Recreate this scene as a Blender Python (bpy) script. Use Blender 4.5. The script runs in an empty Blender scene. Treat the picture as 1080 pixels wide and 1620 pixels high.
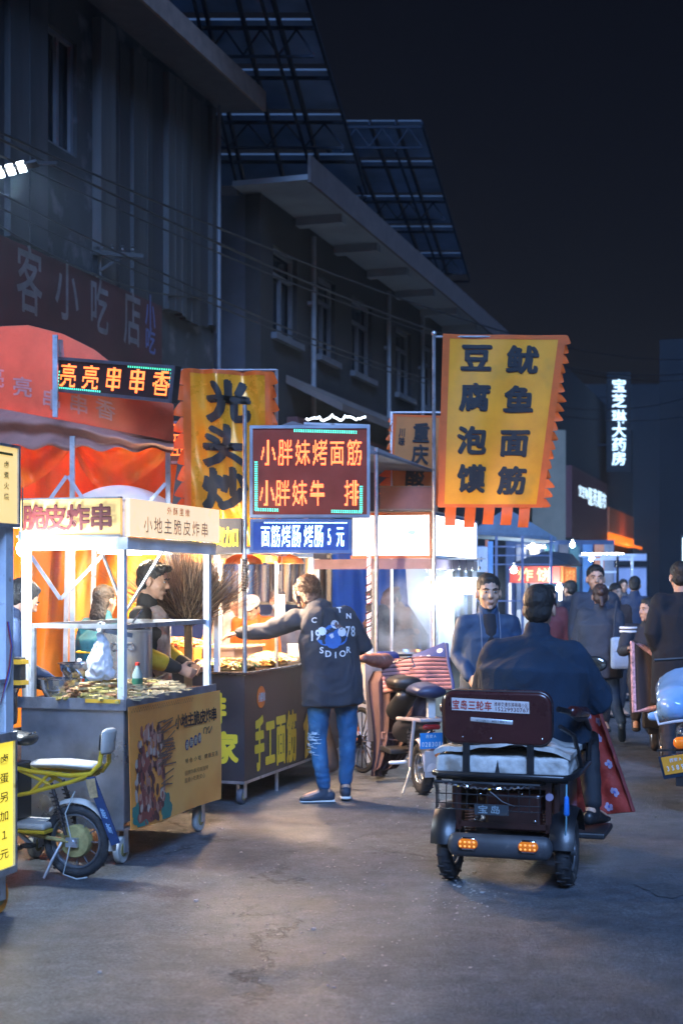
import bpy, bmesh, math, random
import numpy as np
from mathutils import Vector, Matrix, noise
from mathutils.bvhtree import BVHTree
random.seed(7)
SC = bpy.context.scene
COL = SC.collection
R = math.radians

# ------------------------------------------------------------------ camera, sky, sun, exposure
cd = bpy.data.cameras.new('camera')
cam = bpy.data.objects.new('camera', cd); COL.objects.link(cam)
CAMH = 1.6
cam.location = (0, 0, CAMH); cam.rotation_euler = (R(90), 0, 0)
cd.lens = 50; cd.sensor_width = 36; cd.sensor_fit = 'AUTO'; cd.shift_y = 115/1620
cd.clip_start = 0.1; cd.clip_end = 600
cd.dof.use_dof = True; cd.dof.focus_distance = 9.0; cd.dof.aperture_fstop = 2.6
SC.camera = cam

SUN_EL, SUN_AZ = 38, 177          # a dim, wide, cool light: the glow of the town over the street
w = bpy.data.worlds.new('World'); SC.world = w; w.use_nodes = True
nt = w.node_tree; bg = nt.nodes['Background']
sky = nt.nodes.new('ShaderNodeTexSky'); sky.sky_type = 'NISHITA'; sky.sun_disc = False
sky.sun_elevation = R(SUN_EL); sky.sun_rotation = R(SUN_AZ); sky.air_density = 1.0; sky.dust_density = 1.0
tint = nt.nodes.new('ShaderNodeMix'); tint.data_type = 'RGBA'; tint.blend_type = 'MULTIPLY'
tint.inputs[0].default_value = 1.0; tint.inputs[7].default_value = (0.95, 0.72, 0.82, 1)
nt.links.new(sky.outputs[0], tint.inputs[6]); nt.links.new(tint.outputs[2], bg.inputs[0])
bg.inputs[1].default_value = 0.0019
sd = bpy.data.lights.new('night_glow', 'SUN'); sd.energy = 4.5; sd.angle = R(25); sd.color = (0.26, 0.48, 1.0)
so = bpy.data.objects.new('night_glow', sd); COL.objects.link(so)
sdir = Vector((math.sin(R(SUN_AZ))*math.cos(R(SUN_EL)), math.cos(R(SUN_AZ))*math.cos(R(SUN_EL)), math.sin(R(SUN_EL))))
so.rotation_euler = sdir.to_track_quat('Z', 'Y').to_euler()
vs = SC.view_settings; vs.view_transform = 'Standard'; vs.look = 'None'; vs.exposure = 0.3; vs.gamma = 1; vs.use_curve_mapping = False
SC.render.engine = 'CYCLES'
cy = SC.cycles
cy.use_denoising = True; cy.max_bounces = 6; cy.diffuse_bounces = 3; cy.glossy_bounces = 3; cy.transmission_bounces = 4
cy.transparent_max_bounces = 8; cy.volume_bounces = 0; cy.volume_step_rate = 4; cy.volume_max_steps = 64; cy.sample_clamp_indirect = 4; cy.caustics_reflective = False; cy.caustics_refractive = False

# ------------------------------------------------------------------ where things stand
F = 2250.0
def px(u, v, Y): return Vector(((u-540)/F*Y, Y, CAMH-(v-925)/F*Y))
def gy(v): return F*CAMH/(v-925)
def gp(u, v): return px(u, v, gy(v))
TH = math.atan(0.3156)
DIR = Vector((math.sin(TH), math.cos(TH), 0)); NRM = Vector((math.cos(TH), -math.sin(TH), 0))
RZ = -TH                                                            # street frame: local y runs up the street, local x across it to the right
def s_of(u, ox, oy):                                                # metres up the street, on the line through (ox, oy), seen at column u
    r = (u-540)/F; return (r*oy-ox)/(DIR.x-DIR.y*r)
def zat(v, Y): return CAMH-(v-925)/F*Y

# ------------------------------------------------------------------ materials
MATS = {}
def mat(name, col, rough=0.6, metal=0.0, var=0.18, scale=6.0, bump=0.15, bscale=60.0, emit=None, estr=0.0, trans=0.0, alpha=1.0,
        coat=0.0, spots=None, transl=0.0, sss=0.0, stretch=(1, 1, 1)):
    if name in MATS: return MATS[name]
    m = bpy.data.materials.new(name); m.use_nodes = True; MATS[name] = m
    n = m.node_tree.nodes; l = m.node_tree.links
    b = n['Principled BSDF']; out = n['Material Output']
    tc = n.new('ShaderNodeTexCoord'); mp = n.new('ShaderNodeMapping'); mp.inputs['Scale'].default_value = stretch
    l.new(tc.outputs['Object'], mp.inputs[0])
    nz = n.new('ShaderNodeTexNoise'); nz.inputs['Scale'].default_value = scale; nz.inputs['Detail'].default_value = 6; nz.inputs['Roughness'].default_value = 0.62
    l.new(mp.outputs[0], nz.inputs['Vector'])
    cr = n.new('ShaderNodeValToRGB')
    c = Vector(col[:3])
    lo = [max(0, x*(1-var*1.5)) for x in c]; hi = [min(1, x*(1+var)+var*0.01) for x in c]
    cr.color_ramp.elements[0].position = 0.3; cr.color_ramp.elements[1].position = 0.72
    cr.color_ramp.elements[0].color = (*lo, 1); cr.color_ramp.elements[1].color = (*hi, 1)
    l.new(nz.outputs['Fac'], cr.inputs[0]); src = cr.outputs[0]
    if spots:                                                        # (colour, scale, threshold): dirt, rust or speckle with a shape of its own
        n2 = n.new('ShaderNodeTexNoise'); n2.inputs['Scale'].default_value = spots[1]; n2.inputs['Detail'].default_value = 5
        l.new(tc.outputs['Object'], n2.inputs['Vector'])
        r2 = n.new('ShaderNodeValToRGB'); r2.color_ramp.elements[0].position = spots[2]; r2.color_ramp.elements[1].position = min(1, spots[2]+0.12)
        l.new(n2.outputs['Fac'], r2.inputs[0])
        mx = n.new('ShaderNodeMix'); mx.data_type = 'RGBA'; l.new(r2.outputs[0], mx.inputs[0]); l.new(src, mx.inputs[6]); mx.inputs[7].default_value = (*spots[0], 1)
        src = mx.outputs[2]
    l.new(src, b.inputs['Base Color'])
    rr = n.new('ShaderNodeMapRange'); rr.inputs[3].default_value = max(0.02, rough-0.12); rr.inputs[4].default_value = min(1, rough+0.12)
    l.new(nz.outputs['Fac'], rr.inputs[0]); l.new(rr.outputs[0], b.inputs['Roughness'])
    b.inputs['Metallic'].default_value = metal
    if bump:
        n3 = n.new('ShaderNodeTexNoise'); n3.inputs['Scale'].default_value = bscale; n3.inputs['Detail'].default_value = 4
        l.new(mp.outputs[0], n3.inputs['Vector'])
        bp = n.new('ShaderNodeBump'); bp.inputs['Strength'].default_value = bump; bp.inputs['Distance'].default_value = 0.01
        l.new(n3.outputs['Fac'], bp.inputs['Height']); l.new(bp.outputs[0], b.inputs['Normal'])
    if emit: b.inputs['Emission Color'].default_value = (*emit, 1); b.inputs['Emission Strength'].default_value = estr
    if trans: b.inputs['Transmission Weight'].default_value = trans; b.inputs['IOR'].default_value = 1.3
    if alpha < 1: b.inputs['Alpha'].default_value = alpha
    if coat: b.inputs['Coat Weight'].default_value = coat; b.inputs['Coat Roughness'].default_value = 0.12
    if sss: b.inputs['Subsurface Weight'].default_value = sss; b.inputs['Subsurface Radius'].default_value = (0.02, 0.008, 0.005)
    if transl:
        t = n.new('ShaderNodeBsdfTranslucent'); l.new(src, t.inputs[0]); ms = n.new('ShaderNodeMixShader'); ms.inputs[0].default_value = transl
        l.new(b.outputs[0], ms.inputs[1]); l.new(t.outputs[0], ms.inputs[2]); l.new(ms.outputs[0], out.inputs[0])
    return m

# ------------------------------------------------------------------ mesh builder
class MB:
    def __init__(s): s.marks = []; s.v = []; s.f = []; s.mi = []; s.m = 0; s.M = None
    def add(s, vs, fs):
        o = len(s.v)
        if s.M is not None: vs = [s.M @ Vector(p) for p in vs]
        s.v += [tuple(p) for p in vs]
        for f in fs: s.f.append(tuple(i+o for i in f)); s.mi.append(s.m)
        return s
    def bx(s, x0, x1, y0, y1, z0, z1):
        return s.add([(x0,y0,z0),(x1,y0,z0),(x1,y1,z0),(x0,y1,z0),(x0,y0,z1),(x1,y0,z1),(x1,y1,z1),(x0,y1,z1)],
                     [(0,3,2,1),(4,5,6,7),(0,1,5,4),(1,2,6,5),(2,3,7,6),(3,0,4,7)])
    def box(s, c, d, rot=None):
        q = [Vector((x*d[0]/2, y*d[1]/2, z*d[2]/2)) for x, y, z in ((-1,-1,-1),(1,-1,-1),(1,1,-1),(-1,1,-1),(-1,-1,1),(1,-1,1),(1,1,1),(-1,1,1))]
        if rot is not None: q = [rot @ p for p in q]
        return s.add([p+Vector(c) for p in q], [(0,3,2,1),(4,5,6,7),(0,1,5,4),(1,2,6,5),(2,3,7,6),(3,0,4,7)])
    def bar(s, a, b, w, h=None, up=(0,0,1)):
        a = Vector(a); b = Vector(b); h = h or w; t = (b-a); L = t.length; t.normalize(); u = Vector(up)
        if abs(t.dot(u)) > 0.98: u = Vector((0,1,0))
        x = t.cross(u).normalized(); z = x.cross(t)
        return s.box((a+b)/2, (w, L, h), Matrix((x, t, z)).transposed())
    def cyl(s, a, b, r, r2=None, n=12, caps=True):
        r2 = r if r2 is None else r2; a = Vector(a); b = Vector(b); t = (b-a).normalized(); u = Vector((0,0,1)) if abs(t.z) < 0.9 else Vector((1,0,0))
        x = t.cross(u).normalized(); y = t.cross(x); vs = []
        for p, q in ((a, r), (b, r2)):
            for i in range(n): an = 2*math.pi*i/n; vs.append(p+x*math.cos(an)*q+y*math.sin(an)*q)
        fs = [(i, (i+1) % n, n+(i+1) % n, n+i) for i in range(n)]
        if caps: fs += [tuple(range(n))[::-1], tuple(range(n, 2*n))]
        return s.add(vs, fs)
    def tube(s, pts, r, n=8):
        pts = [Vector(p) for p in pts]; vs = []; px_ = None; k = len(pts)
        for i, p in enumerate(pts):
            t = (pts[min(k-1, i+1)]-pts[max(0, i-1)]).normalized()
            if px_ is None: u = Vector((0,0,1)) if abs(t.z) < 0.9 else Vector((1,0,0)); x = t.cross(u).normalized()
            else: x = (px_-t*px_.dot(t)).normalized()
            px_ = x; y = t.cross(x); rr = r[i] if isinstance(r, (list, tuple)) else r
            for j in range(n): an = 2*math.pi*j/n; vs.append(p+(x*math.cos(an)+y*math.sin(an))*rr)
        fs = [(i*n+j, i*n+(j+1) % n, (i+1)*n+(j+1) % n, (i+1)*n+j) for i in range(k-1) for j in range(n)]
        fs += [tuple(range(n))[::-1], tuple(range((k-1)*n, k*n))]
        return s.add(vs, fs)
    def ell(s, c, r, n=16, m=10, rot=None):
        vs = []; c = Vector(c)
        if not isinstance(r, (tuple, list)): r = (r, r, r)
        for i in range(m+1):
            a = math.pi*i/m
            for j in range(n):
                b = 2*math.pi*j/n; p = Vector((r[0]*math.sin(a)*math.cos(b), r[1]*math.sin(a)*math.sin(b), r[2]*math.cos(a)))
                if rot is not None: p = rot @ p
                vs.append(c+p)
        fs = []
        for i in range(m):
            for j in range(n):
                q = (i*n+j, (i+1)*n+j, (i+1)*n+(j+1) % n, i*n+(j+1) % n)
                if i == 0: q = q[:3]
                elif i == m-1: q = (q[0], q[1], q[3])
                fs.append(q)
        return s.add(vs, fs)
    def lathe(s, c, prof, n=24, axis=(0,0,1), capped=True):
        t = Vector(axis).normalized(); u = Vector((0,0,1)) if abs(t.z) < 0.9 else Vector((1,0,0)); x = t.cross(u).normalized(); y = t.cross(x); c = Vector(c); vs = []
        for r, z in prof:
            for j in range(n): an = 2*math.pi*j/n; vs.append(c+t*z+(x*math.cos(an)+y*math.sin(an))*r)
        k = len(prof)
        fs = [(i*n+j, i*n+(j+1) % n, (i+1)*n+(j+1) % n, (i+1)*n+j) for i in range(k-1) for j in range(n)]
        if capped: fs += [tuple(range(n))[::-1], tuple(range((k-1)*n, k*n))]
        return s.add(vs, fs)
    def torus(s, c, axis, Rr, r, n=28, m=10, a0=0, a1=2*math.pi, ref=(0,0,1), flat=1.0):
        t = Vector(axis).normalized(); x = Vector(ref); x = (x-t*x.dot(t)).normalized(); y = t.cross(x); c = Vector(c); full = abs(a1-a0-2*math.pi) < 1e-4
        k = n if full else n+1; vs = []
        for i in range(k):
            an = a0+(a1-a0)*i/n; d = x*math.cos(an)+y*math.sin(an)
            for j in range(m): b = 2*math.pi*j/m; vs.append(c+d*(Rr+r*math.cos(b))+t*r*flat*math.sin(b))
        fs = [(i*m+j, ((i+1) % k)*m+j, ((i+1) % k)*m+(j+1) % m, i*m+(j+1) % m) for i in range(n if full else n) for j in range(m)]
        if not full: fs += [tuple(range(m)), tuple(range((k-1)*m, k*m))[::-1]]
        return s.add(vs, fs)
    def prism(s, poly, org, ax, ay, d):                              # poly in the plane (ax, ay) at org, thickened by vector d
        org = Vector(org); ax = Vector(ax); ay = Vector(ay); d = Vector(d); n = len(poly)
        a = [org+ax*p[0]+ay*p[1] for p in poly]
        return s.add(a+[p+d for p in a], [tuple(range(n))[::-1], tuple(range(n, 2*n))]+[(i, (i+1) % n, n+(i+1) % n, n+i) for i in range(n)])
    def sheet(s, fn, nu, nv, th=0.004):                              # fn(a, b, off) on [0,1]^2, a closed thin sheet
        o = [fn(i/nu, j/nv, 0) for j in range(nv+1) for i in range(nu+1)]; b = [fn(i/nu, j/nv, -th) for j in range(nv+1) for i in range(nu+1)]
        K = len(o); W = nu+1; fs = []
        for j in range(nv):
            for i in range(nu):
                q = (j*W+i, j*W+i+1, (j+1)*W+i+1, (j+1)*W+i); fs.append(q[::-1]); fs.append(tuple(K+x for x in q))
        for i in range(nu): fs.append((i, i+1, K+i+1, K+i)); a = nv*W+i; fs.append((a+1, a, K+a, K+a+1))
        for j in range(nv): a = j*W; fs.append((a+W, a, K+a, K+a+W)); a = j*W+nu; fs.append((a, a+W, K+a+W, K+a))
        return s.add(o+b, fs)
    def limb(s, pts, rad, side=(1,0,0), n=14, cap=3, flat=1.0):                # closed loft with round ends; rad: r or (across, along) per point
        pts = [Vector(p) for p in pts]; rad = [(q, q) if not isinstance(q, (tuple, list)) else q for q in rad]; k = len(pts); rings = []
        for i, p in enumerate(pts):
            t = (pts[min(k-1, i+1)]-pts[max(0, i-1)]).normalized(); x = Vector(side); x = x-t*x.dot(t)
            if x.length < 1e-3: x = Vector((0,1,0)); x = x-t*x.dot(t)
            x.normalize(); y = t.cross(x)
            if i == 0:
                for c in range(cap): a = math.pi/2*(1-(c+0.15)/cap); rings.append((p-t*min(rad[0])*flat*math.sin(a), x, y, rad[0][0]*math.cos(a), rad[0][1]*math.cos(a)))
            rings.append((p, x, y, rad[i][0], rad[i][1]))
            if i == k-1:
                for c in range(cap-1, -1, -1): a = math.pi/2*(1-(c+0.15)/cap); rings.append((p+t*min(rad[-1])*math.sin(a), x, y, rad[-1][0]*math.cos(a), rad[-1][1]*math.cos(a)))
        vs = [c+x*math.cos(2*math.pi*j/n)*a+y*math.sin(2*math.pi*j/n)*b for c, x, y, a, b in rings for j in range(n)]
        m = len(rings)
        return s.add(vs, [(i*n+j, i*n+(j+1) % n, (i+1)*n+(j+1) % n, (i+1)*n+j) for i in range(m-1) for j in range(n)]+[tuple(range(n))[::-1], tuple(range((m-1)*n, m*n))])
    def mesh(s, name, mats, smooth=False):
        me = bpy.data.meshes.new(name); me.from_pydata(s.v, [], s.f)
        for m in (mats if isinstance(mats, (list, tuple)) else [mats]): me.materials.append(m)
        me.polygons.foreach_set('material_index', s.mi); me.validate(); me.update()
        if smooth:
            me.polygons.foreach_set('use_smooth', [True]*len(me.polygons)); me.set_sharp_from_angle(angle=R(40))
        return me

def link(name, me, parent=None, bevel=0, loc=None):
    o = bpy.data.objects.new(name, me); COL.objects.link(o)
    if parent is not None: o.parent = parent
    if loc is not None: o.location = loc
    if bevel:
        b = o.modifiers.new('bevel', 'BEVEL'); b.width = bevel; b.segments = 2; b.limit_method = 'ANGLE'; b.angle_limit = R(50)
    return o
LETTERS = ('lettering', 'end_lettering', 'badge_lettering', 'plate_numerals', 'faded_lettering', 'blue_lettering', 'red_lettering')
def part(name, mb, mats, parent=None, smooth=False, bevel=0, label=None, stuff=False):
    if name in LETTERS and len(mb.marks) > 1 and not stuff:          # every character of a sign is a piece of its own
        mk = mb.marks+[(len(mb.v), len(mb.f))]
        for (v0, f0), (v1, f1) in zip(mk, mk[1:]):
            if v1 == v0: continue
            q = MB(); q.v = mb.v[v0:v1]; q.f = [tuple(i-v0 for i in f) for f in mb.f[f0:f1]]; q.mi = mb.mi[f0:f1]; o = link('character', q.mesh('character', mats), parent)
        return o
    o = link(name, mb.mesh(name, mats, smooth), parent, bevel)
    if label: o['label'] = label
    if stuff or name in ('tread', 'small_lettering', 'brown_print', 'spokes', 'white_print', 'blue_print', 'back_print', 'flower_print', 'white_dot'): o['kind'] = 'stuff'
    return o
def tag(o, label=None, cat=None, group=None, kind=None):
    for k, v in (('label', label), ('category', cat), ('group', group), ('kind', kind)):
        if v: o[k] = v
    return o
def thing(name, label, cat, loc=(0,0,0), rz=0, group=None):
    o = bpy.data.objects.new(name, None); COL.objects.link(o); o.empty_display_size = 0.1
    o.location = loc; o.rotation_euler = (0, 0, rz); return tag(o, label, cat, group)
def copy_tree(o, parent=None):
    c = o.copy(); COL.objects.link(c)
    if parent is not None: c.parent = parent
    for ch in list(o.children): copy_tree(ch, c)
    return c

# ------------------------------------------------------------------ writing
GL = {}
def glyph(ch, bold=0.0, split=0):
    k = (ch, bold, split)
    if k in GL: return GL[k]
    c = bpy.data.curves.new('g', 'FONT'); c.body = ch; c.size = 1; c.offset = bold; c.resolution_u = 3
    o = bpy.data.objects.new('g', c); COL.objects.link(o)
    dg = bpy.context.evaluated_depsgraph_get(); me = bpy.data.meshes.new_from_object(o.evaluated_get(dg))
    vs = [(v.co.x, v.co.y) for v in me.vertices]; fs = [tuple(p.vertices) for p in me.polygons]
    bpy.data.objects.remove(o); bpy.data.curves.remove(c); bpy.data.meshes.remove(me)
    for _ in range(split):
        mid = {}; nf = []
        def mm(a, b):
            q = (min(a, b), max(a, b))
            if q not in mid: mid[q] = len(vs); vs.append(((vs[a][0]+vs[b][0])/2, (vs[a][1]+vs[b][1])/2))
            return mid[q]
        for f in fs:
            if len(f) != 3: nf.append(f); continue
            a, b, c_ = f; x, y, z = mm(a, b), mm(b, c_), mm(c_, a); nf += [(a, x, z), (x, b, y), (z, y, c_), (x, y, z)]
        fs = nf
    ws = [p[0] for p in vs] or [0]
    wide = 1.0 if ord(ch) > 0x2000 else max(ws)+min(ws)
    GL[k] = (vs, fs, wide); return GL[k]
def put_text(mb, fn, items, bold=0.0, split=0, brush=0, off=0.002, shear=0.0, fat=0.0):
    """items: (char, cx, cy, w, h); fn(x, y, off) -> point on the sign"""
    if bold > .012 and not fat: fat, bold = bold*.8, 0.0
    sh = [(0, 0)] if not brush else [(0, 0), (brush, -brush*0.7), (-brush*0.4, brush*0.9), (brush*0.5, brush*0.4)]
    if fat: sh = [(a+fat*math.cos(k*0.785), b+fat*math.sin(k*0.785)) for a, b in (sh if brush else [(0, 0)]) for k in range(8)]+[(0, 0)]
    for ch, cx, cy_, w_, h_ in items:
        vs, fs, wide = glyph(ch, bold, split); mb.marks.append((len(mb.v), len(mb.f)))
        for k, (dx, dy) in enumerate(sh):
            pts = []
            for x, y in vs:
                if brush:
                    q = noise.noise_vector(Vector((x*3+cx*7, y*3+cy_*5, k))); x += q.x*0.02; y += q.y*0.02
                a = x+dx-0.5*wide; b = y+dy-0.375; pts.append(fn(cx+(a+b*shear)*w_, cy_+b*h_, off+k*0.00025))
            mb.add(pts, fs)
    return mb
def plane_fn(org, ax, ay):
    org = Vector(org); ax = Vector(ax); ay = Vector(ay); n = ax.cross(ay).normalized()
    return lambda x, y, o=0: org+ax*x+ay*y+n*o
def raster(ch, N=16):
    vs, fs, wide = glyph(ch); V = np.array(vs); out = []
    if not len(V): return out
    g = [(i, j) for j in range(N) for i in range(int(round(N*min(wide, 1))))]
    P = np.array([((i+0.5)/N, (j+0.5)/N-0.125) for i, j in g]); hit = np.zeros(len(P), bool)
    for f in fs:
        a, b, c = V[f[0]], V[f[1]], V[f[2]]
        d = [(q[0]-p[0])*(P[:,1]-p[1])-(q[1]-p[1])*(P[:,0]-p[0]) for p, q in ((a,b),(b,c),(c,a))]
        e = 0.012
        hit |= ((d[0] >= -e) & (d[1] >= -e) & (d[2] >= -e)) | ((d[0] <= e) & (d[1] <= e) & (d[2] <= e)) if False else ((d[0] >= 0) & (d[1] >= 0) & (d[2] >= 0)) | ((d[0] <= 0) & (d[1] <= 0) & (d[2] <= 0))
    return [(g[i][0]+0.5, g[i][1]+0.5) for i in range(len(g)) if hit[i]]
def led_text(mb, fn, items, N=16, size=0.38, h=0.003):
    """dots of a running-text board: each lamp a small raised pyramid; items: (char, cx, cy, w, h)"""
    for ch, cx, cy_, w_, h_ in items:
        for i, j in raster(ch, N):
            x = cx+(i/N-0.5)*w_; y = cy_+(j/N-0.5)*h_; a = w_/N*size; b = h_/N*size
            mb.add([fn(x-a, y-b, 0.001), fn(x+a, y-b, 0.001), fn(x+a, y+b, 0.001), fn(x-a, y+b, 0.001), fn(x, y, h)], [(0,1,4),(1,2,4),(2,3,4),(3,0,4)])
    return mb
def led_line(mb, fn, x0, y0, x1, y1, step, r=0.0065, h=0.004):
    n = max(1, int(math.hypot(x1-x0, y1-y0)/step))
    for k in range(n+1):
        x = x0+(x1-x0)*k/n; y = y0+(y1-y0)*k/n
        mb.add([fn(x-r, y-r, 0.001), fn(x+r, y-r, 0.001), fn(x+r, y+r, 0.001), fn(x-r, y+r, 0.001), fn(x, y, h)], [(0,1,4),(1,2,4),(2,3,4),(3,0,4)])
    return mb
def patch(tl, tr, br, bl, fold=None):
    tl, tr, br, bl = (Vector(p) for p in (tl, tr, br, bl)); n = (tr-tl).cross(tl-bl).normalized()
    def fn(a, b, off=0):                                             # a: left to right, b: bottom to top
        p = (bl*(1-a)+br*a)*(1-b)+(tl*(1-a)+tr*a)*b
        return p+n*(off+(fold(a, b) if fold else 0))
    return fn

# ------------------------------------------------------------------ common materials
galv = mat('galvanised_tube', (0.55, 0.58, 0.62), 0.35, 0.8, 0.2, 9, 0.1, spots=((0.25, 0.23, 0.22), 14, 0.60))
wht = mat('white_enamel_tube', (0.74, 0.77, 0.82), 0.4, 0.0, 0.1, 8, 0.05, spots=((0.35, 0.3, 0.26), 18, 0.62))
steel = mat('scratched_sheet_steel', (0.46, 0.47, 0.50), 0.30, 0.72, 0.35, 2.2, 0.35, 7, spots=((0.20, 0.19, 0.19), 3.5, 0.58))
inox = mat('polished_steel', (0.66, 0.67, 0.69), 0.16, 1.0, 0.1, 10, 0.05)
blackm = mat('black_paint_metal', (0.018, 0.018, 0.02), 0.35, 0.2, 0.3, 12, 0.05)
rubber = mat('tyre_rubber', (0.025, 0.025, 0.028), 0.75, 0, 0.4, 16, 0.5, 90, spots=((0.10, 0.09, 0.08), 9, 0.6))
chrome = mat('chrome', (0.7, 0.7, 0.72), 0.12, 1.0, 0.05, 10, 0)
blackp = mat('black_plastic', (0.02, 0.02, 0.022), 0.45, 0, 0.2, 10, 0.1)
greyp = mat('grey_plastic', (0.05, 0.053, 0.06), 0.5, 0, 0.2, 8, 0.1, spots=((0.2, 0.19, 0.17), 11, 0.66))
whitep = mat('white_plastic', (0.72, 0.72, 0.70), 0.4, 0, 0.08, 6, 0.05)
skinm = mat('skin', (0.52, 0.30, 0.20), 0.5, 0, 0.12, 14, 0.05, 200, sss=0.08)
hairm = mat('black_hair', (0.010, 0.009, 0.009), 0.62, 0, 0.3, 60, 0.6, 140, stretch=(1, 1, 0.25))
glassm = mat('clear_glass', (0.9, 0.95, 0.97), 0.04, 0, 0.0, 5, 0, alpha=0.16)
bulbm = mat('lamp_glow_white', (1, 1, 1), 0.5, emit=(0.80, 0.92, 1.0), estr=55, bump=0)
def plight(name, loc, watts, col=(1, 0.9, 0.8), r=0.05, parent=None):
    d = bpy.data.lights.new(name, 'POINT'); d.energy = watts; d.color = col; d.shadow_soft_size = r
    o = bpy.data.objects.new(name, d); COL.objects.link(o); o.location = loc
    if parent is not None: o.parent = parent
    return o
# ================================================================== THE GROUND
def ground_material():
    m = bpy.data.materials.new('worn_asphalt'); m.use_nodes = True; n = m.node_tree.nodes; l = m.node_tree.links; b = n['Principled BSDF']
    tc = n.new('ShaderNodeTexCoord')
    def nz(s, d=6, r=0.6, vec=None):
        q = n.new('ShaderNodeTexNoise'); q.inputs['Scale'].default_value = s; q.inputs['Detail'].default_value = d; q.inputs['Roughness'].default_value = r
        l.new(vec or tc.outputs['Object'], q.inputs['Vector']); return q.outputs['Fac']
    def ramp(x, p0, c0, p1, c1):
        q = n.new('ShaderNodeValToRGB'); e = q.color_ramp.elements; e[0].position = p0; e[0].color = (*c0, 1); e[1].position = p1; e[1].color = (*c1, 1); l.new(x, q.inputs[0]); return q.outputs[0]
    def mix(f, a, c, mode='MIX'):
        q = n.new('ShaderNodeMix'); q.data_type = 'RGBA'; q.blend_type = mode
        for s_, i in ((f, 0), (a, 6), (c, 7)):
            if isinstance(s_, (int, float)): q.inputs[i].default_value = s_
            elif isinstance(s_, tuple): q.inputs[i].default_value = (*s_, 1)
            else: l.new(s_, q.inputs[i])
        return q.outputs[2]
    big = ramp(nz(0.35, 5), 0.35, (0.095, 0.108, 0.128), 0.7, (0.165, 0.180, 0.200))
    fine = ramp(nz(60, 4, 0.8), 0.36, (0.30, 0.30, 0.30), 0.68, (1.55, 1.55, 1.55))
    c = mix(1.0, big, fine, 'MULTIPLY')
    c = mix(1.0, c, ramp(nz(9, 5, 0.75), 0.36, (0.62, 0.62, 0.62), 0.66, (1.25, 1.25, 1.25)), 'MULTIPLY')
    c = mix(ramp(nz(2.2, 8, 0.7), 0.50, (0, 0, 0), 0.68, (0.75, 0.75, 0.75)), c, (0.045, 0.048, 0.055))          # oil and wet stains
    c = mix(ramp(nz(4.5, 6, 0.75), 0.62, (0, 0, 0), 0.7, (0.55, 0.55, 0.55)), c, (0.22, 0.21, 0.20))      # pale scuffs
    wrp = n.new('ShaderNodeTexNoise'); wrp.inputs['Scale'].default_value = 2.6; wrp.inputs['Detail'].default_value = 7; wrp.inputs['Roughness'].default_value = 0.7; l.new(tc.outputs['Object'], wrp.inputs['Vector'])
    va = n.new('ShaderNodeVectorMath'); va.operation = 'MULTIPLY_ADD'; l.new(wrp.outputs['Color'], va.inputs[0]); va.inputs[1].default_value = (0.9, 0.9, 0.9); l.new(tc.outputs['Object'], va.inputs[2])
    vo = n.new('ShaderNodeTexVoronoi'); vo.feature = 'DISTANCE_TO_EDGE'; vo.inputs['Scale'].default_value = 0.33; l.new(va.outputs[0], vo.inputs['Vector'])
    crack = ramp(vo.outputs['Distance'], 0.0, (1, 1, 1), 0.010, (0, 0, 0))
    gate = ramp(nz(0.6, 3), 0.42, (0, 0, 0), 0.50, (1, 1, 1)); crack = mix(1.0, crack, gate, 'MULTIPLY')
    c = mix(crack, c, (0.018, 0.018, 0.02)); l.new(c, b.inputs['Base Color'])
    rr = ramp(nz(1.6, 6, 0.65), 0.35, (0.33, 0.33, 0.33), 0.68, (0.66, 0.66, 0.66)); l.new(rr, b.inputs['Roughness'])
    hs = n.new('ShaderNodeMath'); hs.operation = 'MULTIPLY_ADD'; l.new(crack, hs.inputs[0]); hs.inputs[1].default_value = -1.2; l.new(nz(90, 5, 0.75), hs.inputs[2])
    h2 = n.new('ShaderNodeMath'); h2.operation = 'MULTIPLY_ADD'; l.new(nz(7, 4), h2.inputs[0]); h2.inputs[1].default_value = 1.5; l.new(hs.outputs[0], h2.inputs[2])
    bp = n.new('ShaderNodeBump'); bp.inputs['Strength'].default_value = 0.8; bp.inputs['Distance'].default_value = 0.015; l.new(h2.outputs[0], bp.inputs['Height']); l.new(bp.outputs[0], b.inputs['Normal'])
    return m
def gz(x, y): return 0.0
mb = MB(); mb.add([(-150, -30, 0), (150, -30, 0), (150, 300, 0), (-150, 300, 0)], [(0, 1, 2, 3)])
g = part('street', mb, ground_material()); tag(g, 'cracked grey asphalt street with pale litter and stains', kind='structure')
mb = MB(); c = gp(1062, 1408); poly = []
for i in range(18):
    a = 2*math.pi*i/18; q = 0.17+0.04*math.sin(3*a+1)+random.uniform(-.035, .035); poly.append((c.x+q*1.15*math.cos(a), c.y+q*0.95*math.sin(a), 0.004))
mb.add(poly, [tuple(range(18))])
tag(part('asphalt_patch', mb, mat('fresh_asphalt', (0.085, 0.085, 0.09), 0.8, 0, 0.4, 30, 0.9, 60)), 'dark round asphalt patch at the right of the street', kind='structure')
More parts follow.
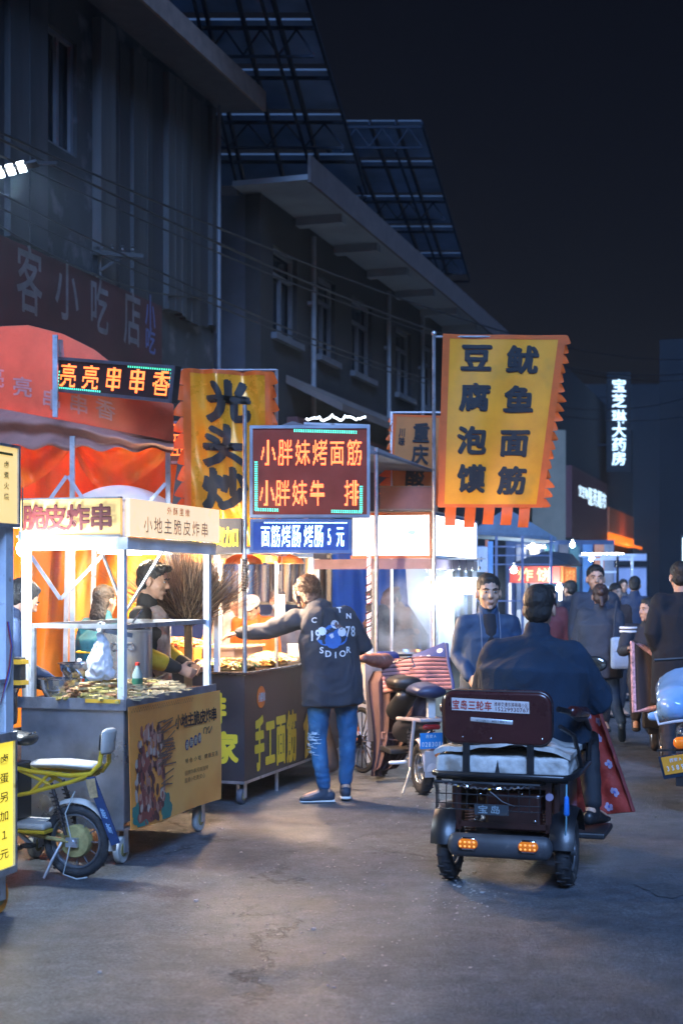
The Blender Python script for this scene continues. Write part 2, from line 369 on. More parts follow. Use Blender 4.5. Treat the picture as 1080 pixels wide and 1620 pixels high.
# scraps of paper and spilled grit
mb = MB(); rr = random.Random(3)
for k in range(480):
    if k < 330: u, v = rr.gauss(470, 120), rr.gauss(1420, 70)
    elif k < 430: u, v = rr.gauss(735, 30), rr.gauss(1400, 30)
    elif k < 500: u, v = rr.gauss(700, 40), rr.gauss(1275, 12)
    else: u, v = rr.uniform(0, 1080), rr.uniform(1260, 1615)
    if v < 1240: continue
    p = gp(u, v); s = rr.uniform(.002, .007) * (2.0 if rr.random() < .05 else 1); a = rr.random()*6.3; n_ = rr.choice((3, 4, 5))
    q = [(p.x+s*math.cos(a+2*math.pi*i/n_)*rr.uniform(.6, 1.4), p.y+s*math.sin(a+2*math.pi*i/n_)*rr.uniform(.6, 1.8), 0.002) for i in range(n_)]
    mb.add(q+[(x, y, 0.002+s*0.5) for x, y, _ in q], [tuple(range(n_, 2*n_))]+[(i, (i+1) % n_, n_+(i+1) % n_, n_+i) for i in range(n_)])
tag(part('litter', mb, mat('paper_scraps', (0.42, 0.41, 0.4), 0.8, bump=0)), 'pale crumbs and paper scraps strewn over the asphalt', 'litter', kind='stuff')

# ================================================================== BUILDINGS along the left side (facade plane through (-1.8, 20))
FX, FY = -1.8, 20.0
def fs(u): return s_of(u, FX, FY)                                   # position along the facade seen at column u
def fY(s): return FY+DIR.y*s
FAC = (FX, FY, 0)
conc = mat('stained_concrete', (0.030, 0.032, 0.036), 0.85, 0, 0.35, 1.2, 0.4, 25, spots=((0.09, 0.09, 0.10), 2.5, 0.55), stretch=(1, 1, 0.3))
clad = mat('weathered_cladding', (0.042, 0.043, 0.046), 0.7, 0, 0.4, 2.0, 0.2, 20, stretch=(1, 1, 0.12))
clad3 = mat('pale_cladding', (0.066, 0.066, 0.068), 0.7, 0, 0.4, 2.0, 0.2, 20, stretch=(1, 1, 0.12))
clad2 = mat('dark_cladding', (0.028, 0.028, 0.034), 0.7, 0, 0.4, 2.0, 0.2, 20, stretch=(1, 1, 0.12))
beige = mat('beige_plaster', (0.12, 0.088, 0.075), 0.85, 0, 0.25, 1.5, 0.3, 30)
soff = mat('pale_soffit', (0.24, 0.26, 0.28), 0.7, 0, 0.15, 1.5, 0.1)
wglass = mat('dark_window_glass', (0.02, 0.025, 0.035), 0.15, 0, 0.3, 2, 0.02)
wfr = mat('grey_window_frame', (0.12, 0.125, 0.14), 0.5, 0, 0.15, 5, 0.05)
redb = mat('faded_red_board', (0.075, 0.017, 0.018), 0.7, 0, 0.25, 1.5, 0.1, spots=((0.06, 0.02, 0.02), 2, 0.62))
greych = mat('dusty_white_letter', (0.17, 0.155, 0.165), 0.7, 0, 0.25, 6, 0.05)

# --- near building: clad upper floor over a red shop board
B1 = thing('shop_building', 'nearest grey clad building with a faded red snack shop board', 'building', FAC, RZ)
s0, s1 = -16.0, 0.0
def wall_holes(mb, y0, y1, z0, z1, th, holes, x=0):
    ys = sorted({y0, y1, *[h[0] for h in holes], *[h[1] for h in holes]}); zs = sorted({z0, z1, *[h[2] for h in holes], *[h[3] for h in holes]})
    for a, b in zip(ys, ys[1:]):
        for c, d in zip(zs, zs[1:]):
            if any(h[0] <= (a+b)/2 <= h[1] and h[2] <= (c+d)/2 <= h[3] for h in holes): continue
            mb.bx(x-th, x, a, b, c, d)
    return mb
wn = [(fs(72), fs(122), 6.45, 7.75)]
part('wall', wall_holes(MB(), s0, s1, 0, 8.35, 0.25, wn), conc, B1)
part('side_wall', MB().bx(-8, -0.25, s1-0.2, s1, 0, 8.35), conc, B1)
rr = random.Random(11); y = s0+6
pmesh = {}
while y < -0.05:
    wd = rr.choice((0.16, 0.22, 0.3, 0.4)); wd = min(wd, -0.02-y)
    if wd < 0.05: break
    if not (wn[0][0]-.35 < y < wn[0][1]+.05):
        key = (round(wd, 2), rr.choice((0, 1, 1, 2, 3)))
        if key not in pmesh: pmesh[key] = MB().bx(0.004, (0.09, .05, .12, .03)[key[1]], 0, wd-0.025, 0, 3.05).mesh('cladding_panel', (clad, clad2, clad3, clad2)[key[1]])
        link('cladding_panel', pmesh[key], B1, loc=(0, y, 5.15+rr.uniform(-.06, .06)))
    y += wd
part('eave', MB().bx(-0.3, 0.62, s0, s1+0.35, 8.35, 8.43), mat('eave_underside', (0.07, 0.07, 0.08), 0.8), B1)
part('fascia_board', MB().bx(0.62, 0.66, s0, s1+0.35, 8.3, 8.58), mat('brown_fascia', (0.20, 0.15, 0.13), 0.7), B1)
w_ = part('window', MB().bx(-0.09, -0.05, wn[0][0], wn[0][1], 6.45, 6.5).bx(-0.09, -0.05, wn[0][0], wn[0][1], 7.7, 7.75).bx(-0.09, -0.05, wn[0][0], wn[0][0]+.06, 6.5, 7.7).bx(-0.09, -0.05, wn[0][1]-.06, wn[0][1], 6.5, 7.7).bx(-0.09, -0.05, (wn[0][0]+wn[0][1])/2-.03, (wn[0][0]+wn[0][1])/2+.03, 6.5, 7.7), wfr, B1)
part('pane', MB().bx(-0.16, -0.12, wn[0][0], wn[0][1], 6.45, 7.75), wglass, w_)
part('downpipe', MB().cyl((0.12, -0.08, 0), (0.12, -0.08, 8.3), 0.03, n=8), wfr, B1, True)
part('shop_sign_board', MB().bx(0.06, 0.16, fs(-160), fs(238), 3.75, 5.12), redb, B1)
fn = plane_fn((0.16, 0, 0), (0, 1, 0), (0, 0, 1)); mb = MB()
its = []
for ch, u0, u1, v0, v1 in (('客', 4, 46, 388, 502), ('小', 66, 104, 410, 512), ('吃', 122, 152, 440, 532), ('店', 176, 204, 456, 552)):
    a, b = fs(u0), fs(u1); ym = fY((a+b)/2); its.append((ch, (a+b)/2, (zat(v0, ym)+zat(v1, ym))/2, (b-a)*1.02, (zat(v0, ym)-zat(v1, ym))*1.0))
put_text(mb, fn, its, 0.016, off=0.004)
part('lettering', mb, greych, B1)
mb = MB(); put_text(mb, fn, [('小', fs(219), zat(500, fY(fs(219))), .3, .55), ('吃', fs(219), zat(540, fY(fs(219))), .3, .35)], 0.02, off=0.004)
part('blue_lettering', mb, mat('faded_blue_paint', (0.10, 0.13, 0.30), 0.6), B1)
# shop fronts under the board, mostly hidden by the stalls
mb = MB()
for k in range(6): mb.bx(0.02, 0.06, s0+2+k*2.3, s0+2+k*2.3+2.1, 0.1, 3.4)
part('roller_shutter', mb, mat('shutter_grey', (0.16, 0.16, 0.17), 0.6, 0.3, 0.2, 3, 0.6, 8, stretch=(1, 1, 9)), B1)

# --- recessed second building with windows, pipes and a pale soffit
B2 = thing('apartment_building', 'long two storey building with pale soffit, drainpipes and dark windows', 'building', FAC, RZ)
a0, a1 = fs(412), fs(752)
cols = [(432, 470), (503, 530), (556, 588), (626, 650), (668, 686), (700, 714)]
holes = []
for u0, u1 in cols: holes.append((fs(u0), fs(u1), 5.55, 6.95))
part('wall', wall_holes(MB(), a0, a1, 0, 7.6, 0.25, holes), mat('brown_render', (0.026, 0.022, 0.021), 0.9, 0, 0.3, 1.0, 0.3, 20), B2)
part('end_wall', MB().bx(-8, -0.25, a0, a0+0.2, 0, 7.6), mat('dark_render', (0.06, 0.06, 0.075), 0.9, 0, 0.3, 1, 0.2), B2)
for (h0, h1, z0, z1) in holes:
    m = MB(); t = 0.07; zt = z0+(z1-z0)*.68
    m.bx(-.14, -.08, h0, h1, z0, z0+t).bx(-.14, -.08, h0, h1, z1-t, z1).bx(-.14, -.08, h0, h0+t, z0+t, z1-t).bx(-.14, -.08, h1-t, h1, z0+t, z1-t).bx(-.14, -.08, h0+t, h1-t, zt, zt+.06).bx(-.14, -.08, (h0+h1)/2-.03, (h0+h1)/2+.03, z0+t, zt)
    w_ = part('window', m, wfr, B2); part('pane', MB().bx(-.19, -.17, h0, h1, z0, z1), wglass, w_)
    part('sill', MB().bx(0.002, .10, h0-.1, h1+.1, z0-.10, z0), mat('sill_grey', (0.11, 0.11, 0.12), 0.8), w_)
ev = part('eave', MB().bx(-0.3, 0.9, a0-.4, a1+6, 7.62, 7.7), soff, B2)
part('fascia_board', MB().bx(0.9, 0.95, a0-.4, a1+6, 7.58, 7.98), mat('dark_fascia', (0.10, 0.08, 0.08), 0.8), B2)
y = a0+1.6
for k in range(8):                                                  # soffit steps seen as bright teeth
    part('soffit_beam', MB().bx(0.004, 0.80, y, y+.22, 7.48, 7.618), soff, B2); y += 2.05
for u in (488, 608, 662):
    s = fs(u); part('drainpipe', MB().cyl((.09, s, 3.6), (.09, s, 7.45), .045, n=8).bx(0.002, .1, s-.07, s+.07, 6.3, 6.36).bx(0.002, .1, s-.07, s+.07, 4.9, 4.96), mat('pale_pipe', (0.20, 0.20, 0.21), 0.6), B2, True)
m = MB().prism([(0.004, 0), (0.95, -.5), (0.95, -.62), (0.004, -.14)], (0, fs(452), 4.98), (1, 0, 0), (0, 0, 1), (0, fs(700)-fs(452), 0))
part('shop_awning', m, beige, B2)
m = MB().bx(0.02, 0.2, fs(452), fs(700), 2.9, 4.3)
part('shop_fascia', m, mat('dark_red_fascia', (0.10, 0.03, 0.03), 0.7), B2)
for k in range(7):
    s = fs(452)+k*1.9; f_ = part('shop_door', MB().bx(.004, .06, s, s+.08, 0, 2.85).bx(.004, .06, s+1.72, s+1.8, 0, 2.85).bx(.004, .06, s+.08, s+1.72, 2.77, 2.85).bx(.004, .06, s+.86, s+.94, 0, 2.77), mat('blue_door_frame', (0.05, 0.12, 0.25), 0.5), B2)
    part('pane', MB().bx(.01, .02, s+.08, s+1.72, .05, 2.77), wglass, f_)

# --- glazed steel roofs carried over the facade
pan = mat('blue_polycarbonate', (0.15, 0.19, 0.24), 0.45, 0, 0.3, 0.8, 0.05, transl=.6)
truss = mat('dark_truss_steel', (0.020, 0.026, 0.038), 0.95, 0.0); truss.node_tree.nodes['Principled BSDF'].inputs['Specular IOR Level'].default_value = .08
def truss_roof(label, P00, P10, P11, P01, nu, nv):
    """P00 near left, P10 near right, P11 far right, P01 far left"""
    t = thing('steel_canopy', label, 'canopy', P00, 0, 'glazed steel roofs over the facade'); O = Vector(P00)
    def q(a, b, dz=0): return ((Vector(P00)*(1-a)+Vector(P10)*a)*(1-b)+(Vector(P01)*(1-a)+Vector(P11)*a)*b)-O+Vector((0, 0, dz))
    e = 0.012
    for i in range(nu):
        for j in range(nv):
            a, b, c, d = i/nu+e, (i+1)/nu-e, j/nv+e, (j+1)/nv-e; w4 = [q(a, c), q(b, c), q(b, d), q(a, d)]
            part('roof_panel', MB().add(w4+[p+Vector((0, 0, .03)) for p in w4], [(0,3,2,1),(4,5,6,7),(0,1,5,4),(1,2,6,5),(2,3,7,6),(3,0,4,7)]), pan, t)
    for i in range(nu+1): part('rafter', MB().bar(q(i/nu, 0, -.08), q(i/nu, 1, -.08), .04, .07), truss, t)
    for j in range(nv+1):
        part('purlin', MB().bar(q(0, j/nv, -.16), q(1, j/nv, -.16), .045, .045), truss, t)
        if j % 2: continue
        m = MB().bar(q(0, j/nv, -.55), q(1, j/nv, -.55), .035, .035)
        for k in range(2*nu):
            m.bar(q(k/(2*nu), j/nv, -.18 if k % 2 else -.53), q((k+1)/(2*nu), j/nv, -.53 if k % 2 else -.18), .025, .025)
        part('truss', m, truss, t)
    for i in (1, nu-1): part('bottom_chord', MB().bar(q(i/nu, 0, -.60), q(i/nu, 1, -.60), .04, .04), truss, t)
    part('post', MB().cyl(q(.05, .93, -.2), q(.05, .93, -2.2), .05, n=8), truss, t); part('post', MB().cyl(q(.05, .4, -.2), q(.05, .4, -2.6), .05, n=8), truss, t)
truss_roof('nearer blue glazed steel roof on trusses above the left facade', px(235, -170, 17), px(437, -170, 17), px(580, 298, 24.5), px(325, 298, 24.5), 4, 6)
truss_roof('farther dim glazed steel roof on trusses behind the first one', px(500, 188, 27), px(667, 188, 27), px(742, 436, 38), px(610, 436, 38), 4, 5)

# --- far buildings
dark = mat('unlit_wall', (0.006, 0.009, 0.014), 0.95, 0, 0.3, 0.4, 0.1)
B3 = thing('pharmacy_building', 'far building with dark red pharmacy fascia and white glowing letters', 'building', (10.8-.3156*0, 60, 0), RZ)
o3 = Vector((10.8, 60, 0))
def s3(u): return s_of(u, 10.8, 60)
def y3(s): return 60+DIR.y*s
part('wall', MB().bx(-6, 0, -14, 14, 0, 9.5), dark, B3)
part('fascia_panel', MB().bx(.01, .25, s3(893), s3(951), 3.3, 5.9), mat('dull_red_panel', (0.10, 0.025, 0.03), 0.6), B3)
cyw = mat('white_sign_glow', (0.8, 0.9, 0.95), 0.5, emit=(0.62, 0.86, 1.0), estr=1.5, bump=0)
fn = plane_fn((.26, 0, 0), (0, 1, 0), (0, 0, 1)); mb = MB()
for ch, u0, u1, va, vb in (('宝', 903.5, 908, 767, 786), ('芝', 908.5, 913, 770, 789), ('琳', 913.5, 918, 772, 790), ('医', 919, 926, 771, 801), ('药', 927, 933, 773, 802), ('超', 934, 941, 776, 804), ('市', 941.5, 948, 779, 806)):
    a, b = s3(u0), s3(u1); Y = y3((a+b)/2); put_text(mb, fn, [(ch, (a+b)/2, (zat(va, Y)+zat(vb, Y))/2, (b-a)*1.05, zat(va, Y)-zat(vb, Y))], 0.02, off=.01)
part('lettering', mb, cyw, B3)
org = mat('orange_lightbox', (0.5, 0.12, 0.02), 0.5, emit=(1.0, 0.20, 0.01), estr=1.1, bump=0)
orgd = mat('orange_panel', (0.55, 0.14, 0.05), 0.5)
a, b = s3(951.5), s3(992); Y = y3(a)
part('orange_panel', MB().bx(.02, .3, a, b, zat(842, Y), zat(802, Y)), orgd, B3)
m = MB().bx(.02, .3, a, b, zat(842, Y)-.42, zat(842, Y)-.01); part('orange_light_panel', m, org, B3)
part('orange_light_strip', MB().bx(.6, .66, a-1, b+.5, zat(860, Y), zat(856, Y)), org, B3)
plight('sign_light', (1.2, (a+b)/2, zat(862, Y)), 60, (1, .35, .08), .3, B3)
VS = thing('vertical_sign', 'glowing white vertical pharmacy sign high on the dark building', 'sign', px(977, 668, 60), 0)
mb = MB(); fn = plane_fn((0, -.16, 0), (1, 0, 0), (0, 0, 1))
part('sign_board', MB().bx(-.5, .5, -.12, 0, -2.1, 2.1), dark, VS)
put_text(mb, fn, [(ch, 0, (668-v)/F*60, .63, .60) for ch, v in zip('宝芝琳大药房', (611, 635, 660, 682, 704, 726))], 0.02, off=.04)
part('lettering', mb, cyw, VS)
part('bracket', MB().bx(-1.3, -.5, -.1, -.02, 1.0, 1.08).bx(-1.3, -.5, -.1, -.02, -1.0, -.92), dark, VS)
BW = thing('plain_wall_building', 'narrow blank beige side wall behind the large yellow banner', 'building', px(878, 925, 46), 0)
part('wall', MB().bx(-.75, .33, 0, 4, -CAMH, 5.0), mat('olive_plaster', (0.22, 0.19, 0.14), 0.9, 0, .2, 1), BW)
BR = thing('dark_building', 'tall unlit building filling the right end of the street', 'building', (9.6, 43, 0), RZ)
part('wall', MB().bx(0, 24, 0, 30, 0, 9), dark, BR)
for k in range(3):
    for j in range(2): part('window', MB().bx(2+k*2.6, 3.4+k*2.6, -.05, -.01, 3.6+j*2.6, 5.0+j*2.6), wglass, BR)
TB = thing('distant_block', 'unlit block closing the far end of the street', 'building', (14, 95, 0), 0)
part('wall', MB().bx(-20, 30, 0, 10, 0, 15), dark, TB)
# corrugated fence panel under a lamp
CF = thing('corrugated_fence', 'lit pale corrugated metal fence panel at the end of the street', 'fence', px(985, 925, 38), 0)
m = MB(); n_ = 22; x0, x1 = -.45, .62
vs_ = []; 
for i in range(n_*4+1):
    x = x0+(x1-x0)*i/(n_*4); yy = .02*(1 if (i//2) % 2 else -1); vs_ += [(x, yy, -1.6), (x, yy, .48), (x, yy+.01, -1.6), (x, yy+.01, .48)]
m.add(vs_, [(4*i, 4*i+4, 4*i+5, 4*i+1) for i in range(n_*4)]+[(4*i+2, 4*i+3, 4*i+7, 4*i+6) for i in range(n_*4)]+[(4*i+1, 4*i+5, 4*i+7, 4*i+3) for i in range(n_*4)])
lil = mat('lilac_sheet_metal', (0.62, 0.62, 0.74), 0.5, 0, .1, 3)
part('corrugated_sheet', m, lil, CF)
part('rail', MB().bx(x0, x1, -.07, -.03, -.62, -.5), dark, CF); part('rail', MB().bx(x0, x1, -.07, -.03, .5, .62), dark, CF)
part('head_board', MB().bx(x0+.25, x1, -.02, .03, .64, .82), lil, CF); part('post', MB().bx(x1+.01, x1+.07, -.04, .04, -1.6, .85), dark, CF)
SL = thing('strip_light', 'upright white light strip on the dark building by the right edge', 'light', px(1081, 905, 34), 0)
part('light_tube', MB().bx(-.025, .03, 0, .04, -.82, .82), mat('strip_glow', (1, 1, 1), .5, emit=(.5, .8, 1), estr=3, bump=0), SL); part('housing', MB().bx(-.06, .06, .05, .1, -.9, .9), blackp, SL)

# --- cables over the street and their bracket, street lamp
cab = mat('cable_sheath', (0.010, 0.010, 0.013), 0.6, bump=0)
for (ua, va, ya, ub, vb, yb, sag, r, lb) in (
    (-60, 182, 12.5, 1150, 560, 46, .9, .014, 'topmost of the thin black cables crossing above the street'),
    (-60, 190, 12.7, 1150, 575, 46, 1.15, .016, 'second black cable from the top, close under the topmost'),
    (-60, 218, 12.9, 1150, 590, 46, 1.0, .011, 'thin black cable below the top pair'),
    (-60, 275, 13.2, 1150, 600, 44, 1.5, .012, 'middle black cable passing above the red shop board'),
    (-60, 300, 13.4, 1150, 640, 44, 1.2, .011, 'second lowest black cable, by the wall bracket'),
    (-60, 318, 13.5, 330, 470, 19.6, .25, .013, 'short black cable running to the corner of the clad building')):
    A, B_ = px(ua, va, ya), px(ub, vb, yb); pts = [A.lerp(B_, t/24)-Vector((0, 0, 4*sag*(t/24)*(1-t/24))) for t in range(25)]
    tag(part('overhead_cable', MB().tube(pts, r, 5), cab, None, True), lb, 'cable', 'cables strung over the street')
ab = px(153, 418, 16.5)
t = thing('cable_bracket', 'black steel cable bracket fixed above the red shop board', 'bracket', ab, RZ)
part('upright', MB().bx(-.03, .03, -.03, .03, -.15, .2), blackm, t); part('cross_arm', MB().bar((-.02, -.1, .12), (.5, .2, .1), .05), blackm, t); part('brace', MB().bar((0, 0, -.1), (.3, .1, .1), .03), blackm, t)
for k in range(4): part('insulator', MB().lathe((.1+.1*k, -.05+.06*k, .14), [(.02, 0), (.028, .02), (.02, .04), (.028, .06), (.01, .075)], 8), blackp, t, True)
L = px(20, 271, 13.5)
LS = .8
t = thing('street_lamp', 'flat street lamp with three lit white cells at the upper left', 'street lamp', L, 0)
part('housing', MB().box((0, 0, .03), (.62, .2, .03), Matrix.Rotation(R(-13), 3, 'Y')).bar((.28, 0, .1), (.5, .12, .13), .04), blackp, t)
for k in range(3): part('light_cell', MB().box((-.14+.13*k, -.05, -.028+.033*k), (.085, .14, .03), Matrix.Rotation(R(-13), 3, 'Y') @ Matrix.Rotation(R(-35), 3, 'X')), mat('lamp_cell', (1, 1, 1), .5, emit=(.85, .93, 1), estr=9, bump=0), t)
t.scale = (LS, LS, LS)
ld = bpy.data.lights.new('street_lamp_light', 'SPOT'); ld.energy = 380; ld.spot_size = R(120); ld.spot_blend = .8; ld.color = (.75, .85, 1); ld.shadow_soft_size = .15
lo = bpy.data.objects.new('street_lamp_light', ld); COL.objects.link(lo); lo.parent = t; lo.location = (0, -.1, -.1)
lo.rotation_euler = Vector((-.45, .35, 1)).to_track_quat('Z', 'Y').to_euler()

# ================================================================== STALLS
def caster(parent, x, y, r, col, wd=.035, name='caster'):
    c = part(name, MB().bx(x-.045, x+.045, y-.045, y+.045, 2*r+.035, 2*r+.05).bx(x-.032, x-.026, y-.02, y+.03, r*.8, 2*r+.035).bx(x+.026, x+.032, y-.02, y+.03, r*.8, 2*r+.035), galv, parent)
    part('wheel', MB().lathe((x-wd/2, y, r), [(r*.55, 0), (r*.93, 0), (r, wd*.25), (r, wd*.75), (r*.93, wd), (r*.55, wd)], 22, (1, 0, 0)), col, c, True)
    part('hub', MB().lathe((x-wd/2-.004, y, r), [(r*.2, 0), (r*.5, 0), (r*.53, wd*.3), (r*.53, wd*.7), (r*.5, wd+.008), (r*.2, wd+.008)], 14, (1, 0, 0)), mat('grimy_hub', (.35, .28, .10), .6, 0, .3, 20), c, True)
    return c
ylw = mat('yellow_sign_film', (0.78, 0.50, 0.15), 0.5, 0, 0.08, 3, 0.02, emit=(0.95, 0.55, 0.18), estr=0.42)
brown = mat('maroon_letter', (0.13, 0.016, 0.014), 0.6, bump=0)
inkm = mat('black_ink', (0.012, 0.012, 0.014), 0.7, 0, .2, 10, 0)
red_ink = mat('red_ink', (0.55, 0.05, 0.03), 0.6, bump=0)
whtf = mat('white_fabric', (0.75, 0.76, 0.78), 0.8, 0, .06, 5, .1, transl=.3)
whitepaint = mat('white_letter', (0.8, 0.8, 0.8), .6, bump=0)

# ---------------------------------------------------------------- skewer cart
BO = Vector((-1.235, 8.1, 0))
def bloc(x, y, z=0): return BO+NRM*x+DIR*y+Vector((0, 0, z))
W, L = 0.66, 1.28
B = thing('skewer_cart', 'steel food cart with yellow 脆皮炸串 sign and orange banner on its side', 'food cart', BO, RZ)
part('cart_body', MB().bx(-W, 0, 0, L, .24, .90), steel, B, bevel=.004)
part('steel_panel', MB().bx(-W+.002, -.002, -.006, -.001, .2, .93), steel, B)
part('countertop', MB().bx(-W-.01, .012, -.02, L+.01, .90, .935), inox, B, bevel=.004)
part('counter_trim', MB().bx(-W-.01, .02, -.03, -.021, .885, .95).bx(.013, .025, -.03, L+.02, .885, .95), mat('worn_edge_trim', (0.34, 0.36, 0.42), .35, .7, .3, 9), B)
part('yellow_tape', MB().bx(-.23, -.01, -.034, -.031, .925, .948), mat('yellow_tape', (.75, .42, .03), .5, bump=0), B)
for x, y in ((-.022, .02), (-.022, L-.02), (-W+.022, .02), (-W+.022, L-.02)):
    part('post', MB().bx(x-.02, x+.02, y-.02, y+.02, .936, 2.075), wht, B)
part('roof_sheet', MB().bx(-W, 0, 0, L, 2.078, 2.09), whtf, B)
for (a, b) in (((-W, -.002, 1.845), (.0, -.002, 1.845)), ((-.0, 0, 1.845), (-.0, L, 1.845)), ((-W, L, 1.845), (0, L, 1.845)), ((-W, 0, 1.845), (-W, L, 1.845))): part('roof_rail', MB().bar(a, b, .035), wht, B)
# signboards: end and street side, lamplight on them put in as film emission
e_ = part('end_signboard', MB().bx(-W+.02, .0, -.05, -.024, 1.885, 2.09), ylw, B); 
part('sign_frame', MB().bx(-W+.0, .0, -.055, -.02, 2.091, 2.10).bx(-W, .0, -.055, -.02, 1.872, 1.884), galv, e_)
fn = plane_fn((0, -.051, 0), (1, 0, 0), (0, 0, 1)); mb = MB()
bu = lambda u: (u-197)/2250*8.1
put_text(mb, fn, [('脆', -.545, 1.985, .155, .155), ('皮', -.412, 1.985, .155, .155), ('炸', -.264, 1.985, .155, .155), ('串', -.118, 1.985, .155, .155)], .0, off=.003, fat=.035)
part('lettering', mb, brown, e_)
mb = MB()
for x, z in ((-.325, 1.985), (-.288, 1.955)): mb.torus((x, -.055, z), (0, 1, 0), .012, .003, 14, 5).ell((x, -.055, z), (.005, .002, .005), 8, 6)
part('doodle', mb, brown, e_)
s_ = part('side_signboard', MB().bx(.024, .05, -.03, L+.01, 1.875, 2.09), mat('faded_yellow_film', (0.85, 0.68, 0.42), .5, 0, .15, 3, .02, emit=(1.0, .72, .42), estr=.75, spots=((.75, .45, .2), 5, .6)), B)
fn = plane_fn((.051, 0, 0), (0, 1, 0), (0, 0, 1)); mb = MB()
put_text(mb, fn, [(c, .20+.14*i, 1.95, .12, .10) for i, c in enumerate('小地主脆皮炸串')], .01, off=.002)
part('faded_lettering', mb, mat('faded_orange_ink', (.80, .50, .25), .6, bump=0), s_)
mb = MB(); put_text(mb, fn, [(c, .5+.09*i, 2.045, .07, .05) for i, c in enumerate('外酥里嫩')], .01, off=.002); part('red_lettering', mb, mat('faded_red_ink', (.8, .25, .08), .6, bump=0), s_)
vf = lambda a, b: .006*math.sin(a*23)*(1-b)
part('valance', MB().sheet(patch((-W, -.03, 1.87), (.03, -.03, 1.87), (.03, -.03, 1.80), (-W, -.03, 1.80), vf), 30, 3, .003), whtf, B, True)
part('valance', MB().sheet(patch((.035, -.03, 1.87), (.035, L, 1.87), (.035, L, 1.795), (.035, -.03, 1.80), vf), 30, 3, .003), whtf, B, True)
# guard rail rack
for a, b in (((-W+.05, .05, 1.36), (-.03, .05, 1.36)), ((-.03, .05, 1.36), (-.03, L-.05, 1.36)), ((-.03, L-.05, 1.36), (-W+.05, L-.05, 1.36)), ((-W+.05, L-.05, 1.36), (-W+.05, .05, 1.36)), ((-.3, .05, 1.36), (-.1, .3, 1.30))): part('rack_rail', MB().bar(a, b, .026), galv, B)
for x, y in ((-W+.05, .05), (-.42, L-.05), (-W+.05, L-.05)): part('rack_leg', MB().bar((x, y, .937), (x, y, 1.345), .026, up=(0, 1, 0)), galv, B)
for x, y, q in ((-.05, .06, 0), (-.05, L-.10, 0), (-W+.06, .06, 0), (-W+.06, L-.1, 0)): caster(B, x, y, .078, mat('dirty_white_wheel', (.62, .60, .55), .6, 0, .2, 14, .1, spots=((.25, .22, .18), 12, .55)))
# orange printed banner on the street side, buckled at its lower edge
def bfold(a, b): return .035+.014*math.sin(7*a+2.2*b)*(1-b)+.018*math.sin(3.1*a+1)*(1-b)**2+.0008*math.sin(40*a+9*b)
bsheet = patch((0, -.02, .905), (0, L+.06, .905), (0, L+.09, .185), (0, -.02, .205), bfold)
bn = part('banner', MB().sheet(bsheet, 70, 44, .003), mat('orange_print_vinyl', (1.0, 0.34, 0.06), .42, 0, .12, 1.6, .12, 12, spots=((.98, .45, .10), 1.2, .5)), B, True)
mb = MB(); put_text(mb, bsheet, [(c, .50+.068*i, .795, .072, .13) for i, c in enumerate('小地主脆皮炸串')], .004, 1, brush=.03, off=.004)
put_text(mb, bsheet, [(c, .60+.046*i, .435, .036, .045) for i, c in enumerate('特色小吃')]+[(c, .81+.04*i, .435, .036, .045) for i, c in enumerate('健康生活')], .004, 0, off=.004)
part('lettering', mb, mat('dark_brown_ink', (.05, .018, .015), .6, bump=0), bn)
mb = MB(); put_text(mb, bsheet, [(c, .59+.033*i, .33, .032, .045) for i, c in enumerate('招牌炸串风味独特')]+[(c, .59+.033*i, .265, .032, .045) for i, c in enumerate('国潮小吃更安心')], 0, 0, off=.004)
put_text(mb, bsheet, [(c, .03+.012*i, .955+.02*(i % 2), .011, .02) for i, c in enumerate('新鲜食材现炸现卖外酥里嫩香脆可口不油腻每日新鲜欢迎品尝'*2)], 0, 0, off=.004)
part('small_lettering', mb, mat('brown_ink', (.22, .09, .03), .6, bump=0), bn)
mb = MB()
for i in range(4): mb.add([bsheet(.602+.045*i+.021*math.cos(t*.524), .575+.012*i+.048*math.sin(t*.524), .003) for t in range(12)], [tuple(range(12))])
part('badge', mb, mat('navy_ink', (.05, .04, .16), .6, bump=0), bn)
mb = MB(); put_text(mb, bsheet, [(c, .602+.045*i, .575+.012*i, .034, .07) for i, c in enumerate('香酥脆嫩')], .01, 0, off=.0055); part('badge_lettering', mb, mat('cream_ink', (.75, .6, .4), .6, bump=0), bn)
mb = MB()
for t in range(3): mb.tube([bsheet(.80+.03*t+.02*math.cos(k*.5), .665+.03*math.sin(k*.5+t), .004) for k in range(9)], .0022, 5)
part('squiggle', mb, inkm, bn)
# printed picture: a heap of meat skewers over leaves
rr = random.Random(5); mb = MB()
pal = [mat('print_meat_red', (.30, .07, .05), .5, bump=0), mat('print_meat_pink', (.50, .22, .15), .5, bump=0), mat('print_meat_dark', (.12, .035, .03), .5, bump=0), mat('print_leaf', (.04, .22, .17), .5, bump=0), mat('print_stick', (.20, .10, .06), .5, bump=0), mat('print_pale', (.55, .42, .33), .5, bump=0)]
lay = 0
def blob(a, b, wa, wb, ang, m_):
    global lay; lay += 1; ps = []
    for k in range(8):
        t = k*.785; x, y = wa*math.cos(t)*rr.uniform(.75, 1.2), wb*math.sin(t)*rr.uniform(.85, 1.1); A_ = a+x*math.cos(ang)-y*math.sin(ang)*.6; B_ = b+x*math.sin(ang)*1.2+y*math.cos(ang); ps.append(bsheet(min(.99, max(.008, A_)), min(.97, max(.01, B_)), .0035+lay*.00001))
    mb.m = m_; mb.add(ps, [tuple(range(8))])
for k in range(60): blob(rr.choice((rr.uniform(.02, .14), rr.uniform(.3, .38))), rr.uniform(.02, .20), .03, .05, rr.random()*3, 3)
for k in range(20): blob(rr.uniform(.08, .3), rr.uniform(.06, .2), .04, .04, rr.random()*3, rr.choice((2, 0)))
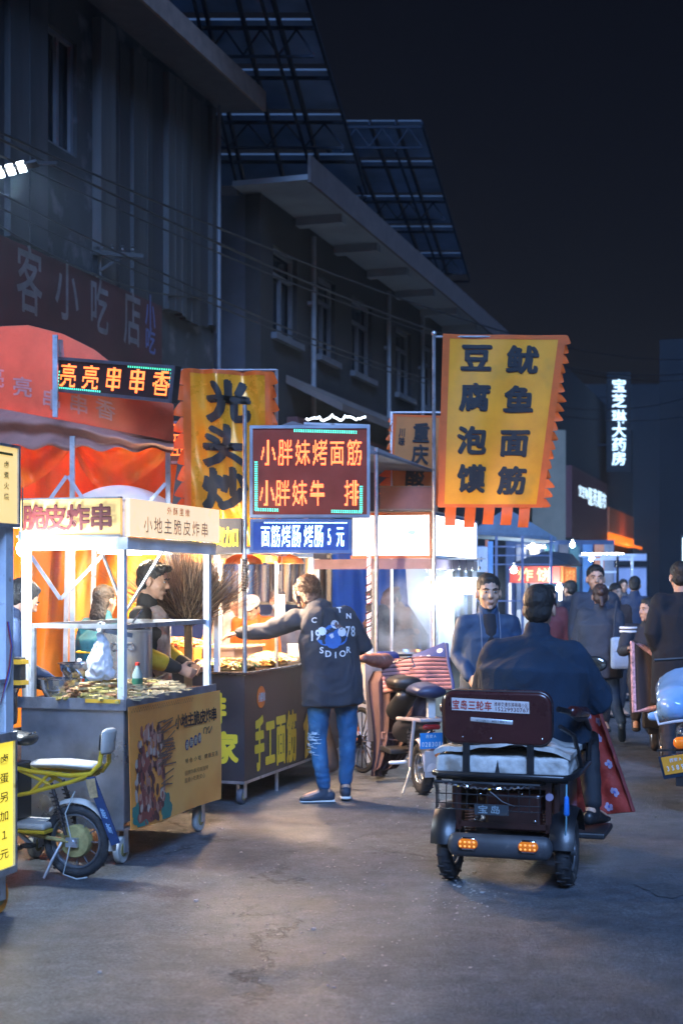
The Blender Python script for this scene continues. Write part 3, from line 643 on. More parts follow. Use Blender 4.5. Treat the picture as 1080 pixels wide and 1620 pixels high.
for k in range(200):
    b = rr.uniform(.10, .80); wdt = .16*(1-abs(b-.42)**1.6*1.8); a = .20+rr.uniform(-wdt, wdt)+.05*(b-.5); blob(a, b, .014, rr.uniform(.03, .06), rr.uniform(-.25, .2), rr.choice((0, 0, 1, 1, 2, 2, 5)))
for k in range(26):
    b = rr.uniform(.25, .82); a0_ = .30+rr.uniform(-.04, .04); ln = rr.uniform(.08, .17); lay += 2; o_ = .0036+lay*.00001; sl = rr.uniform(-.02, .10); mb.m = 4
    mb.add([bsheet(a0_, b, o_), bsheet(a0_+ln, b+sl, o_), bsheet(a0_+ln, b+sl+.010, o_), bsheet(a0_, b+.014, o_)], [(0, 1, 2, 3)])
part('food_picture', mb, pal, bn)
# X braces hanging at the back of the frame
for a, b in ((( -.64, .95, 1.84), (-.46, .95, 1.42)), ((-.46, .95, 1.42), (-.18, .95, 1.84))): part('brace', MB().bar(a, b, .026, .012), galv, B)
lamp = thing('work_lamp', 'dazzling white lamp under the sign of the leftmost cart', 'lamp', px(36, 868, 8.15), 0)
part('bulb', MB().ell((0, 0, 0), (.035, .035, .045), 14, 10), bulbm, lamp, True); part('socket', MB().cyl((0, 0, .04), (0, 0, .10), .02), whitep, lamp, True); part('cable', MB().tube([(0, 0, .1), (0, .0, .35)], .004, 5), blackp, lamp)
plight('work_lamp_light', (.05, .0, -.08), 120, (.82, .92, 1), .06, lamp)
lamp = thing('tube_lamp', 'white tube lamp under the roof of the skewer cart', 'lamp', bloc(-.33, .62, 1.80), RZ)
part('light_tube', MB().cyl((0, -.28, 0), (0, .28, 0), .013, n=10), mat('tube_glow', (1, 1, 1), .5, emit=(1, .93, .82), estr=38, bump=0), lamp, True); part('fitting', MB().bx(-.02, .02, -.3, .3, .016, .04), whitep, lamp)

# goods on the skewer cart
def stick_pile(n, cx, cy, z, spread, rnd, ln=.2):
    m = MB()
    for k in range(n):
        a = rnd.gauss(.25, .6); x = cx+rnd.uniform(-spread[0], spread[0]); y = cy+rnd.uniform(-spread[1], spread[1]); hgt = spread[2]*max(0, 1-((x-cx)/spread[0])**2*.8-((y-cy)/spread[1])**2*.6)
        zz = z+.006+rnd.random()*hgt; d = Vector((math.cos(a), math.sin(a), rnd.uniform(-.08, .12)))*ln/2; c = Vector((x, y, zz))
        m.m = 0; m.bar(c-d, c+d, .0035); m.m = rnd.choice((1, 1, 2, 3))
        for q in range(5): m.box(c+d*(-.9+.28*q), (.03, .018, .014), Matrix.Rotation(a+rnd.uniform(-.3, .3), 3, 'Z') @ Matrix.Rotation(rnd.uniform(-.4, .4), 3, 'X'))
    return m
bamboo = mat('bamboo_stick', (.52, .38, .20), .7); skw = [bamboo, mat('skewer_food_pale', (.52, .36, .16), .55), mat('skewer_food_brown', (.26, .12, .05), .5), mat('skewer_food_yellow', (.55, .42, .12), .5)]
rr = random.Random(21)
for (x, y, n, sp, lb) in ((-.20, .16, 260, (.20, .13, .11), 'heap of battered skewers at the near corner of the steel cart'), (-.17, .62, 240, (.14, .28, .075), 'heap of yellowish skewers along the street side of the steel cart')):
    p = bloc(x, y, .936); m = stick_pile(n, 0, 0, 0, sp, rr); o = part('skewer_pile', m, skw); o.location = p; o.rotation_euler.z = RZ; tag(o, lb, 'food', 'heaps of skewers on the steel cart', 'stuff')
def basin(lb, loc, r, h):
    t = thing('steel_basin', lb, 'basin', loc, 0, 'steel basins on the skewer cart')
    part('bowl', MB().lathe((0, 0, 0), [(r*.62, .003), (r*.7, 0), (r*.93, h*.5), (r*.97, h-.008), (r*1.06, h-.004), (r*1.06, h), (r*.95, h), (r*.90, h*.5), (r*.66, .01)], 36), inox, t, True)
    return t
basin('lower wide steel basin at the left end of the steel cart', bloc(-.475, .13, .936), .125, .115)
t = basin('upper shiny steel basin stacked on the wide one', bloc(-.40, .24, 1.052), .13, .085)
P0 = bloc(-.49, 1.02, .936)
t = thing('stock_pot', 'tall shiny stainless steel pot behind the skewers', 'pot', P0, 0)
potm = mat('brushed_pot_steel', (.72, .72, .72), .28, .85, .15, 6, .1, 20, stretch=(1, 1, .1))
part('pot_body', MB().lathe((0, 0, 0), [(.15, 0), (.158, .01), (.158, .36), (.165, .365), (.165, .375), (.15, .378), (.148, .36), (.146, .03)], 40), potm, t, True)
part('lid', MB().lathe((0, 0, .379), [(.163, 0), (.165, .008), (.12, .022), (.02, .03)], 36), inox, t, True)
for s in (-1, 1): part('handle', MB().torus((s*.05, -.162, .27), (0, 1, 0), .022, .005, 14, 6), inox, t, True)
part('ladle', MB().bar((.03, 0, .40), (.10, .02, .50), .012).ell((.03, 0, .40), (.03, .03, .012), 12, 6), inox, t, True)
t = thing('plastic_bag', 'white plastic bag hanging from the rail of the steel cart', 'bag', bloc(-.20, .10, 1.345), RZ)
m = MB(); m.limb([(0, 0, -.02), (.005, 0, -.09), (-.005, 0, -.19), (.0, 0, -.25)], [(.016, .014), (.04, .03), (.078, .055), (.07, .05)], n=20); m.limb([(-.055, 0, -.27), (.06, 0, -.26)], [.035, .03]); m.limb([(0, 0, -.03), (-.02, 0, .02)], [.012, .008]); m.limb([(0, 0, -.03), (.025, 0, .03)], [.012, .008])
ME_BAG = (m, t, mat('white_film', (.80, .83, .86), .35, 0, .05, 6, .5, 14, transl=.45)); part('handle_loop', MB().torus((0, 0, .015), (0, 1, 0), .022, .004, 14, 6), mat('white_film', (0, 0, 0)), t, True)
t = thing('scanner_box', 'black box wrapped with two bands of yellow tape at the cart corner', 'box', bloc(-.645, -.055, 1.0), RZ)
part('box_body', MB().bx(-.03, .03, -.03, .03, 0, .18), blackp, t, bevel=.006); yt = mat('yellow_tape', (0, 0, 0))
for z in (.02, .14): part('tape', MB().bx(-.032, .032, -.032, .032, z, z+.028).bar((.03, -.03, z+.014), (.075, -.02, z+.016), .004, .024), yt, t)
part('cable', MB().tube([(0, 0, 0), (-.01, -.03, -.06), (-.05, -.03, -.12), (-.08, -.02, -.2)], .006, 6), blackp, t)

# ---------------------------------------------------------------- yellow lightbox cart cut by the left edge
AO = Vector((-1.615, 7.0, 0))
A = thing('lightbox_cart', 'white cart with yellow lit price panels cut by the left edge', 'food cart', AO, RZ)
part('cart_body', MB().bx(-.8, -.03, -1.3, 0, .2, .88), mat('white_cart_panel', (.6, .62, .66), .5), A)
ylit = mat('yellow_lightbox', (.9, .75, .1), .4, 0, .06, 3, 0, emit=(1.0, .78, .06), estr=.85)
lb_ = part('light_panel', MB().bx(-.02, .012, -1.28, -.02, .225, .835), ylit, A)
part('panel_frame', MB().bx(-.025, .025, -1.3, .0, .19, .224).bx(-.025, .025, -1.3, .0, .836, .88).bx(-.025, .025, -.02, .0, .224, .836), galv, lb_)
fn = plane_fn((.013, 0, 0), (0, 1, 0), (0, 0, 1)); mb = MB()
put_text(mb, fn, [(c, -.105, .755-.092*i, .085, .052) for i, c in enumerate('卤蛋另加１元')]+[(c, -.3, .755-.092*i, .085, .052) for i, c in enumerate('招牌卤面八元')], .012, off=.002)
part('lettering', mb, mat('olive_ink', (.12, .13, .02), .6, bump=0), lb_)
for y in (-.03, -1.25): part('post', MB().bx(-.07, .0, y-.035, y+.035, .88, 1.92), wht, A)
u_ = part('upper_light_panel', MB().bx(-.05, .012, -1.28, .02, 1.90, 2.27), mat('pale_yellow_lightbox', (.85, .65, .3), .4, 0, .06, 3, 0, emit=(1.0, .70, .24), estr=.75), A)
part('panel_frame', MB().bx(-.055, .02, -1.3, .04, 2.271, 2.285).bx(-.055, .02, -1.3, .04, 1.88, 1.899).bx(-.055, .02, .021, .04, 1.90, 2.27), galv, u_)
mb = MB(); put_text(mb, fn, [(c, -.085, 2.185-.052*i, .05, .036) for i, c in enumerate('卤煮火烧')]+[('一', -.09, 2.235, .14, .12)], .012, off=.002); part('lettering', mb, mat('olive_ink', (0, 0, 0)), u_)
part('glass_pane', MB().bx(-.01, -.005, -1.25, -.07, .885, 1.12), glassm, A); part('pane_rail', MB().bx(-.02, .0, -1.25, -.07, 1.12, 1.14), galv, A)
part('bag_of_greens', MB().ell((-.12, -.2, .95), (.06, .09, .05), 14, 8), mat('green_leaf', (.04, .16, .07), .6, 0, .4, 20, .6), A, True)
caster(A, -.03, -.10, .085, mat('orange_wheel', (.75, .24, .02), .5, 0, .1, 10))
for k in range(3): part('cable', MB().tube([(.005+.006*k, -.06, 1.42), (.02, -.05+.01*k, 1.3), (.015, -.06, 1.2-.03*k), (-.02, -.08, 1.02), (-.01, -.3, .95+.05*k)], .004, 5), mat('wire_%s' % ('red', 'blue', 'grey')[k], ((.3, .03, .03), (.03, .08, .4), (.3, .3, .3))[k], .5, bump=0), A, True)

# ---------------------------------------------------------------- dark gluten cart
CO = Vector((-.705, 10.3, 0))
def cloc(x, y, z=0): return CO+NRM*x+DIR*y+Vector((0, 0, z))
def sc(u): return s_of(u, CO.x, CO.y)
W, L = 1.0, 2.45
Cc = thing('gluten_cart', 'charcoal food cart with yellow 手工面筋 letters and orange round badge', 'food cart', CO, RZ)
char = mat('charcoal_panel', (.035, .034, .042), .42, 0, .2, 2, .05, spots=((.07, .07, .08), 4, .62))
part('cart_body', MB().bx(-W+.01, -.01, .01, L, .17, .90), char, Cc, bevel=.005)
part('end_panel', MB().bx(-W, -.003, -.004, .006, .165, .945), char, Cc); part('side_panel', MB().bx(-.006, .004, 0, L, .165, .945), char, Cc)
part('bottom_trim', MB().bx(-W, .008, -.010, -.005, .155, .175).bx(.005, .010, -.01, L, .155, .175), galv, Cc)
part('countertop', MB().bx(-W-.02, .03, -.03, L+.02, .946, .966), mat('dark_steel_top', (.12, .10, .10), .25, .9, .3, 4), Cc, bevel=.003)
fn = plane_fn((.005, 0, 0), (0, 1, 0), (0, 0, 1)); mb = MB()
yl = mat('yellow_vinyl_letter', (.85, .62, .04), .45, 0, .06, 5, 0)
for ch, u0, u1, va, vb in (('手', 401, 417, 1133, 1219), ('工', 418, 434, 1133, 1214), ('面', 435, 451, 1128, 1209), ('筋', 452, 468, 1124, 1205), ('食', 478, 494, 1119, 1199), ('全', 503, 519, 1112, 1190)):
    a, b = sc(u0), sc(u1); Y = CO.y+DIR.y*(a+b)/2; put_text(mb, fn, [(ch, (a+b)/2, (zat(va, Y)+zat(vb, Y))/2, (b-a)*.98, (zat(va, Y)-zat(vb, Y))*1.02)], 0, off=.002, fat=.042)
part('lettering', mb, yl, Cc)
a = sc(412); mb = MB(); mb.lathe((.005, a, .762), [(.001, 0), (.082, 0), (.082, .003), (.001, .003)], 32, (1, 0, 0))
for i in range(len(mb.v)): x, y, z = mb.v[i]; mb.v[i] = (x, a+(y-a)*1.05, z)
bd = part('badge', mb, mat('orange_badge', (1.0, .20, .015), .45, bump=0), Cc)
mb = MB(); put_text(mb, fn, [(c, a-.048+.048*i, .762, .05, .075) for i, c in enumerate('小胖妹')], .02, off=.005); part('badge_lettering', mb, whitepaint, bd)
fe = plane_fn((0, -.005, 0), (1, 0, 0), (0, 0, 1)); mb = MB()
put_text(mb, fe, [('排', -.235, .70, .20, .23), ('家', -.150, .415, .22, .235), ('皇', -.42, .415, .22, .235), ('牛', -.48, .70, .20, .23)], 0, off=.002, fat=.045)
part('end_lettering', mb, yl, Cc)
for x, y in ((-.04, .05), (-W+.08, .05), (-.06, L-.1), (-W+.08, L-.1)): caster(Cc, x, y, .058, mat('grey_wheel', (.10, .10, .12), .6), .04)
for x, y in ((-.21, .0), (-.0, L*.62), (-W+.02, 0), (-W+.02, L-.03)): part('post', MB().bx(x-.018, x+.018, y-.018, y+.018, .966, 1.82), wht, Cc)
part('corner_post', MB().cyl((.01, -.01, .966), (.01, -.01, 2.9), .016, n=10), galv, Cc, True)
m = MB(); pts = [(.01+.026*math.cos(k*.8), -.01+.026*math.sin(k*.8), 1.55+.0016*k*.9) for k in range(170)]; part('coiled_wire', MB().tube(pts, .004, 5), blackp, Cc, True)
for a, b in (((-W, -.0, 1.84), (.05, -.0, 1.84)), ((.0, 0, 1.84), (0, L*.62, 1.84)), ((-W, L*.6, 1.84), (0, L*.6, 1.84))): part('roof_rail', MB().bar(a, b, .035), wht, Cc)
part('roof_sheet', MB().bx(-W, .02, .02, L*.62, 1.862, 1.875), whtf, Cc)
bf = part('fee_board', MB().bx(-.24-.32, -.005, -.045, -.02, 1.83, 2.08), char, Cc)
mb = MB(); put_text(mb, plane_fn((0, -.046, 0), (1, 0, 0), (0, 0, 1)), [('免', -.37, 1.945, .115, .15), ('费', -.18, 1.945, .115, .15), ('加', -.075, 1.945, .115, .15)], 0, off=.002, fat=.035); part('lettering', mb, yl, bf)
# food on the counter
rr = random.Random(9)
nood = [mat('fried_gluten', (.62, .33, .08), .45, 0, .3, 30), mat('pale_noodle', (.72, .52, .24), .45, 0, .2, 30), mat('chopped_greens', (.10, .22, .05), .6), mat('chilli_orange', (.65, .18, .03), .5)]
def noodle_heap(lb, loc, rx, ry, hz, n, green=.08):
    m = MB(); m.m = 0; m.ell((0, 0, 0), (rx*.95, ry*.95, hz*.8), 20, 8)
    for k in range(n):
        a, q = rr.random()*6.28, math.sqrt(rr.random()); x, y = rx*q*math.cos(a), ry*q*math.sin(a); z = hz*math.sqrt(max(0, 1-q*q*.9)); m.m = 2 if rr.random() < green else rr.choice((0, 0, 1, 1, 3))
        t = rr.random()*6.28; ln = rr.uniform(.03, .07); d = Vector((math.cos(t), math.sin(t), 0))
        m.tube([(x-d.x*ln, y-d.y*ln, z-.004), (x+rr.uniform(-.01, .01), y+rr.uniform(-.01, .01), z+.014), (x+d.x*ln, y+d.y*ln, z-.002)], .0065, 4)
    o = part('noodle_heap', m, nood, None, True); o.location = loc; o.rotation_euler.z = RZ
    return tag(o, lb, 'food', 'heaps of fried food on the charcoal cart', 'stuff')
noodle_heap('low heap of chopped fried noodles at the near end of the charcoal cart', cloc(-.28, .30, .975), .26, .20, .06, 520, .14)
noodle_heap('long glistening heap of fried gluten beside the woman', cloc(-.24, .92, .975), .22, .42, .08, 650, .04)
noodle_heap('orange heap of food in the tray at the back of the charcoal cart', cloc(-.72, .42, 1.13), .20, .20, .05, 320, .02)
t = thing('food_tray', 'orange tray raised at the back of the charcoal cart', 'tray', cloc(-.72, .42, .967), RZ)
m = MB(); 
for a in ((-.26, .26, -.26, -.25), (-.26, .26, .25, .26), (-.26, -.25, -.25, .25), (.25, .26, -.25, .25)): m.bx(a[0], a[1], a[2], a[3], .0, .16)
part('tray_body', m.bx(-.25, .25, -.25, .25, .0, .12), mat('orange_plastic', (.72, .25, .04), .4), t)
mb = MB()
for k in range(16): an = math.pi*k/15; mb.bar((.0+.012*math.cos(an), -.263, .05+.012*math.sin(an)), (.035*math.cos(an), -.263, .05+.035*math.sin(an)), .003)
part('sun_mark', mb, inkm, t)
t = thing('plastic_crate', 'translucent whitish plastic box standing on the charcoal cart', 'box', cloc(-.40, .62, .967), RZ)
m = MB()
for a in ((-.2, .2, -.30, -.294), (-.2, .2, .294, .30), (-.2, -.194, -.294, .294), (.194, .2, -.294, .294)): m.bx(a[0], a[1], a[2], a[3], 0, .15)
part('box_body', m.bx(-.194, .194, -.294, .294, 0, .006), mat('milky_plastic', (.78, .66, .58), .3, 0, .05, 5, .05, transl=.5), t, bevel=.002)
part('rim', MB().bx(-.215, .215, -.315, -.301, .15, .165).bx(-.215, .215, .301, .315, .15, .165).bx(-.215, -.2, -.301, .301, .15, .165).bx(.2, .215, -.301, .301, .15, .165), mat('milky_plastic', (0, 0, 0)), t)
o = part('noodle_heap', MB().ell((0, 0, .06), (.18, .27, .10), 20, 10), nood[1], None, True); o.location = cloc(-.40, .62, .972); o.rotation_euler.z = RZ; tag(o, 'smooth pale food filling the translucent box', 'food', kind='stuff')
# heat lamps
shade = mat('orange_glass_shade', (.85, .30, .05), .3, 0, .05, 5, 0, transl=.6)
for x, y, lb in ((-.03-.07, .18, 'nearer orange heat lamp shade left of the corner post'), (.0-.07, .95, 'farther orange heat lamp shade right of the corner post')):
    p = cloc(x-.12, y, 1.76) if y < .5 else px(452, 886, 11.2); p = px(385, 886, 10.6) if y < .5 else px(452, 886, 11.2)
    t = thing('heat_lamp', lb, 'lamp', p, 0, 'orange heat lamps over the food')
    part('lamp_shade', MB().lathe((0, 0, 0), [(.145, -.03), (.147, -.028), (.13, .005), (.08, .035), (.03, .05), (.028, .048), (.078, .031), (.127, .0), (.143, -.03)], 32), shade, t, True)
    part('cord', MB().tube([(0, 0, .05), (0, 0, .13)], .004, 5), blackp, t); part('bulb', MB().ell((0, 0, -.0), (.03, .03, .03), 12, 8), mat('warm_bulb', (1, 1, 1), .5, emit=(1, .55, .2), estr=20, bump=0), t, True)
    plight('heat_lamp_light', (0, 0, -.07), 230, (1, .66, .40), .05, t)
t = thing('price_tag', 'white tag card hanging on a cord in the charcoal cart', 'tag', px(445, 955, 11.0), 0)
part('cord', MB().tube([(0, 0, .08), (.005, 0, .38)], .003, 5), blackp, t); part('card', MB().bx(-.028, .028, -.003, .003, -.10, .07), whitep, t, bevel=.002)
part('printed_code_frame', MB().bx(-.017, .017, -.0045, -.0035, -.08, .02), mat('pale_blue_print', (.35, .42, .5), .6), t)

# LED running-text boards on the charcoal cart
ledbg = mat('led_glow_face', (.32, .036, .014), .35, 0, .1, 8, 0)  # red glow of the LEDs put into the face colour
alu = mat('aluminium_frame', (.45, .46, .50), .35, .8, .1, 8, .03)
ledo = mat('orange_led', (1, .2, .05), .5, emit=(1.0, .17, .035), estr=9, bump=0)
ledw = mat('hot_led', (.4, .06, .02), .5, emit=(1.0, .15, .035), estr=3.2, bump=0)
ledg = mat('green_led', (.1, 1, .7), .5, emit=(.10, .85, .50), estr=1.25, bump=0)
ledb = mat('white_led', (.8, .9, 1), .5, emit=(.45, .68, 1.0), estr=4, bump=0)
def board(name, label, loc, rz, w, h, d=.07, bg=None, frame=None):
    t = thing(name, label, 'led sign', loc, rz)
    part('housing', MB().bx(-w/2, w/2, .004, d, -h/2, h/2), blackm, t)
    part('face', MB().bx(-w/2+.022, w/2-.022, -.001, .003, -h/2+.022, h/2-.022), bg or ledbg, t)
    f = .022
    part('frame', MB().bx(-w/2, w/2, -.012, .0035, h/2-f, h/2).bx(-w/2, w/2, -.012, .0035, -h/2, -h/2+f).bx(-w/2, -w/2+f, -.012, .0035, -h/2+f, h/2-f).bx(w/2-f, w/2, -.012, .0035, -h/2+f, h/2-f), frame or alu, t)
    return t
yb = 10.22
c0 = px(490, 746, yb); w_ = 190/F*yb; h_ = 146/F*yb
t = board('led_sign', 'square LED board reading 小胖妹烤面筋 in orange inside green light bars', c0, R(-1), w_, h_)
fn = plane_fn((0, -.001, 0), (1, 0, 0), (0, 0, 1)); q = yb/F; mb = MB()
led_text(mb, fn, [(c, (424-490+27.3*i)*q, (746-716)*q, 25*q, 45*q) for i, c in enumerate('小胖妹烤面筋')], 16, .60, .004)
led_text(mb, fn, [(c, (x-490)*q, (746-780)*q, 25*q, 45*q) for x, c in ((422, '小'), (447, '胖'), (474, '妹'), (502, '牛'), (556, '排'))], 16, .60, .004)
part('led_lettering', mb, ledw, t, stuff=True)
mb = MB(); q_ = lambda u, v: ((u-490)*q, (746-v)*q)
for (u0, v0, u1, v1) in ((466, 681, 563, 684), (405, 731, 405, 806), (405, 806, 439, 807), (525, 809, 571, 810), (571, 770, 571, 809)):
    for o_ in (-.006, .006):
        a, b = q_(u0, v0), q_(u1, v1)
        if abs(u1-u0) > abs(v1-v0): led_line(mb, fn, a[0], a[1]+o_, b[0], b[1]+o_, .016, .005, .005)
        else: led_line(mb, fn, a[0]+o_, a[1], b[0]+o_, b[1], .016, .005, .005)
part('green_led_bar', mb, ledg, t, stuff=True)
w2, h2 = 160/F*yb, 54/F*yb
t = board('led_sign', 'low LED board with white-blue running text under the square one', px(476, 848, yb+.0), R(2), w2, h2, .10, mat('led_blue_glow_face', (.04, .10, .34), .35, bump=0), mat('blue_grey_frame', (.15, .22, .38), .4, .5))  # blue face colour carries the glow of the LEDs
mb = MB()
led_text(mb, fn, [(c, (-56+16.2*i)*q, 0, 15.5*q, 38*q) for i, c in enumerate('面筋烤肠')]+[(c, (13+16.2*i-1)*q, 0, 15.5*q, 38*q) for i, c in enumerate('烤肠')]+[(c, (48+14*i)*q, 0, 13*q, 36*q) for i, c in enumerate('5元')], 16, .60, .004)
led_line(mb, fn, -57*q, 21*q, 72*q, 21*q, .012, .004)
part('led_lettering', mb, ledb, t, stuff=True)

# ---------------------------------------------------------------- long yellow cloth banners
def flag(name, label, TL, TR, BR, BL, cloth, trim, items, ink, fold, tongues=(12, 0, 5), brush=.03, border=.06, th=.003, group='yellow cloth banners over the stalls', bold=.012):
    t = thing(name, label, 'banner', BL, 0, group); O = Vector(BL)
    f = patch(TL-O, TR-O, BR-O, BL-O, fold); wpx = (TR-TL).length; hpx = (TL-BL).length
    c = part('cloth', MB().sheet(f, 60, 80, th), cloth, t, True)
    bw, bh = border, border*wpx/hpx
    m = MB(); sub = lambda a0, a1, b0, b1: (lambda a, b, off=0: f(a0+(a1-a0)*a, b0+(b1-b0)*b, off+.0028))
    m.sheet(sub(0, bw, 0, 1), 4, 60, .002); m.sheet(sub(1-bw, 1, 0, 1), 4, 60, .002); m.sheet(sub(bw, 1-bw, 1-bh*.6, 1), 50, 3, .002)
    if tongues[2]: m.sheet(sub(bw, 1-bw, 0, bh*.45), 50, 3, .002)
    part('border', m, trim, t, True)
    rr = random.Random(4)
    for side, n in ((1, tongues[0]), (0, tongues[1])):
        for k in range(n):
            b1 = 1-(k+.04)/n; b0 = 1-(k+1)/n; ln = .075*(1+rr.uniform(-.55, .35))/wpx*1.0
            def tf(a, b, off=0, b0=b0, b1=b1, ln=ln):
                e = (1-abs(2*b-1)**1.3); x = a*ln*(.25+.75*e); A_ = 1+x if side else -x; B_ = b0+(b1-b0)*b-a*.35*(b1-b0)*e; return f(A_, B_, off)+Vector((0, -.02*a*math.sin(k*1.7), 0))
            part('fringe_tongue', MB().sheet(tf, 4, 6, .002), trim, t, True)
    for k in range(tongues[2]):
        a0_ = .07+k*.9/tongues[2]; a1_ = a0_+.105
        part('hanging_tab', MB().sheet(lambda a, b, off=0: f(a0_+(a1_-a0_)*a+.01*math.sin(k), -.105*(1-b)*(1+.1*math.sin(k*2)), off)+Vector((0, .02*math.sin(3*b+k), 0)), 4, 6, .002), trim, t, True)
    mb = MB(); put_text(mb, f, items, 0, 2, brush=brush, off=.0045, fat=bold*1.6); part('lettering', mb, ink, t)
    return t, f
gold = mat('golden_cloth', (1.0, .40, .008), .50, 0, .12, 3, .15, 90, transl=.25, spots=((.72, .33, .02), 2.2, .60))
satin = mat('golden_satin', (.92, .36, .015), .28, .15, .12, 3, .1, 60, transl=.15)
orc = mat('orange_cloth', (.85, .16, .02), .6, 0, .12, 5, .15, 90, transl=.3)
Yb = 12.4
def foldB(a, b): return .018*math.sin(5*a+2*b+1)+.012*math.sin(11*a-4*b)+.02*(1-b)*math.sin(3*a)+.03*max(0, a-.8)*5*math.sin(6*b+1)*.5
cols = [('鱿', .667, .855), ('鱼', .672, .625), ('面', .668, .375), ('筋', .68, .155), ('豆', .285, .865), ('腐', .29, .635), ('泡', .285, .385), ('馍', .30, .165)]
bt, bf_ = flag('cloth_banner', 'large yellow cloth banner reading 鱿鱼面筋 and 豆腐泡馍 with orange tabs', px(700, 528, Yb), px(894, 531, Yb), px(857, 803, Yb), px(692, 803, Yb), gold, orc, [(c, a, b, .27, .165) for c, a, b in cols], inkm, foldB, (18, 0, 5))
pl = thing('banner_pole', 'tall thin pole carrying the large yellow banner', 'pole', gp(684, 1215) if False else Vector((px(686, 925, Yb).x, Yb, 0)), 0)
part('pole', MB().cyl((0, 0, .0), (0, 0, 3.78), .016, n=8), galv, pl, True); part('cross_bar', MB().cyl((.0, 0.02, 3.765), (1.16, .02, 3.765), .01, n=6), galv, pl, True); part('finial', MB().ell((0, 0, 3.79), .025, 10, 8), galv, pl, True)
Yc = 11.0
def foldC(a, b): return .022*math.sin(9*a+5*b)+.02*math.sin(17*a-7*b+1)*(.4+.6*b)+.012*math.sin(26*a+12*b)+.05*(a-.5)**2
flag('cloth_banner', 'creased golden satin banner reading 光头炒面 behind the LED board', px(290, 583, Yc), px(430, 588, Yc), px(432, 890, Yc), px(293, 890, Yc), satin, orc, [('光', .50, .835, .50, .22), ('头', .45, .605, .50, .22), ('炒', .46, .38, .52, .22), ('面', .46, .12, .50, .22)], inkm, foldC, (14, 12, 0), .045, .08)
pl = thing('banner_pole', 'thin pole carrying the golden satin banner', 'pole', Vector((px(437, 925, Yc).x, Yc+.04, 0)), 0)
part('pole', MB().cyl((0, 0, 0), (0, 0, 3.27), .014, n=8), galv, pl, True); part('cross_bar', MB().cyl((0, -.01, 3.265), (-.74, -.01, 3.265), .009, n=6), galv, pl, True)
Yd = 13.9
dull = mat('dull_orange_cloth', (.62, .22, .05), .6, 0, .12, 3, .15, transl=.25)
flag('cloth_banner', 'small orange cloth banner reading 重庆酸 left of the large one', px(622, 655, Yd), px(700, 658, Yd), px(694, 800, Yd), px(612, 798, Yd), dull, orc, [('重', .58, .80, .34, .23), ('庆', .58, .56, .34, .23), ('酸', .50, .32, .38, .25), ('川', .20, .80, .13, .10), ('味', .20, .70, .13, .10)], inkm, lambda a, b: .01*math.sin(6*a+3*b), (0, 10, 0), .02, .07)
pl = thing('banner_pole', 'pale thin pole at the left edge of the small orange banner', 'pole', Vector((px(619, 925, Yd).x, Yd, 0)), 0)
part('pole', MB().cyl((0, 0, 0), (0, 0, 3.29), .014, n=8), wht, pl, True); part('cross_bar', MB().cyl((0, 0.01, 3.285), (.5, .01, 3.285), .009, n=6), wht, pl, True)
pl = thing('brown_signboard', 'blank brown board under the small orange banner', 'signboard', px(643, 788, 13.3), 0)
part('board', MB().bx(-.25, .25, -.02, .02, -.10, .10), mat('brown_board', (.22, .10, .09), .6), pl); part('board_rim', MB().bx(-.27, .27, -.03, .03, .10, .112).bx(-.27, .27, -.03, .03, -.112, -.10), mat('brown_fascia', (0, 0, 0)), pl)

# ---------------------------------------------------------------- steaming stall with white light boxes
DO = Vector((.858, 13.5, 0))
def dloc(x, y, z=0): return DO+NRM*x+DIR*y+Vector((0, 0, z))
W, L = 1.15, 1.9
D = thing('steam_stall', 'food stall with two dazzling white light boxes and steam', 'food stall', DO, RZ)
whl = mat('white_lightbox', (.9, .9, .9), .4, emit=(.95, .97, 1.0), estr=2.6, bump=0, var=.0)
ofr = mat('orange_frame', (.55, .20, .10), .5)
z0, z1 = 1.88, 2.26
p1 = part('end_light_box', MB().bx(-.78, -.02, -.02, .06, z0, z1), whl, D); part('box_frame', MB().bx(-.80, .0, -.03, .07, z1, z1+.03).bx(-.80, .0, -.03, .07, z0-.03, z0).bx(-.02, .0, -.03, .07, z0, z1), ofr, p1)
mb = MB(); mb.m = 0; f_ = plane_fn((0, -.021, 0), (1, 0, 0), (0, 0, 1))
mb.add([f_(-.20+.045*math.cos(t), 2.10+.028*math.sin(t)*(1.2 if math.cos(t) > 0 else .6), .002) for t in [k*.524 for k in range(12)]], [tuple(range(12))])
part('blue_mark', mb, mat('pale_blue_mark', (.3, .6, .75), .5, emit=(.3, .75, .9), estr=.9, bump=0), p1)
p2 = part('side_light_box', MB().bx(-.06, .02, .06, L-.0, z0, z1), whl, D); part('box_frame', MB().bx(-.07, .03, .05, L+.02, z1, z1+.025).bx(-.07, .03, .05, L+.02, z0-.025, z0).bx(-.07, .03, L, L+.02, z0, z1), mat('blue_grey_frame', (0, 0, 0)), p2)
part('lower_fascia', MB().bx(-1.2, .0, -.03, .03, z0-.13, z0-.035), mat('mauve_fascia', (.22, .16, .22), .5), D); part('lower_fascia', MB().bx(-.03, .03, .03, L, z0-.13, z0-.035), mat('mauve_fascia', (0, 0, 0)), D)
for x, y in ((0, 0), (0, L), (-1.15, 0), (-1.15, L)): part('post', MB().bx(x-.02, x+.02, y-.02, y+.02, .1, z0-.03), wht, D)
part('roof_sheet', MB().bx(-1.15, 0, 0, L, z1+.032, z1+.045), whtf, D)
part('counter_body', MB().bx(-1.13, -.02, .02, L, .14, .86), mat('cream_counter', (.72, .62, .42), .5, 0, .1, 3), D, bevel=.005)
part('countertop', MB().bx(-1.16, .03, -.02, L+.03, .861, .885), inox, D)
tubeg = mat('dazzling_tube', (1, 1, 1), .5, emit=(.78, .90, 1.0), estr=12, bump=0)
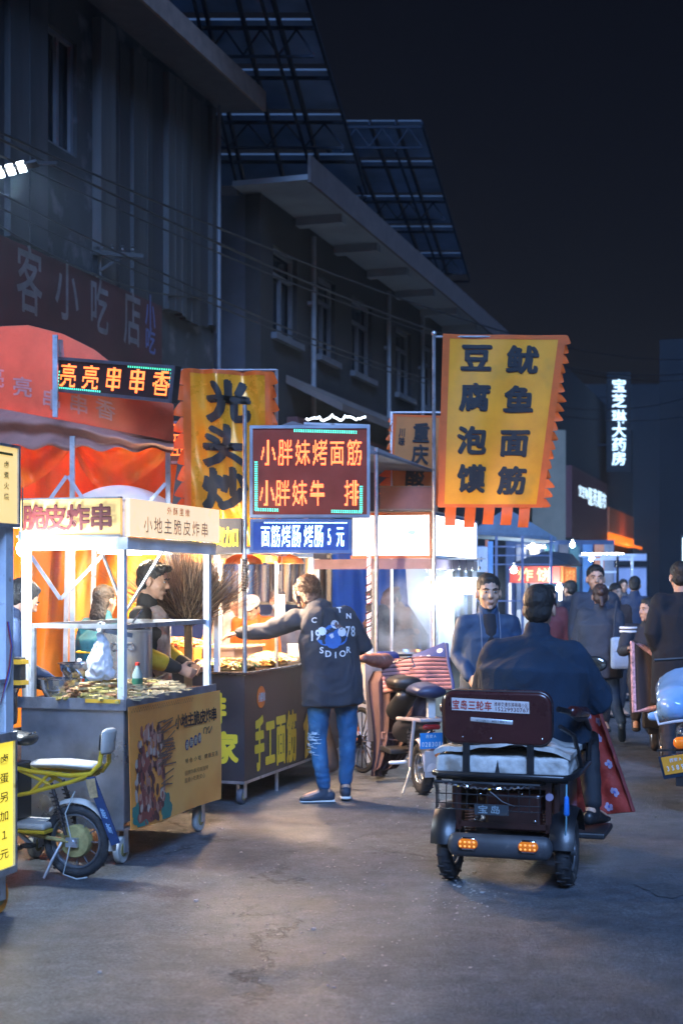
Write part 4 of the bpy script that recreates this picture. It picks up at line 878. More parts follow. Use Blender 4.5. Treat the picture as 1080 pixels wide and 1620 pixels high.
tl = thing('batten_lamp', 'dazzling white batten lamp inside the steaming stall', 'lamp', px(716, 930, 13.95), 0)
part('light_tube', MB().limb([(-.25, 0, 0), (.25, 0, 0)], (.06, .06), n=16), tubeg, tl, True); part('fitting', MB().bx(-.27, .27, -.03, .03, .065, .10), whitep, tl)
plight('batten_lamp_light', (0, -.15, -.05), 60, (.62, .80, 1), .1, tl)
m = MB()
for k in range(11): m.bar((-.28+.056*k, 0, .12), (-.28+.056*k, 0, .20), .02, .006)
hk = thing('utensil_rail', 'row of hanging utensils above the batten lamp', 'rail', px(716, 905, 14.0), 0)
part('rail', MB().bar((-.32, 0, .13), (.32, 0, .13), .014), galv, hk)
for k in range(9):
    part('utensil', MB().bar((-.26+.065*k, 0, .125), (-.26+.065*k, 0, .03+.01*(k % 3)), .006, .003).ell((-.26+.065*k, 0, .02+.01*(k % 3)), (.014, .005, .02), 8, 6), inox, hk, True)
dp = thing('sloped_hood', 'pale slanted metal panel beside the masked vendor', 'panel', px(672, 950, 14.2), 0)
m = MB().prism([(-.20, .42), (.27, .42), (.30, -.62), (.22, -.60), (-.17, -.02)], (0, 0, 0), (1, 0, 0), (0, 0, 1), (0, .012, 0)); part('hood_panel', m, mat('pale_blue_sheet', (.34, .39, .46), .4, .2, .1, 3), dp)
part('hood_edge', MB().bar((-.17, -.006, -.02), (.22, -.006, -.60), .02), galv, dp)
rr = random.Random(31)
o = part('noodle_heap', (lambda m: [m.ell((rr.uniform(-.45, .4), rr.uniform(-.2, .2), 0), (.08, .07, .035), 10, 6) for k in range(16)] and m)(MB()), mat('steamed_food', (.70, .52, .30), .5, 0, .3, 12, .4), None, True)
o.location = dloc(-.5, .4, .90); o.rotation_euler.z = RZ; tag(o, 'pale steaming food spread on the counter of the steaming stall', 'food', kind='stuff')
t = thing('griddle', 'round steel griddle steaming on the counter', 'griddle', dloc(-.45, .75, .886), 0); part('plate', MB().lathe((0, 0, 0), [(.05, 0), (.3, 0), (.31, .05), (.3, .05), (.29, .01), (.05, .01)], 30), inox, t, True); part('burner', MB().torus((0, 0, .012), (0, 0, 1), .2, .01, 24, 6), blackm, t, True)
t = thing('water_bottle', 'clear plastic bottle with blue label hanging on the post left of the steam', 'bottle', px(585, 1045, 12.7), 0)
part('bottle_body', MB().lathe((0, 0, -.05), [(.03, 0), (.035, .01), (.035, .15), (.014, .19), (.014, .21)], 18), mat('bottle_plastic', (.55, .70, .85), .15, 0, .1, 9, .1, alpha=.6), t, True); part('label_band', MB().lathe((0, 0, 0), [(.0355, 0), (.036, .001), (.036, .05), (.0355, .051)], 18), mat('blue_label', (.04, .20, .55), .5), t, True)
t = thing('cable_post', 'white post wound with red and black wires left of the steam', 'post', Vector((px(583, 925, 12.8).x, 12.8, 0)), 0)
part('post', MB().bx(-.018, .018, -.018, .018, 0, 1.92), wht, t)
part('wire', MB().tube([(.024*math.cos(k*.9), .024*math.sin(k*.9), .95+.012*k) for k in range(76)], .005, 5), mat('red_wire', (.4, .06, .05), .5, bump=0), t, True); part('wire', MB().tube([(.027*math.cos(k*.7+2), .027*math.sin(k*.7+2), 1.2+.007*k) for k in range(60)], .006, 5), blackp, t, True)
part('tape_band', MB().bx(-.024, .024, -.024, .024, 1.36, 1.43), blackp, t); part('tape_band', MB().bx(-.024, .024, -.024, .024, 1.5, 1.54), blackp, t)
t = thing('string_light', 'curled white rope light on the stall roof above the LED board', 'light', px(530, 664, 12.3), 0)
part('rope_light', MB().tube([(-.25+.016*k, .01*math.sin(k), .035*abs(math.sin(k*.34))*(1 if k > 12 else .7)-.01+(.02 if k % 7 == 0 else 0)) for k in range(33)], .010, 6), mat('rope_glow', (1, 1, 1), .5, emit=(.85, .95, 1), estr=3.5, bump=0), t, True)
part('carrier', MB().bar((-.27, .02, -.03), (.3, .02, -.05), .02), galv, t)
t = thing('stall_roof', 'pale sloping tent roof behind the LED board', 'roof', px(500, 700, 12.8), RZ)
part('roof_cloth', MB().add([(-.7, -.6, -.1), (.75, -.6, -.16), (.75, 1.6, -.16), (-.7, 1.6, -.1), (-.05, -.5, .14), (-.05, 1.6, .16), (-.7, -.6, -.12), (.75, -.6, -.18), (.75, 1.6, -.18), (-.7, 1.6, -.12)], [(0, 4, 5, 3), (1, 2, 5, 4), (0, 1, 4), (2, 3, 5), (0, 3, 9, 6), (0, 6, 7, 1), (1, 7, 8, 2), (2, 8, 9, 3), (6, 9, 8, 7)]), mat('grey_tent_cloth', (.12, .12, .14), .8, 0, .15, 3, .2), t)
for x, y in ((-.68, -.58), (.73, -.58), (.73, 1.55)): part('post', MB().cyl((x, y, -.12), (x, y, -2.75), .018, n=8), galv, t, True)

# ---------------------------------------------------------------- red tent with its LED sign, orange tarpaulins, frame
rc = mat('salmon_tent_cloth', (.70, .23, .12), .60, 0, .15, 2, .2, 40, transl=.35, spots=((.34, .08, .07), 1.6, .6))
T = thing('red_tent', 'faded red arched tent with pale 亮亮串串香 letters', 'tent', px(60, 925, 10.9), 0); TO = T.location
def arc(a):                                                          # top outline of the arched front: pixel row at fraction a
    u = -70+345*a; pts = ((-70, 530), (0, 516), (45, 514), (100, 528), (150, 553), (178, 575), (215, 600), (275, 640))
    for (x0, y0), (x1, y1) in zip(pts, pts[1:]):
        if u <= x1: k = (u-x0)/(x1-x0); return u, y0+(y1-y0)*k
    return u, 640
def tentf(a, b, off=0):
    u, vt = arc(a); vb = 648+.19*(u) if u > 0 else 648; v = vb+(vt-vb)*b; Y = 10.9-.9*a+.12*math.sin(math.pi*b)*0; return px(u, v, Y-off-.05*math.sin(math.pi*b))-TO
part('front_cloth', MB().sheet(tentf, 60, 20, .004), rc, T, True)
def topf(a, b, off=0):
    u, vt = arc(a); Y = 10.9-.9*a; p = px(u, vt, Y)-TO; return p+Vector((-.25*b, 1.9*b, -.10*b*b+off))
part('roof_cloth', MB().sheet(topf, 40, 10, .004), rc, T, True)
def drape(a, b, off=0):
    u = -70+345*a; vt = 646+.19*max(u, 0); vb = 706+(.035*u if u < 90 else 3)+(u-90)*.02*(u > 90)-(14*(a > .9)*(a-.9)*10 if 0 else 0)+4*math.sin(a*40); vb = max(vb, vt+14)
    v = vb+(vt-vb)*b; return px(u, v, 10.83-.9*a-off-.045*math.sin(b*9+3*a+math.sin(a*9)))-TO
part('rolled_drape', MB().sheet(drape, 70, 26, .004), mat('dusty_rose_cloth', (.40, .17, .13), .75, 0, .25, 3, .4, 25), T, True)
mb = MB()
TF = lambda x, y, off=0: tentf((x+70)/345, y, off)
def bat(u, v): _, vt = arc((u+70)/345); vb = 648+.19*max(0, u); return (vb-v)/(vb-vt)
put_text(mb, TF, [(c, u, bat(u, v), 33, 33/max(30, (648+.19*u-arc((u+70)/345)[1]))) for c, u, v in (('亮', -8, 598), ('亮', 36, 612), ('串', 82, 632), ('串', 125, 640), ('香', 167, 648))], .018, 2, off=.006)
part('lettering', mb, mat('pale_pink_letter', (.62, .36, .33), .7, bump=0), T)
ltent = [(88, 530, 10.4), (115, 790, 10.2), (268, 645, 10.0)]
fp = thing('tent_frame', 'galvanised tent frame with scissor braces under the red tent', 'frame', Vector((px(115, 925, 10.25).x, 10.25, 0)), 0); FO = fp.location
def fx(u, v, Y=10.25): return px(u, v, Y)-FO
for (u, v0, v1, Y) in ((115, 690, 1150, 10.3), (266, 655, 1150, 10.3), (88, 530, 660, 10.15), (108, 850, 1150, 11.0), (150, 850, 1150, 11.3)): part('pole', MB().bar(fx(u, v0, Y), fx(u-(6 if Y > 10.9 else 0), v1, Y), .035, .03, up=(0, 1, 0)), galv, fp)
for (ua, va, ub, vb) in ((106, 753, 78, 792), (108, 753, 132, 790), (262, 765, 236, 795), (50, 880, 96, 948), (96, 948, 178, 862)): part('brace', MB().bar(fx(ua, va, 10.2), fx(ub, vb, 10.2), .026, .012, up=(0, 1, 0)), galv, fp)
tarp = mat('orange_tarpaulin', (.92, .28, .015), .45, 0, .15, 1.5, .35, 14, transl=.35, spots=((.48, .10, .03), 1.4, .6))
def tf1(a, b): return .16*math.sin(9*a+1.5*math.sin(4*b))*(.3+.7*(1-b))+.08*math.sin(21*a+5*b)+.03*math.sin(47*a-6*b)
tp = part('orange_tarpaulin', MB().sheet(patch(px(-60, 640, 11.6), px(292, 690, 11.4), px(205, 1130, 11.6), px(-60, 1160, 11.6), tf1), 60, 40, .004), tarp, None, True)
tag(tp, 'bright orange tarpaulin wall hanging behind the skewer cart', 'tarpaulin', 'orange tarpaulins of the red tent')
def swag(u0, u1, v0, d, Y, lb):
    def f(a, b, off=0):
        s_ = 4*a*(1-a); v = v0+(b-1)*-d*(.25+.75*s_)+10*math.sin(a*7); return px(u0+(u1-u0)*a, v, Y-off+.06*math.sin(b*11+4*s_)*(.3+b)+.03*math.sin(a*25+b*4))
    tag(part('orange_tarpaulin', MB().sheet(f, 40, 22, .004), tarp, None, True), lb, 'tarpaulin', 'orange tarpaulins of the red tent')
swag(-30, 118, 668, 105, 10.75, 'orange tarpaulin swag left of the tent pole with a dirty grey fold')
swag(112, 272, 682, 95, 10.7, 'orange tarpaulin swag between the two tent poles')
plight('tent_lamp_light', px(190, 806, 10.15), 210, (1, .74, .46), .06, None)
plight('tent_glow_helper', px(10, 575, 11.7), 460, (1, .38, .06), .1, None)  # unseen light added behind the front cloth for its orange glow
tb = thing('hanging_bulb', 'lit bulb hanging under the red tent above the white parasol', 'lamp', px(190, 804, 10.22), 0); part('bulb', MB().ell((0, 0, 0), .03, 12, 8), bulbm, tb, True); part('socket', MB().cyl((0, 0, .02), (0, 0, .09), .016), blackp, tb, True)
m = MB(); M_ = 24; hubp = px(196, 745, 10.9); Ru = .42
def par(a, b, off=0): an = a*6.2832; rr_ = Ru*b*(1-.05*abs(math.sin(an*4))*b); return Vector((rr_*math.cos(an), rr_*math.sin(an), .0+.02-.16*b*b-.03*b**6*(abs(math.sin(an*4)))+off))
t = thing('parasol', 'white scalloped parasol top showing over the yellow cart sign', 'parasol', px(190, 772, 10.5), 0); part('canopy', MB().sheet(par, 64, 12, .003), mat('white_parasol_cloth', (.85, .85, .88), .7, 0, .04, 4, .05, transl=.5), t, True); part('pole', MB().cyl((0, 0, -.02), (0, 0, -2.2), .014, n=8), wht, t, True)
plight('parasol_glow', (0, -.1, -.12), 10, (.85, .92, 1), .05, t)
# the LED sign on the tent
cL, cR = px(90, 592, 10.35), px(274, 608, 9.6); cc_ = (cL+cR)/2; dx_ = cR-cL; ax = dx_.normalized(); wl = dx_.length; hl = 57/F*9.9
T2 = board('led_sign', 'tilted LED sign reading 亮亮串串香 in orange with green corners', cc_, 0, wl, hl, .06, mat('led_dark_face', (.035, .012, .016), .35, bump=0), mat('dark_alu', (.16, .17, .22), .4, .6))
T2.rotation_mode = 'QUATERNION'; up_ = Vector((0, 0, 1)); yy_ = up_.cross(ax).normalized(); zz_ = ax.cross(yy_); T2.rotation_quaternion = Matrix((ax, yy_, zz_)).transposed().to_quaternion()
fn = plane_fn((0, -.001, 0), (1, 0, 0), (0, 0, 1)); mb = MB()
led_text(mb, fn, [(c, -.40*wl+(.2*wl)*i+.01, -.0, .155*wl, hl*.74) for i, c in enumerate('亮亮串串香')], 16, .60, .004); part('led_lettering', mb, mat('amber_led', (1, .3, .1), .5, emit=(1, .135, .012), estr=2.7, bump=0), T2, stuff=True)
mb = MB(); hx, hh = wl/2-.03, hl/2-.03
led_line(mb, fn, .15, hh, hx, hh, .022); led_line(mb, fn, hx, hh, hx, 0, .022); led_line(mb, fn, -hx, -hh, -.12, -hh, .022); led_line(mb, fn, -hx, -hh, -hx, .02, .022); part('green_led_bar', mb, ledg, T2, stuff=True)
part('bracket', MB().bar((-wl/2, .05, .05), (-wl/2-.06, .05, .25), .03), galv, T2)
T3 = board('led_sign', 'small half hidden LED sign with orange characters left of the satin banner', px(284, 700, 11.3), 0, .20, .34, .06, mat('led_dark_face', (0, 0, 0)), mat('dark_alu', (0, 0, 0)))
mb = MB(); led_text(mb, fn, [('面', -.03, -.02, .14, .2)], 14, .42, .004); led_line(mb, fn, -.08, .14, .08, .14, .02); part('led_lettering', mb, mat('amber_led', (0, 0, 0)), T3, stuff=True)
# sheaf of dry reed brushes
rr = random.Random(77); m = MB()
for k in range(4200):
    m.m = rr.choice((0, 1, 2)); a = rr.random()*6.28; q = math.sqrt(rr.random()); bx_, by_ = .05*q*math.cos(a), .05*q*math.sin(a); sp = rr.gauss(0, .30); tp_ = Vector((bx_+.75*sp+rr.gauss(0, .05)-.03, by_+rr.gauss(0, .10), rr.uniform(.25, .60)*(1-abs(sp)*.35)))
    b0_ = Vector((bx_, by_, 0))+tp_*rr.uniform(0, .6); d = Vector((rr.uniform(-1, 1), rr.uniform(-1, 1), 0))*.005; m.add([b0_-d, b0_+d, tp_+Vector((rr.uniform(-.03, .03), 0, 0))], [(0, 1, 2)])
t = thing('reed_sheaf', 'bushy sheaf of dry brown reeds standing behind the steel pot', 'reed bundle', px(298, 990, 10.15), 0)
part('reeds', m, [mat('reed_brown', (.20, .11, .055), .8, bump=0), mat('reed_pale', (.34, .21, .11), .8, bump=0), mat('reed_dark', (.09, .05, .03), .8, bump=0)], t, stuff=True); part('tie', MB().torus((0, 0, .03), (0, 0, 1), .05, .012, 16, 6), mat('dark_tie', (.05, .03, .03), .7), t, True); part('handle', MB().cyl((0, 0, .02), (0, 0, -.45), .03, n=10), bamboo, t, True)

# ---------------------------------------------------------------- things between and behind the stalls
blt = mat('blue_tarpaulin', (.02, .10, .32), .5, 0, .2, 2, .35, 14, transl=.2)
tag(part('blue_tarpaulin', MB().sheet(patch(px(508, 868, 17.8), px(650, 868, 17.8), px(655, 1110, 17.8), px(508, 1110, 17.8), lambda a, b: .05*math.sin(14*a+2*b)+.02*math.sin(31*a)), 50, 20, .004), blt, None, True), 'blue tarpaulin hanging behind the woman and the masked vendor', 'tarpaulin')
sh = thing('goods_shelf', 'shelf of rolled goods in the shadow behind the charcoal cart', 'shelf', px(430, 925, 14.2), 0)
part('shelf_board', MB().bx(-.6, .55, 0, .3, -.20, -.17).bx(-.6, .55, 0, .3, .36, .39), blackm, sh); part('upright', MB().bx(-.62, -.58, 0, .3, -1.6, .5).bx(.55, .59, 0, .3, -1.6, .5), blackm, sh)
rr = random.Random(8); cl_ = [mat('roll_blue', (.06, .16, .34), .6), mat('roll_grey', (.22, .23, .26), .6), mat('roll_cream', (.42, .38, .30), .6), mat('roll_dark', (.03, .03, .05), .6)]
for k in range(15): part('goods_roll', MB().cyl((-.52+.073*k, .1, -.17), (-.52+.073*k+.005, .1, .12+rr.random()*.2), .03, n=10), rr.choice(cl_), sh, True)
bk = thing('back_partition', 'dim grey partition wall behind the vendors of the charcoal cart', 'partition', px(400, 925, 15.6), RZ)
part('panel', MB().bx(-3.2, .9, 0, .05, -1.6, .75), mat('navy_partition', (.035, .06, .12), .7, 0, .3, 1.2, .2), bk)
for k in range(5): part('batten', MB().bx(-2.6+.8*k, -2.55+.8*k, -.03, -.001, -1.6, .75), mat('blue_grey_frame', (0, 0, 0)), bk)
ps = thing('poster', 'pale poster with a blue edge beside the steaming stall', 'poster', px(762, 885, 15.8), 0)
part('sheet_panel', MB().bx(-.085, .06, -.01, .01, -.14, .14), mat('pale_poster', (.62, .68, .74), .5), ps); part('side_board', MB().bx(.065, .12, -.015, .02, -.3, .2), mat('light_blue_board', (.15, .35, .65), .5), ps)
mb = MB(); mb.ell((-.01, -.012, 0), (.012, .002, .03), 8, 6); part('printed_mark', mb, mat('roll_blue', (0, 0, 0)), ps)
# dusky canopy stall between, with clutter of frames
G = thing('canopy_stall', 'dim stall frame under a drooping blue-grey canopy right of the light boxes', 'food stall', px(800, 925, 17.5), 0)
bgc = mat('blue_grey_canopy', (.12, .20, .28), .7, 0, .25, 3, .2, transl=.2)
part('canopy', MB().add([(-.42, 0, .66), (.62, 0, .58), (.62, 1.2, .58), (-.42, 1.2, .66), (.02, .1, .95), (.12, 1.1, .95), (-.42, 0, .62), (.62, 0, .54), (.62, 1.2, .54), (-.42, 1.2, .62)], [(0, 1, 4), (1, 2, 5, 4), (2, 3, 5), (3, 0, 4, 5), (0, 3, 9, 6), (0, 6, 7, 1), (1, 7, 8, 2), (2, 8, 9, 3), (6, 9, 8, 7)]), bgc, G)
for x in (-.38, -.12, .2, .55): part('post', MB().bar((x, 0, .6), (x, 0, -1.6), .03, up=(0, 1, 0)), mat('blue_grey_frame', (0, 0, 0)), G)
for z in (.25, .36, .47, -.2): part('rail', MB().bar((-.38, .02, z), (.55, .02, z), .018), mat('blue_grey_frame', (0, 0, 0)), G)
part('brown_post', MB().bar((-.24, -.03, .55), (-.24, -.03, -1.0), .04, up=(0, 1, 0)), ofr, G)
part('table', MB().bx(-.4, .6, .1, .7, -.75, -.70).bx(-.38, -.34, .12, .16, -1.6, -.75).bx(.54, .58, .12, .16, -1.6, -.75), inox, G)
# fried cake stall
EO = px(886, 925, 19.5); EO.z = 0
E_ = thing('cake_stall', 'lit stall with red 炸饼 fascia under a dark tent roof', 'food stall', EO, RZ)
zf0, zf1 = zat(922, 19.5), zat(896, 19.5)
part('roof', MB().add([(-.75, 0, zf1+.02), (.1, -.05, zf1+.02), (.1, 1.5, zf1+.02), (-.75, 1.5, zf1+.02), (-.25, .3, zf1+.22), (-.02, 1.2, zf1+.20)], [(0, 1, 4), (1, 2, 5, 4), (2, 3, 5), (3, 0, 4, 5), (0, 3, 2, 1)]), mat('dark_tent_cloth', (.02, .03, .05), .7), E_)
redf = mat('red_fascia', (.45, .05, .03), .5, 0, .15, 4, .02, emit=(.9, .10, .05), estr=.16)
f1 = part('end_fascia', MB().bx(-.70, 0, -.02, .02, zf0, zf1), redf, E_); f2 = part('side_fascia', MB().bx(-.02, .03, .025, 1.3, zf0, zf1), mat('orange_lit_fascia', (.65, .16, .03), .5, emit=(1, .25, .04), estr=.45), E_)
glc = mat('gold_lit_letter', (.8, .55, .2), .5, emit=(1, .60, .18), estr=.55, bump=0)
mb = MB(); put_text(mb, plane_fn((0, -.021, 0), (1, 0, 0), (0, 0, 1)), [('炸', -.48, (zf0+zf1)/2, .22, .19), ('饼', -.22, (zf0+zf1)/2, .22, .19)], .02, off=.004); part('lettering', mb, glc, f1)
mb = MB(); put_text(mb, plane_fn((.031, 0, 0), (0, 1, 0), (0, 0, 1)), [(c, .32+.33*i, (zf0+zf1)/2, .30, .19) for i, c in enumerate('油炸饼')], .02, off=.004); part('lettering', mb, glc, f2)
for x, y in ((-.70, 0), (0, 0), (0, 1.3), (-.70, 1.3)): part('post', MB().bar((x, y, 0), (x, y, zf0), .035, up=(0, 1, 0)), wht, E_)
part('counter_body', MB().bx(-.7, 0, 0, 1.3, .1, .92), char, E_); part('countertop', MB().bx(-.72, .02, -.02, 1.32, .921, .94), inox, E_)
part('glass_case', MB().bx(-.62, -.1, .1, .8, .942, 1.25), mat('case_glass', (.75, .85, .9), .1, 0, .1, 4, 0, alpha=.35), E_)
part('cake_heap', (lambda m: [m.ell((rr.uniform(-.5, -.1), rr.uniform(.05, .6), .96+rr.random()*.08), (.06, .06, .02), 10, 6) for k in range(22)] and m)(MB()), mat('fried_cake', (.65, .40, .14), .5, 0, .2, 14), E_, True, stuff=True)
tl = thing('bare_bulb', 'bright bulb under the corner of the fried cake stall', 'lamp', px(884, 931, 19.35), 0); part('bulb', MB().ell((0, 0, 0), .045, 12, 8), bulbm, tl, True); part('cap', MB().cyl((0, 0, .04), (0, 0, .08), .025), whitep, tl, True); plight('bare_bulb_light', (-.1, -.1, -.06), 40, (.9, .95, 1), .06, tl)
tl = thing('bare_bulb', 'bright bulb above the dark tent roof of the fried cake stall', 'lamp', px(842, 866, 21), 0); part('bulb', MB().ell((0, 0, 0), .05, 12, 8), bulbm, tl, True); part('cap', MB().cyl((0, 0, .04), (0, 0, .3), .02), whitep, tl, True); plight('bare_bulb_light', (0, -.12, 0), 30, (.8, .92, 1), .06, tl)
# upright steel rack at the far right of the stalls
K = thing('steel_rack', 'white ladder-like steel rack and pole frame behind the crowd', 'rack', px(950, 925, 22), 0); KO = K.location
def kx(u, v): return px(u, v, 22)-Vector((KO.x, 22, CAMH))
for u in (951, 976, 999): part('upright', MB().bar(kx(u, 880), kx(u, 1080), .035, up=(0, 1, 0)), wht if u != 976 else blackm, K)
for v in (882, 905, 929, 960): part('rung', MB().bar(kx(951, v), kx(975, v), .03), wht, K)
part('top_frame', MB().bar(kx(915, 879), kx(1005, 878), .035).bar(kx(935, 885), kx(1000, 884), .03), wht, K); part('lamp_tube', MB().bar(kx(920, 876), kx(985, 876), .02), mat('tube_glow', (0, 0, 0)), K)
part('orange_pennant', MB().add([kx(978, 955), kx(986, 975), kx(981, 1000), kx(975, 985)]+[kx(978, 955)+Vector((0, .01, 0)), kx(986, 975)+Vector((0, .01, 0)), kx(981, 1000)+Vector((0, .01, 0)), kx(975, 985)+Vector((0, .01, 0))], [(0, 1, 2, 3), (7, 6, 5, 4), (0, 4, 5, 1), (1, 5, 6, 2), (2, 6, 7, 3), (3, 7, 4, 0)]), orgd, K)
# lit shop interior behind the far stalls
SI = thing('lit_shop', 'teal and blue lit shop interior under the pharmacy sign', 'shop', px(900, 925, 30), 0)
teal = mat('teal_panel', (.01, .08, .10), .5, 0, .2, 3)
part('back_wall', MB().bx(-1.3, 1.0, .3, .4, -1.6, .95), mat('blue_wall', (.05, .09, .18), .7, 0, .3, 2), SI)
for k, (x, m_) in enumerate(((-1.1, cl_[1]), (-.82, cl_[2]), (-.5, teal), (-.2, cl_[3]), (.02, teal), (.3, cl_[0]), (.55, ofr), (.75, cl_[1]))): part('door_panel', MB().bx(x, x+.2, .1, .2, -1.3, .85), m_, SI)
part('ceiling_lamp', MB().bx(-.9, -.5, .0, .08, .78, .82), mat('tube_glow', (0, 0, 0)), SI)
plight('shop_light', (-.3, -.6, .5), 35, (.75, .9, 1), .1, SI)
# steam
def steam(lb, loc, r, dens, seed):
    m = bpy.data.materials.new('steam'); m.use_nodes = True; n = m.node_tree.nodes; l = m.node_tree.links; n.remove(n['Principled BSDF'])
    v = n.new('ShaderNodeVolumePrincipled'); v.inputs['Color'].default_value = (.95, .97, 1, 1); v.inputs['Anisotropy'].default_value = .2
    tc = n.new('ShaderNodeTexCoord'); nz = n.new('ShaderNodeTexNoise'); nz.inputs['Scale'].default_value = 3.5; nz.inputs['Detail'].default_value = 4; nz.inputs['Distortion'].default_value = .8
    mp = n.new('ShaderNodeMapping'); mp.inputs['Location'].default_value = (seed, 0, 0); l.new(tc.outputs['Object'], mp.inputs[0]); l.new(mp.outputs[0], nz.inputs['Vector'])
    vl = n.new('ShaderNodeVectorMath'); vl.operation = 'LENGTH'; sc_ = n.new('ShaderNodeVectorMath'); sc_.operation = 'DIVIDE'; l.new(tc.outputs['Object'], sc_.inputs[0]); sc_.inputs[1].default_value = r; l.new(sc_.outputs[0], vl.inputs[0])
    mr = n.new('ShaderNodeMapRange'); mr.inputs[1].default_value = 1.0; mr.inputs[2].default_value = .2; l.new(vl.outputs['Value'], mr.inputs[0])
    cr = n.new('ShaderNodeMapRange'); cr.inputs[1].default_value = .42; cr.inputs[2].default_value = .68; l.new(nz.outputs['Fac'], cr.inputs[0])
    mu = n.new('ShaderNodeMath'); mu.operation = 'MULTIPLY'; l.new(mr.outputs[0], mu.inputs[0]); l.new(cr.outputs[0], mu.inputs[1]); m2 = n.new('ShaderNodeMath'); m2.operation = 'MULTIPLY'; l.new(mu.outputs[0], m2.inputs[0]); m2.inputs[1].default_value = dens; l.new(m2.outputs[0], v.inputs['Density'])
    l.new(v.outputs[0], n['Material Output'].inputs['Volume'])
    o = part('steam', MB().ell((0, 0, 0), r, 24, 14), m); o.location = loc; return tag(o, lb, 'steam', kind='stuff')
steam('white steam rising from the griddle of the steaming stall', px(640, 985, 13.2), (.42, .3, .46), 8.0, 3)
steam('thin steam added round the batten lamp as its bloom', px(712, 935, 13.75), (.62, .35, .42), .7, 7)  # extra volume added for the bloom around the lamp

# thin haze added over the market so that the lamps bloom
def haze_box():
    m = bpy.data.materials.new('haze'); m.use_nodes = True; n = m.node_tree.nodes; n.remove(n['Principled BSDF']); v = n.new('ShaderNodeVolumePrincipled')
    v.inputs['Color'].default_value = (.55, .75, 1, 1); v.inputs['Density'].default_value = .0014; v.inputs['Anisotropy'].default_value = .8; m.node_tree.links.new(v.outputs[0], n['Material Output'].inputs['Volume'])
    tag(part('haze', MB().bx(-160, 160, -35, 310, -1, 20), m), 'thin added haze over the whole market street that makes lamps bloom', 'haze', kind='stuff')
haze_box()

# small goods on the counters
def bottle(lb, loc, r, h, col, cap, band=None):
    t = thing('sauce_bottle', lb, 'bottle', loc, 0); part('bottle_body', MB().lathe((0, 0, 0), [(r*.9, 0), (r, .006), (r, h*.62), (r*.42, h*.84), (r*.4, h*.9)], 18), mat(*col), t, True); part('cap', MB().lathe((0, 0, h*.9), [(r*.46, 0), (r*.46, h*.07), (r*.2, h*.1)], 14), mat(*cap), t, True)
    if band: part('label_band', MB().lathe((0, 0, h*.18), [(r*1.0, 0), (r*1.02, .001), (r*1.02, h*.34), (r*1.0, h*.341)], 18), mat(*band), t, True)
bottle('tall bottle with green label standing behind the near post of the steel cart', bloc(-.12, .42, .936), .032, .20, ('pale_bottle', (.25, .32, .30), .2), ('bottle_cap_red', (.5, .03, .02), .4), ('green_label', (.02, .12, .07), .5))
bottle('red sauce bottle beside the steel basins', bloc(-.56, .52, .936), .032, .21, ('chilli_sauce', (.42, .03, .01), .25), ('bottle_cap_white', (.7, .7, .7), .4))
bottle('brown sauce bottle at the near edge of the charcoal cart', cloc(-.60, .14, .967), .032, .20, ('soy_sauce', (.06, .02, .01), .2), ('bottle_cap_red', (0, 0, 0)), ('cream_label', (.6, .5, .35), .6))
bottle('yellow oil bottle behind the translucent box on the charcoal cart', cloc(-.72, .98, .967), .04, .28, ('cooking_oil', (.65, .42, .05), .15), ('bottle_cap_red', (0, 0, 0)))
for p, n, lb in ((cloc(-.12, 1.45, .967), 9, 'short stack of white paper bowls at the far end of the charcoal cart'), (dloc(-.95, .25, .886), 14, 'tall stack of white foam bowls on the counter left of the steam')):
    t = thing('bowl_stack', lb, 'bowls', p, 0)
    for k in range(n): part('bowl', MB().lathe((0, 0, .012*k), [(.035, 0), (.04, .002), (.062, .045), (.066, .045), (.064, .048), (.058, .044), (.034, .004)], 18), mat('foam_white', (.75, .75, .74), .6), t, True)
t = thing('paper_box', 'small white tissue box at the near end of the charcoal cart', 'box', cloc(-.85, .20, .967), RZ); part('box_body', MB().bx(-.09, .09, -.06, .06, 0, .08), mat('tissue_box_white', (.6, .65, .7), .6), t, bevel=.003); part('tissue', MB().limb([(0, 0, .08), (.01, 0, .12)], [(.03, .006), (.012, .004)]), whtf, t, True)
t = thing('tongs', 'steel tongs lying on the skewers of the steel cart', 'tongs', bloc(-.20, .88, 1.0), RZ); part('tong_arm', MB().bar((-.02, -.12, 0), (.0, .12, .03), .014, .003), inox, t); part('tong_arm', MB().bar((.03, -.12, 0), (.004, .12, .033), .014, .003), inox, t)
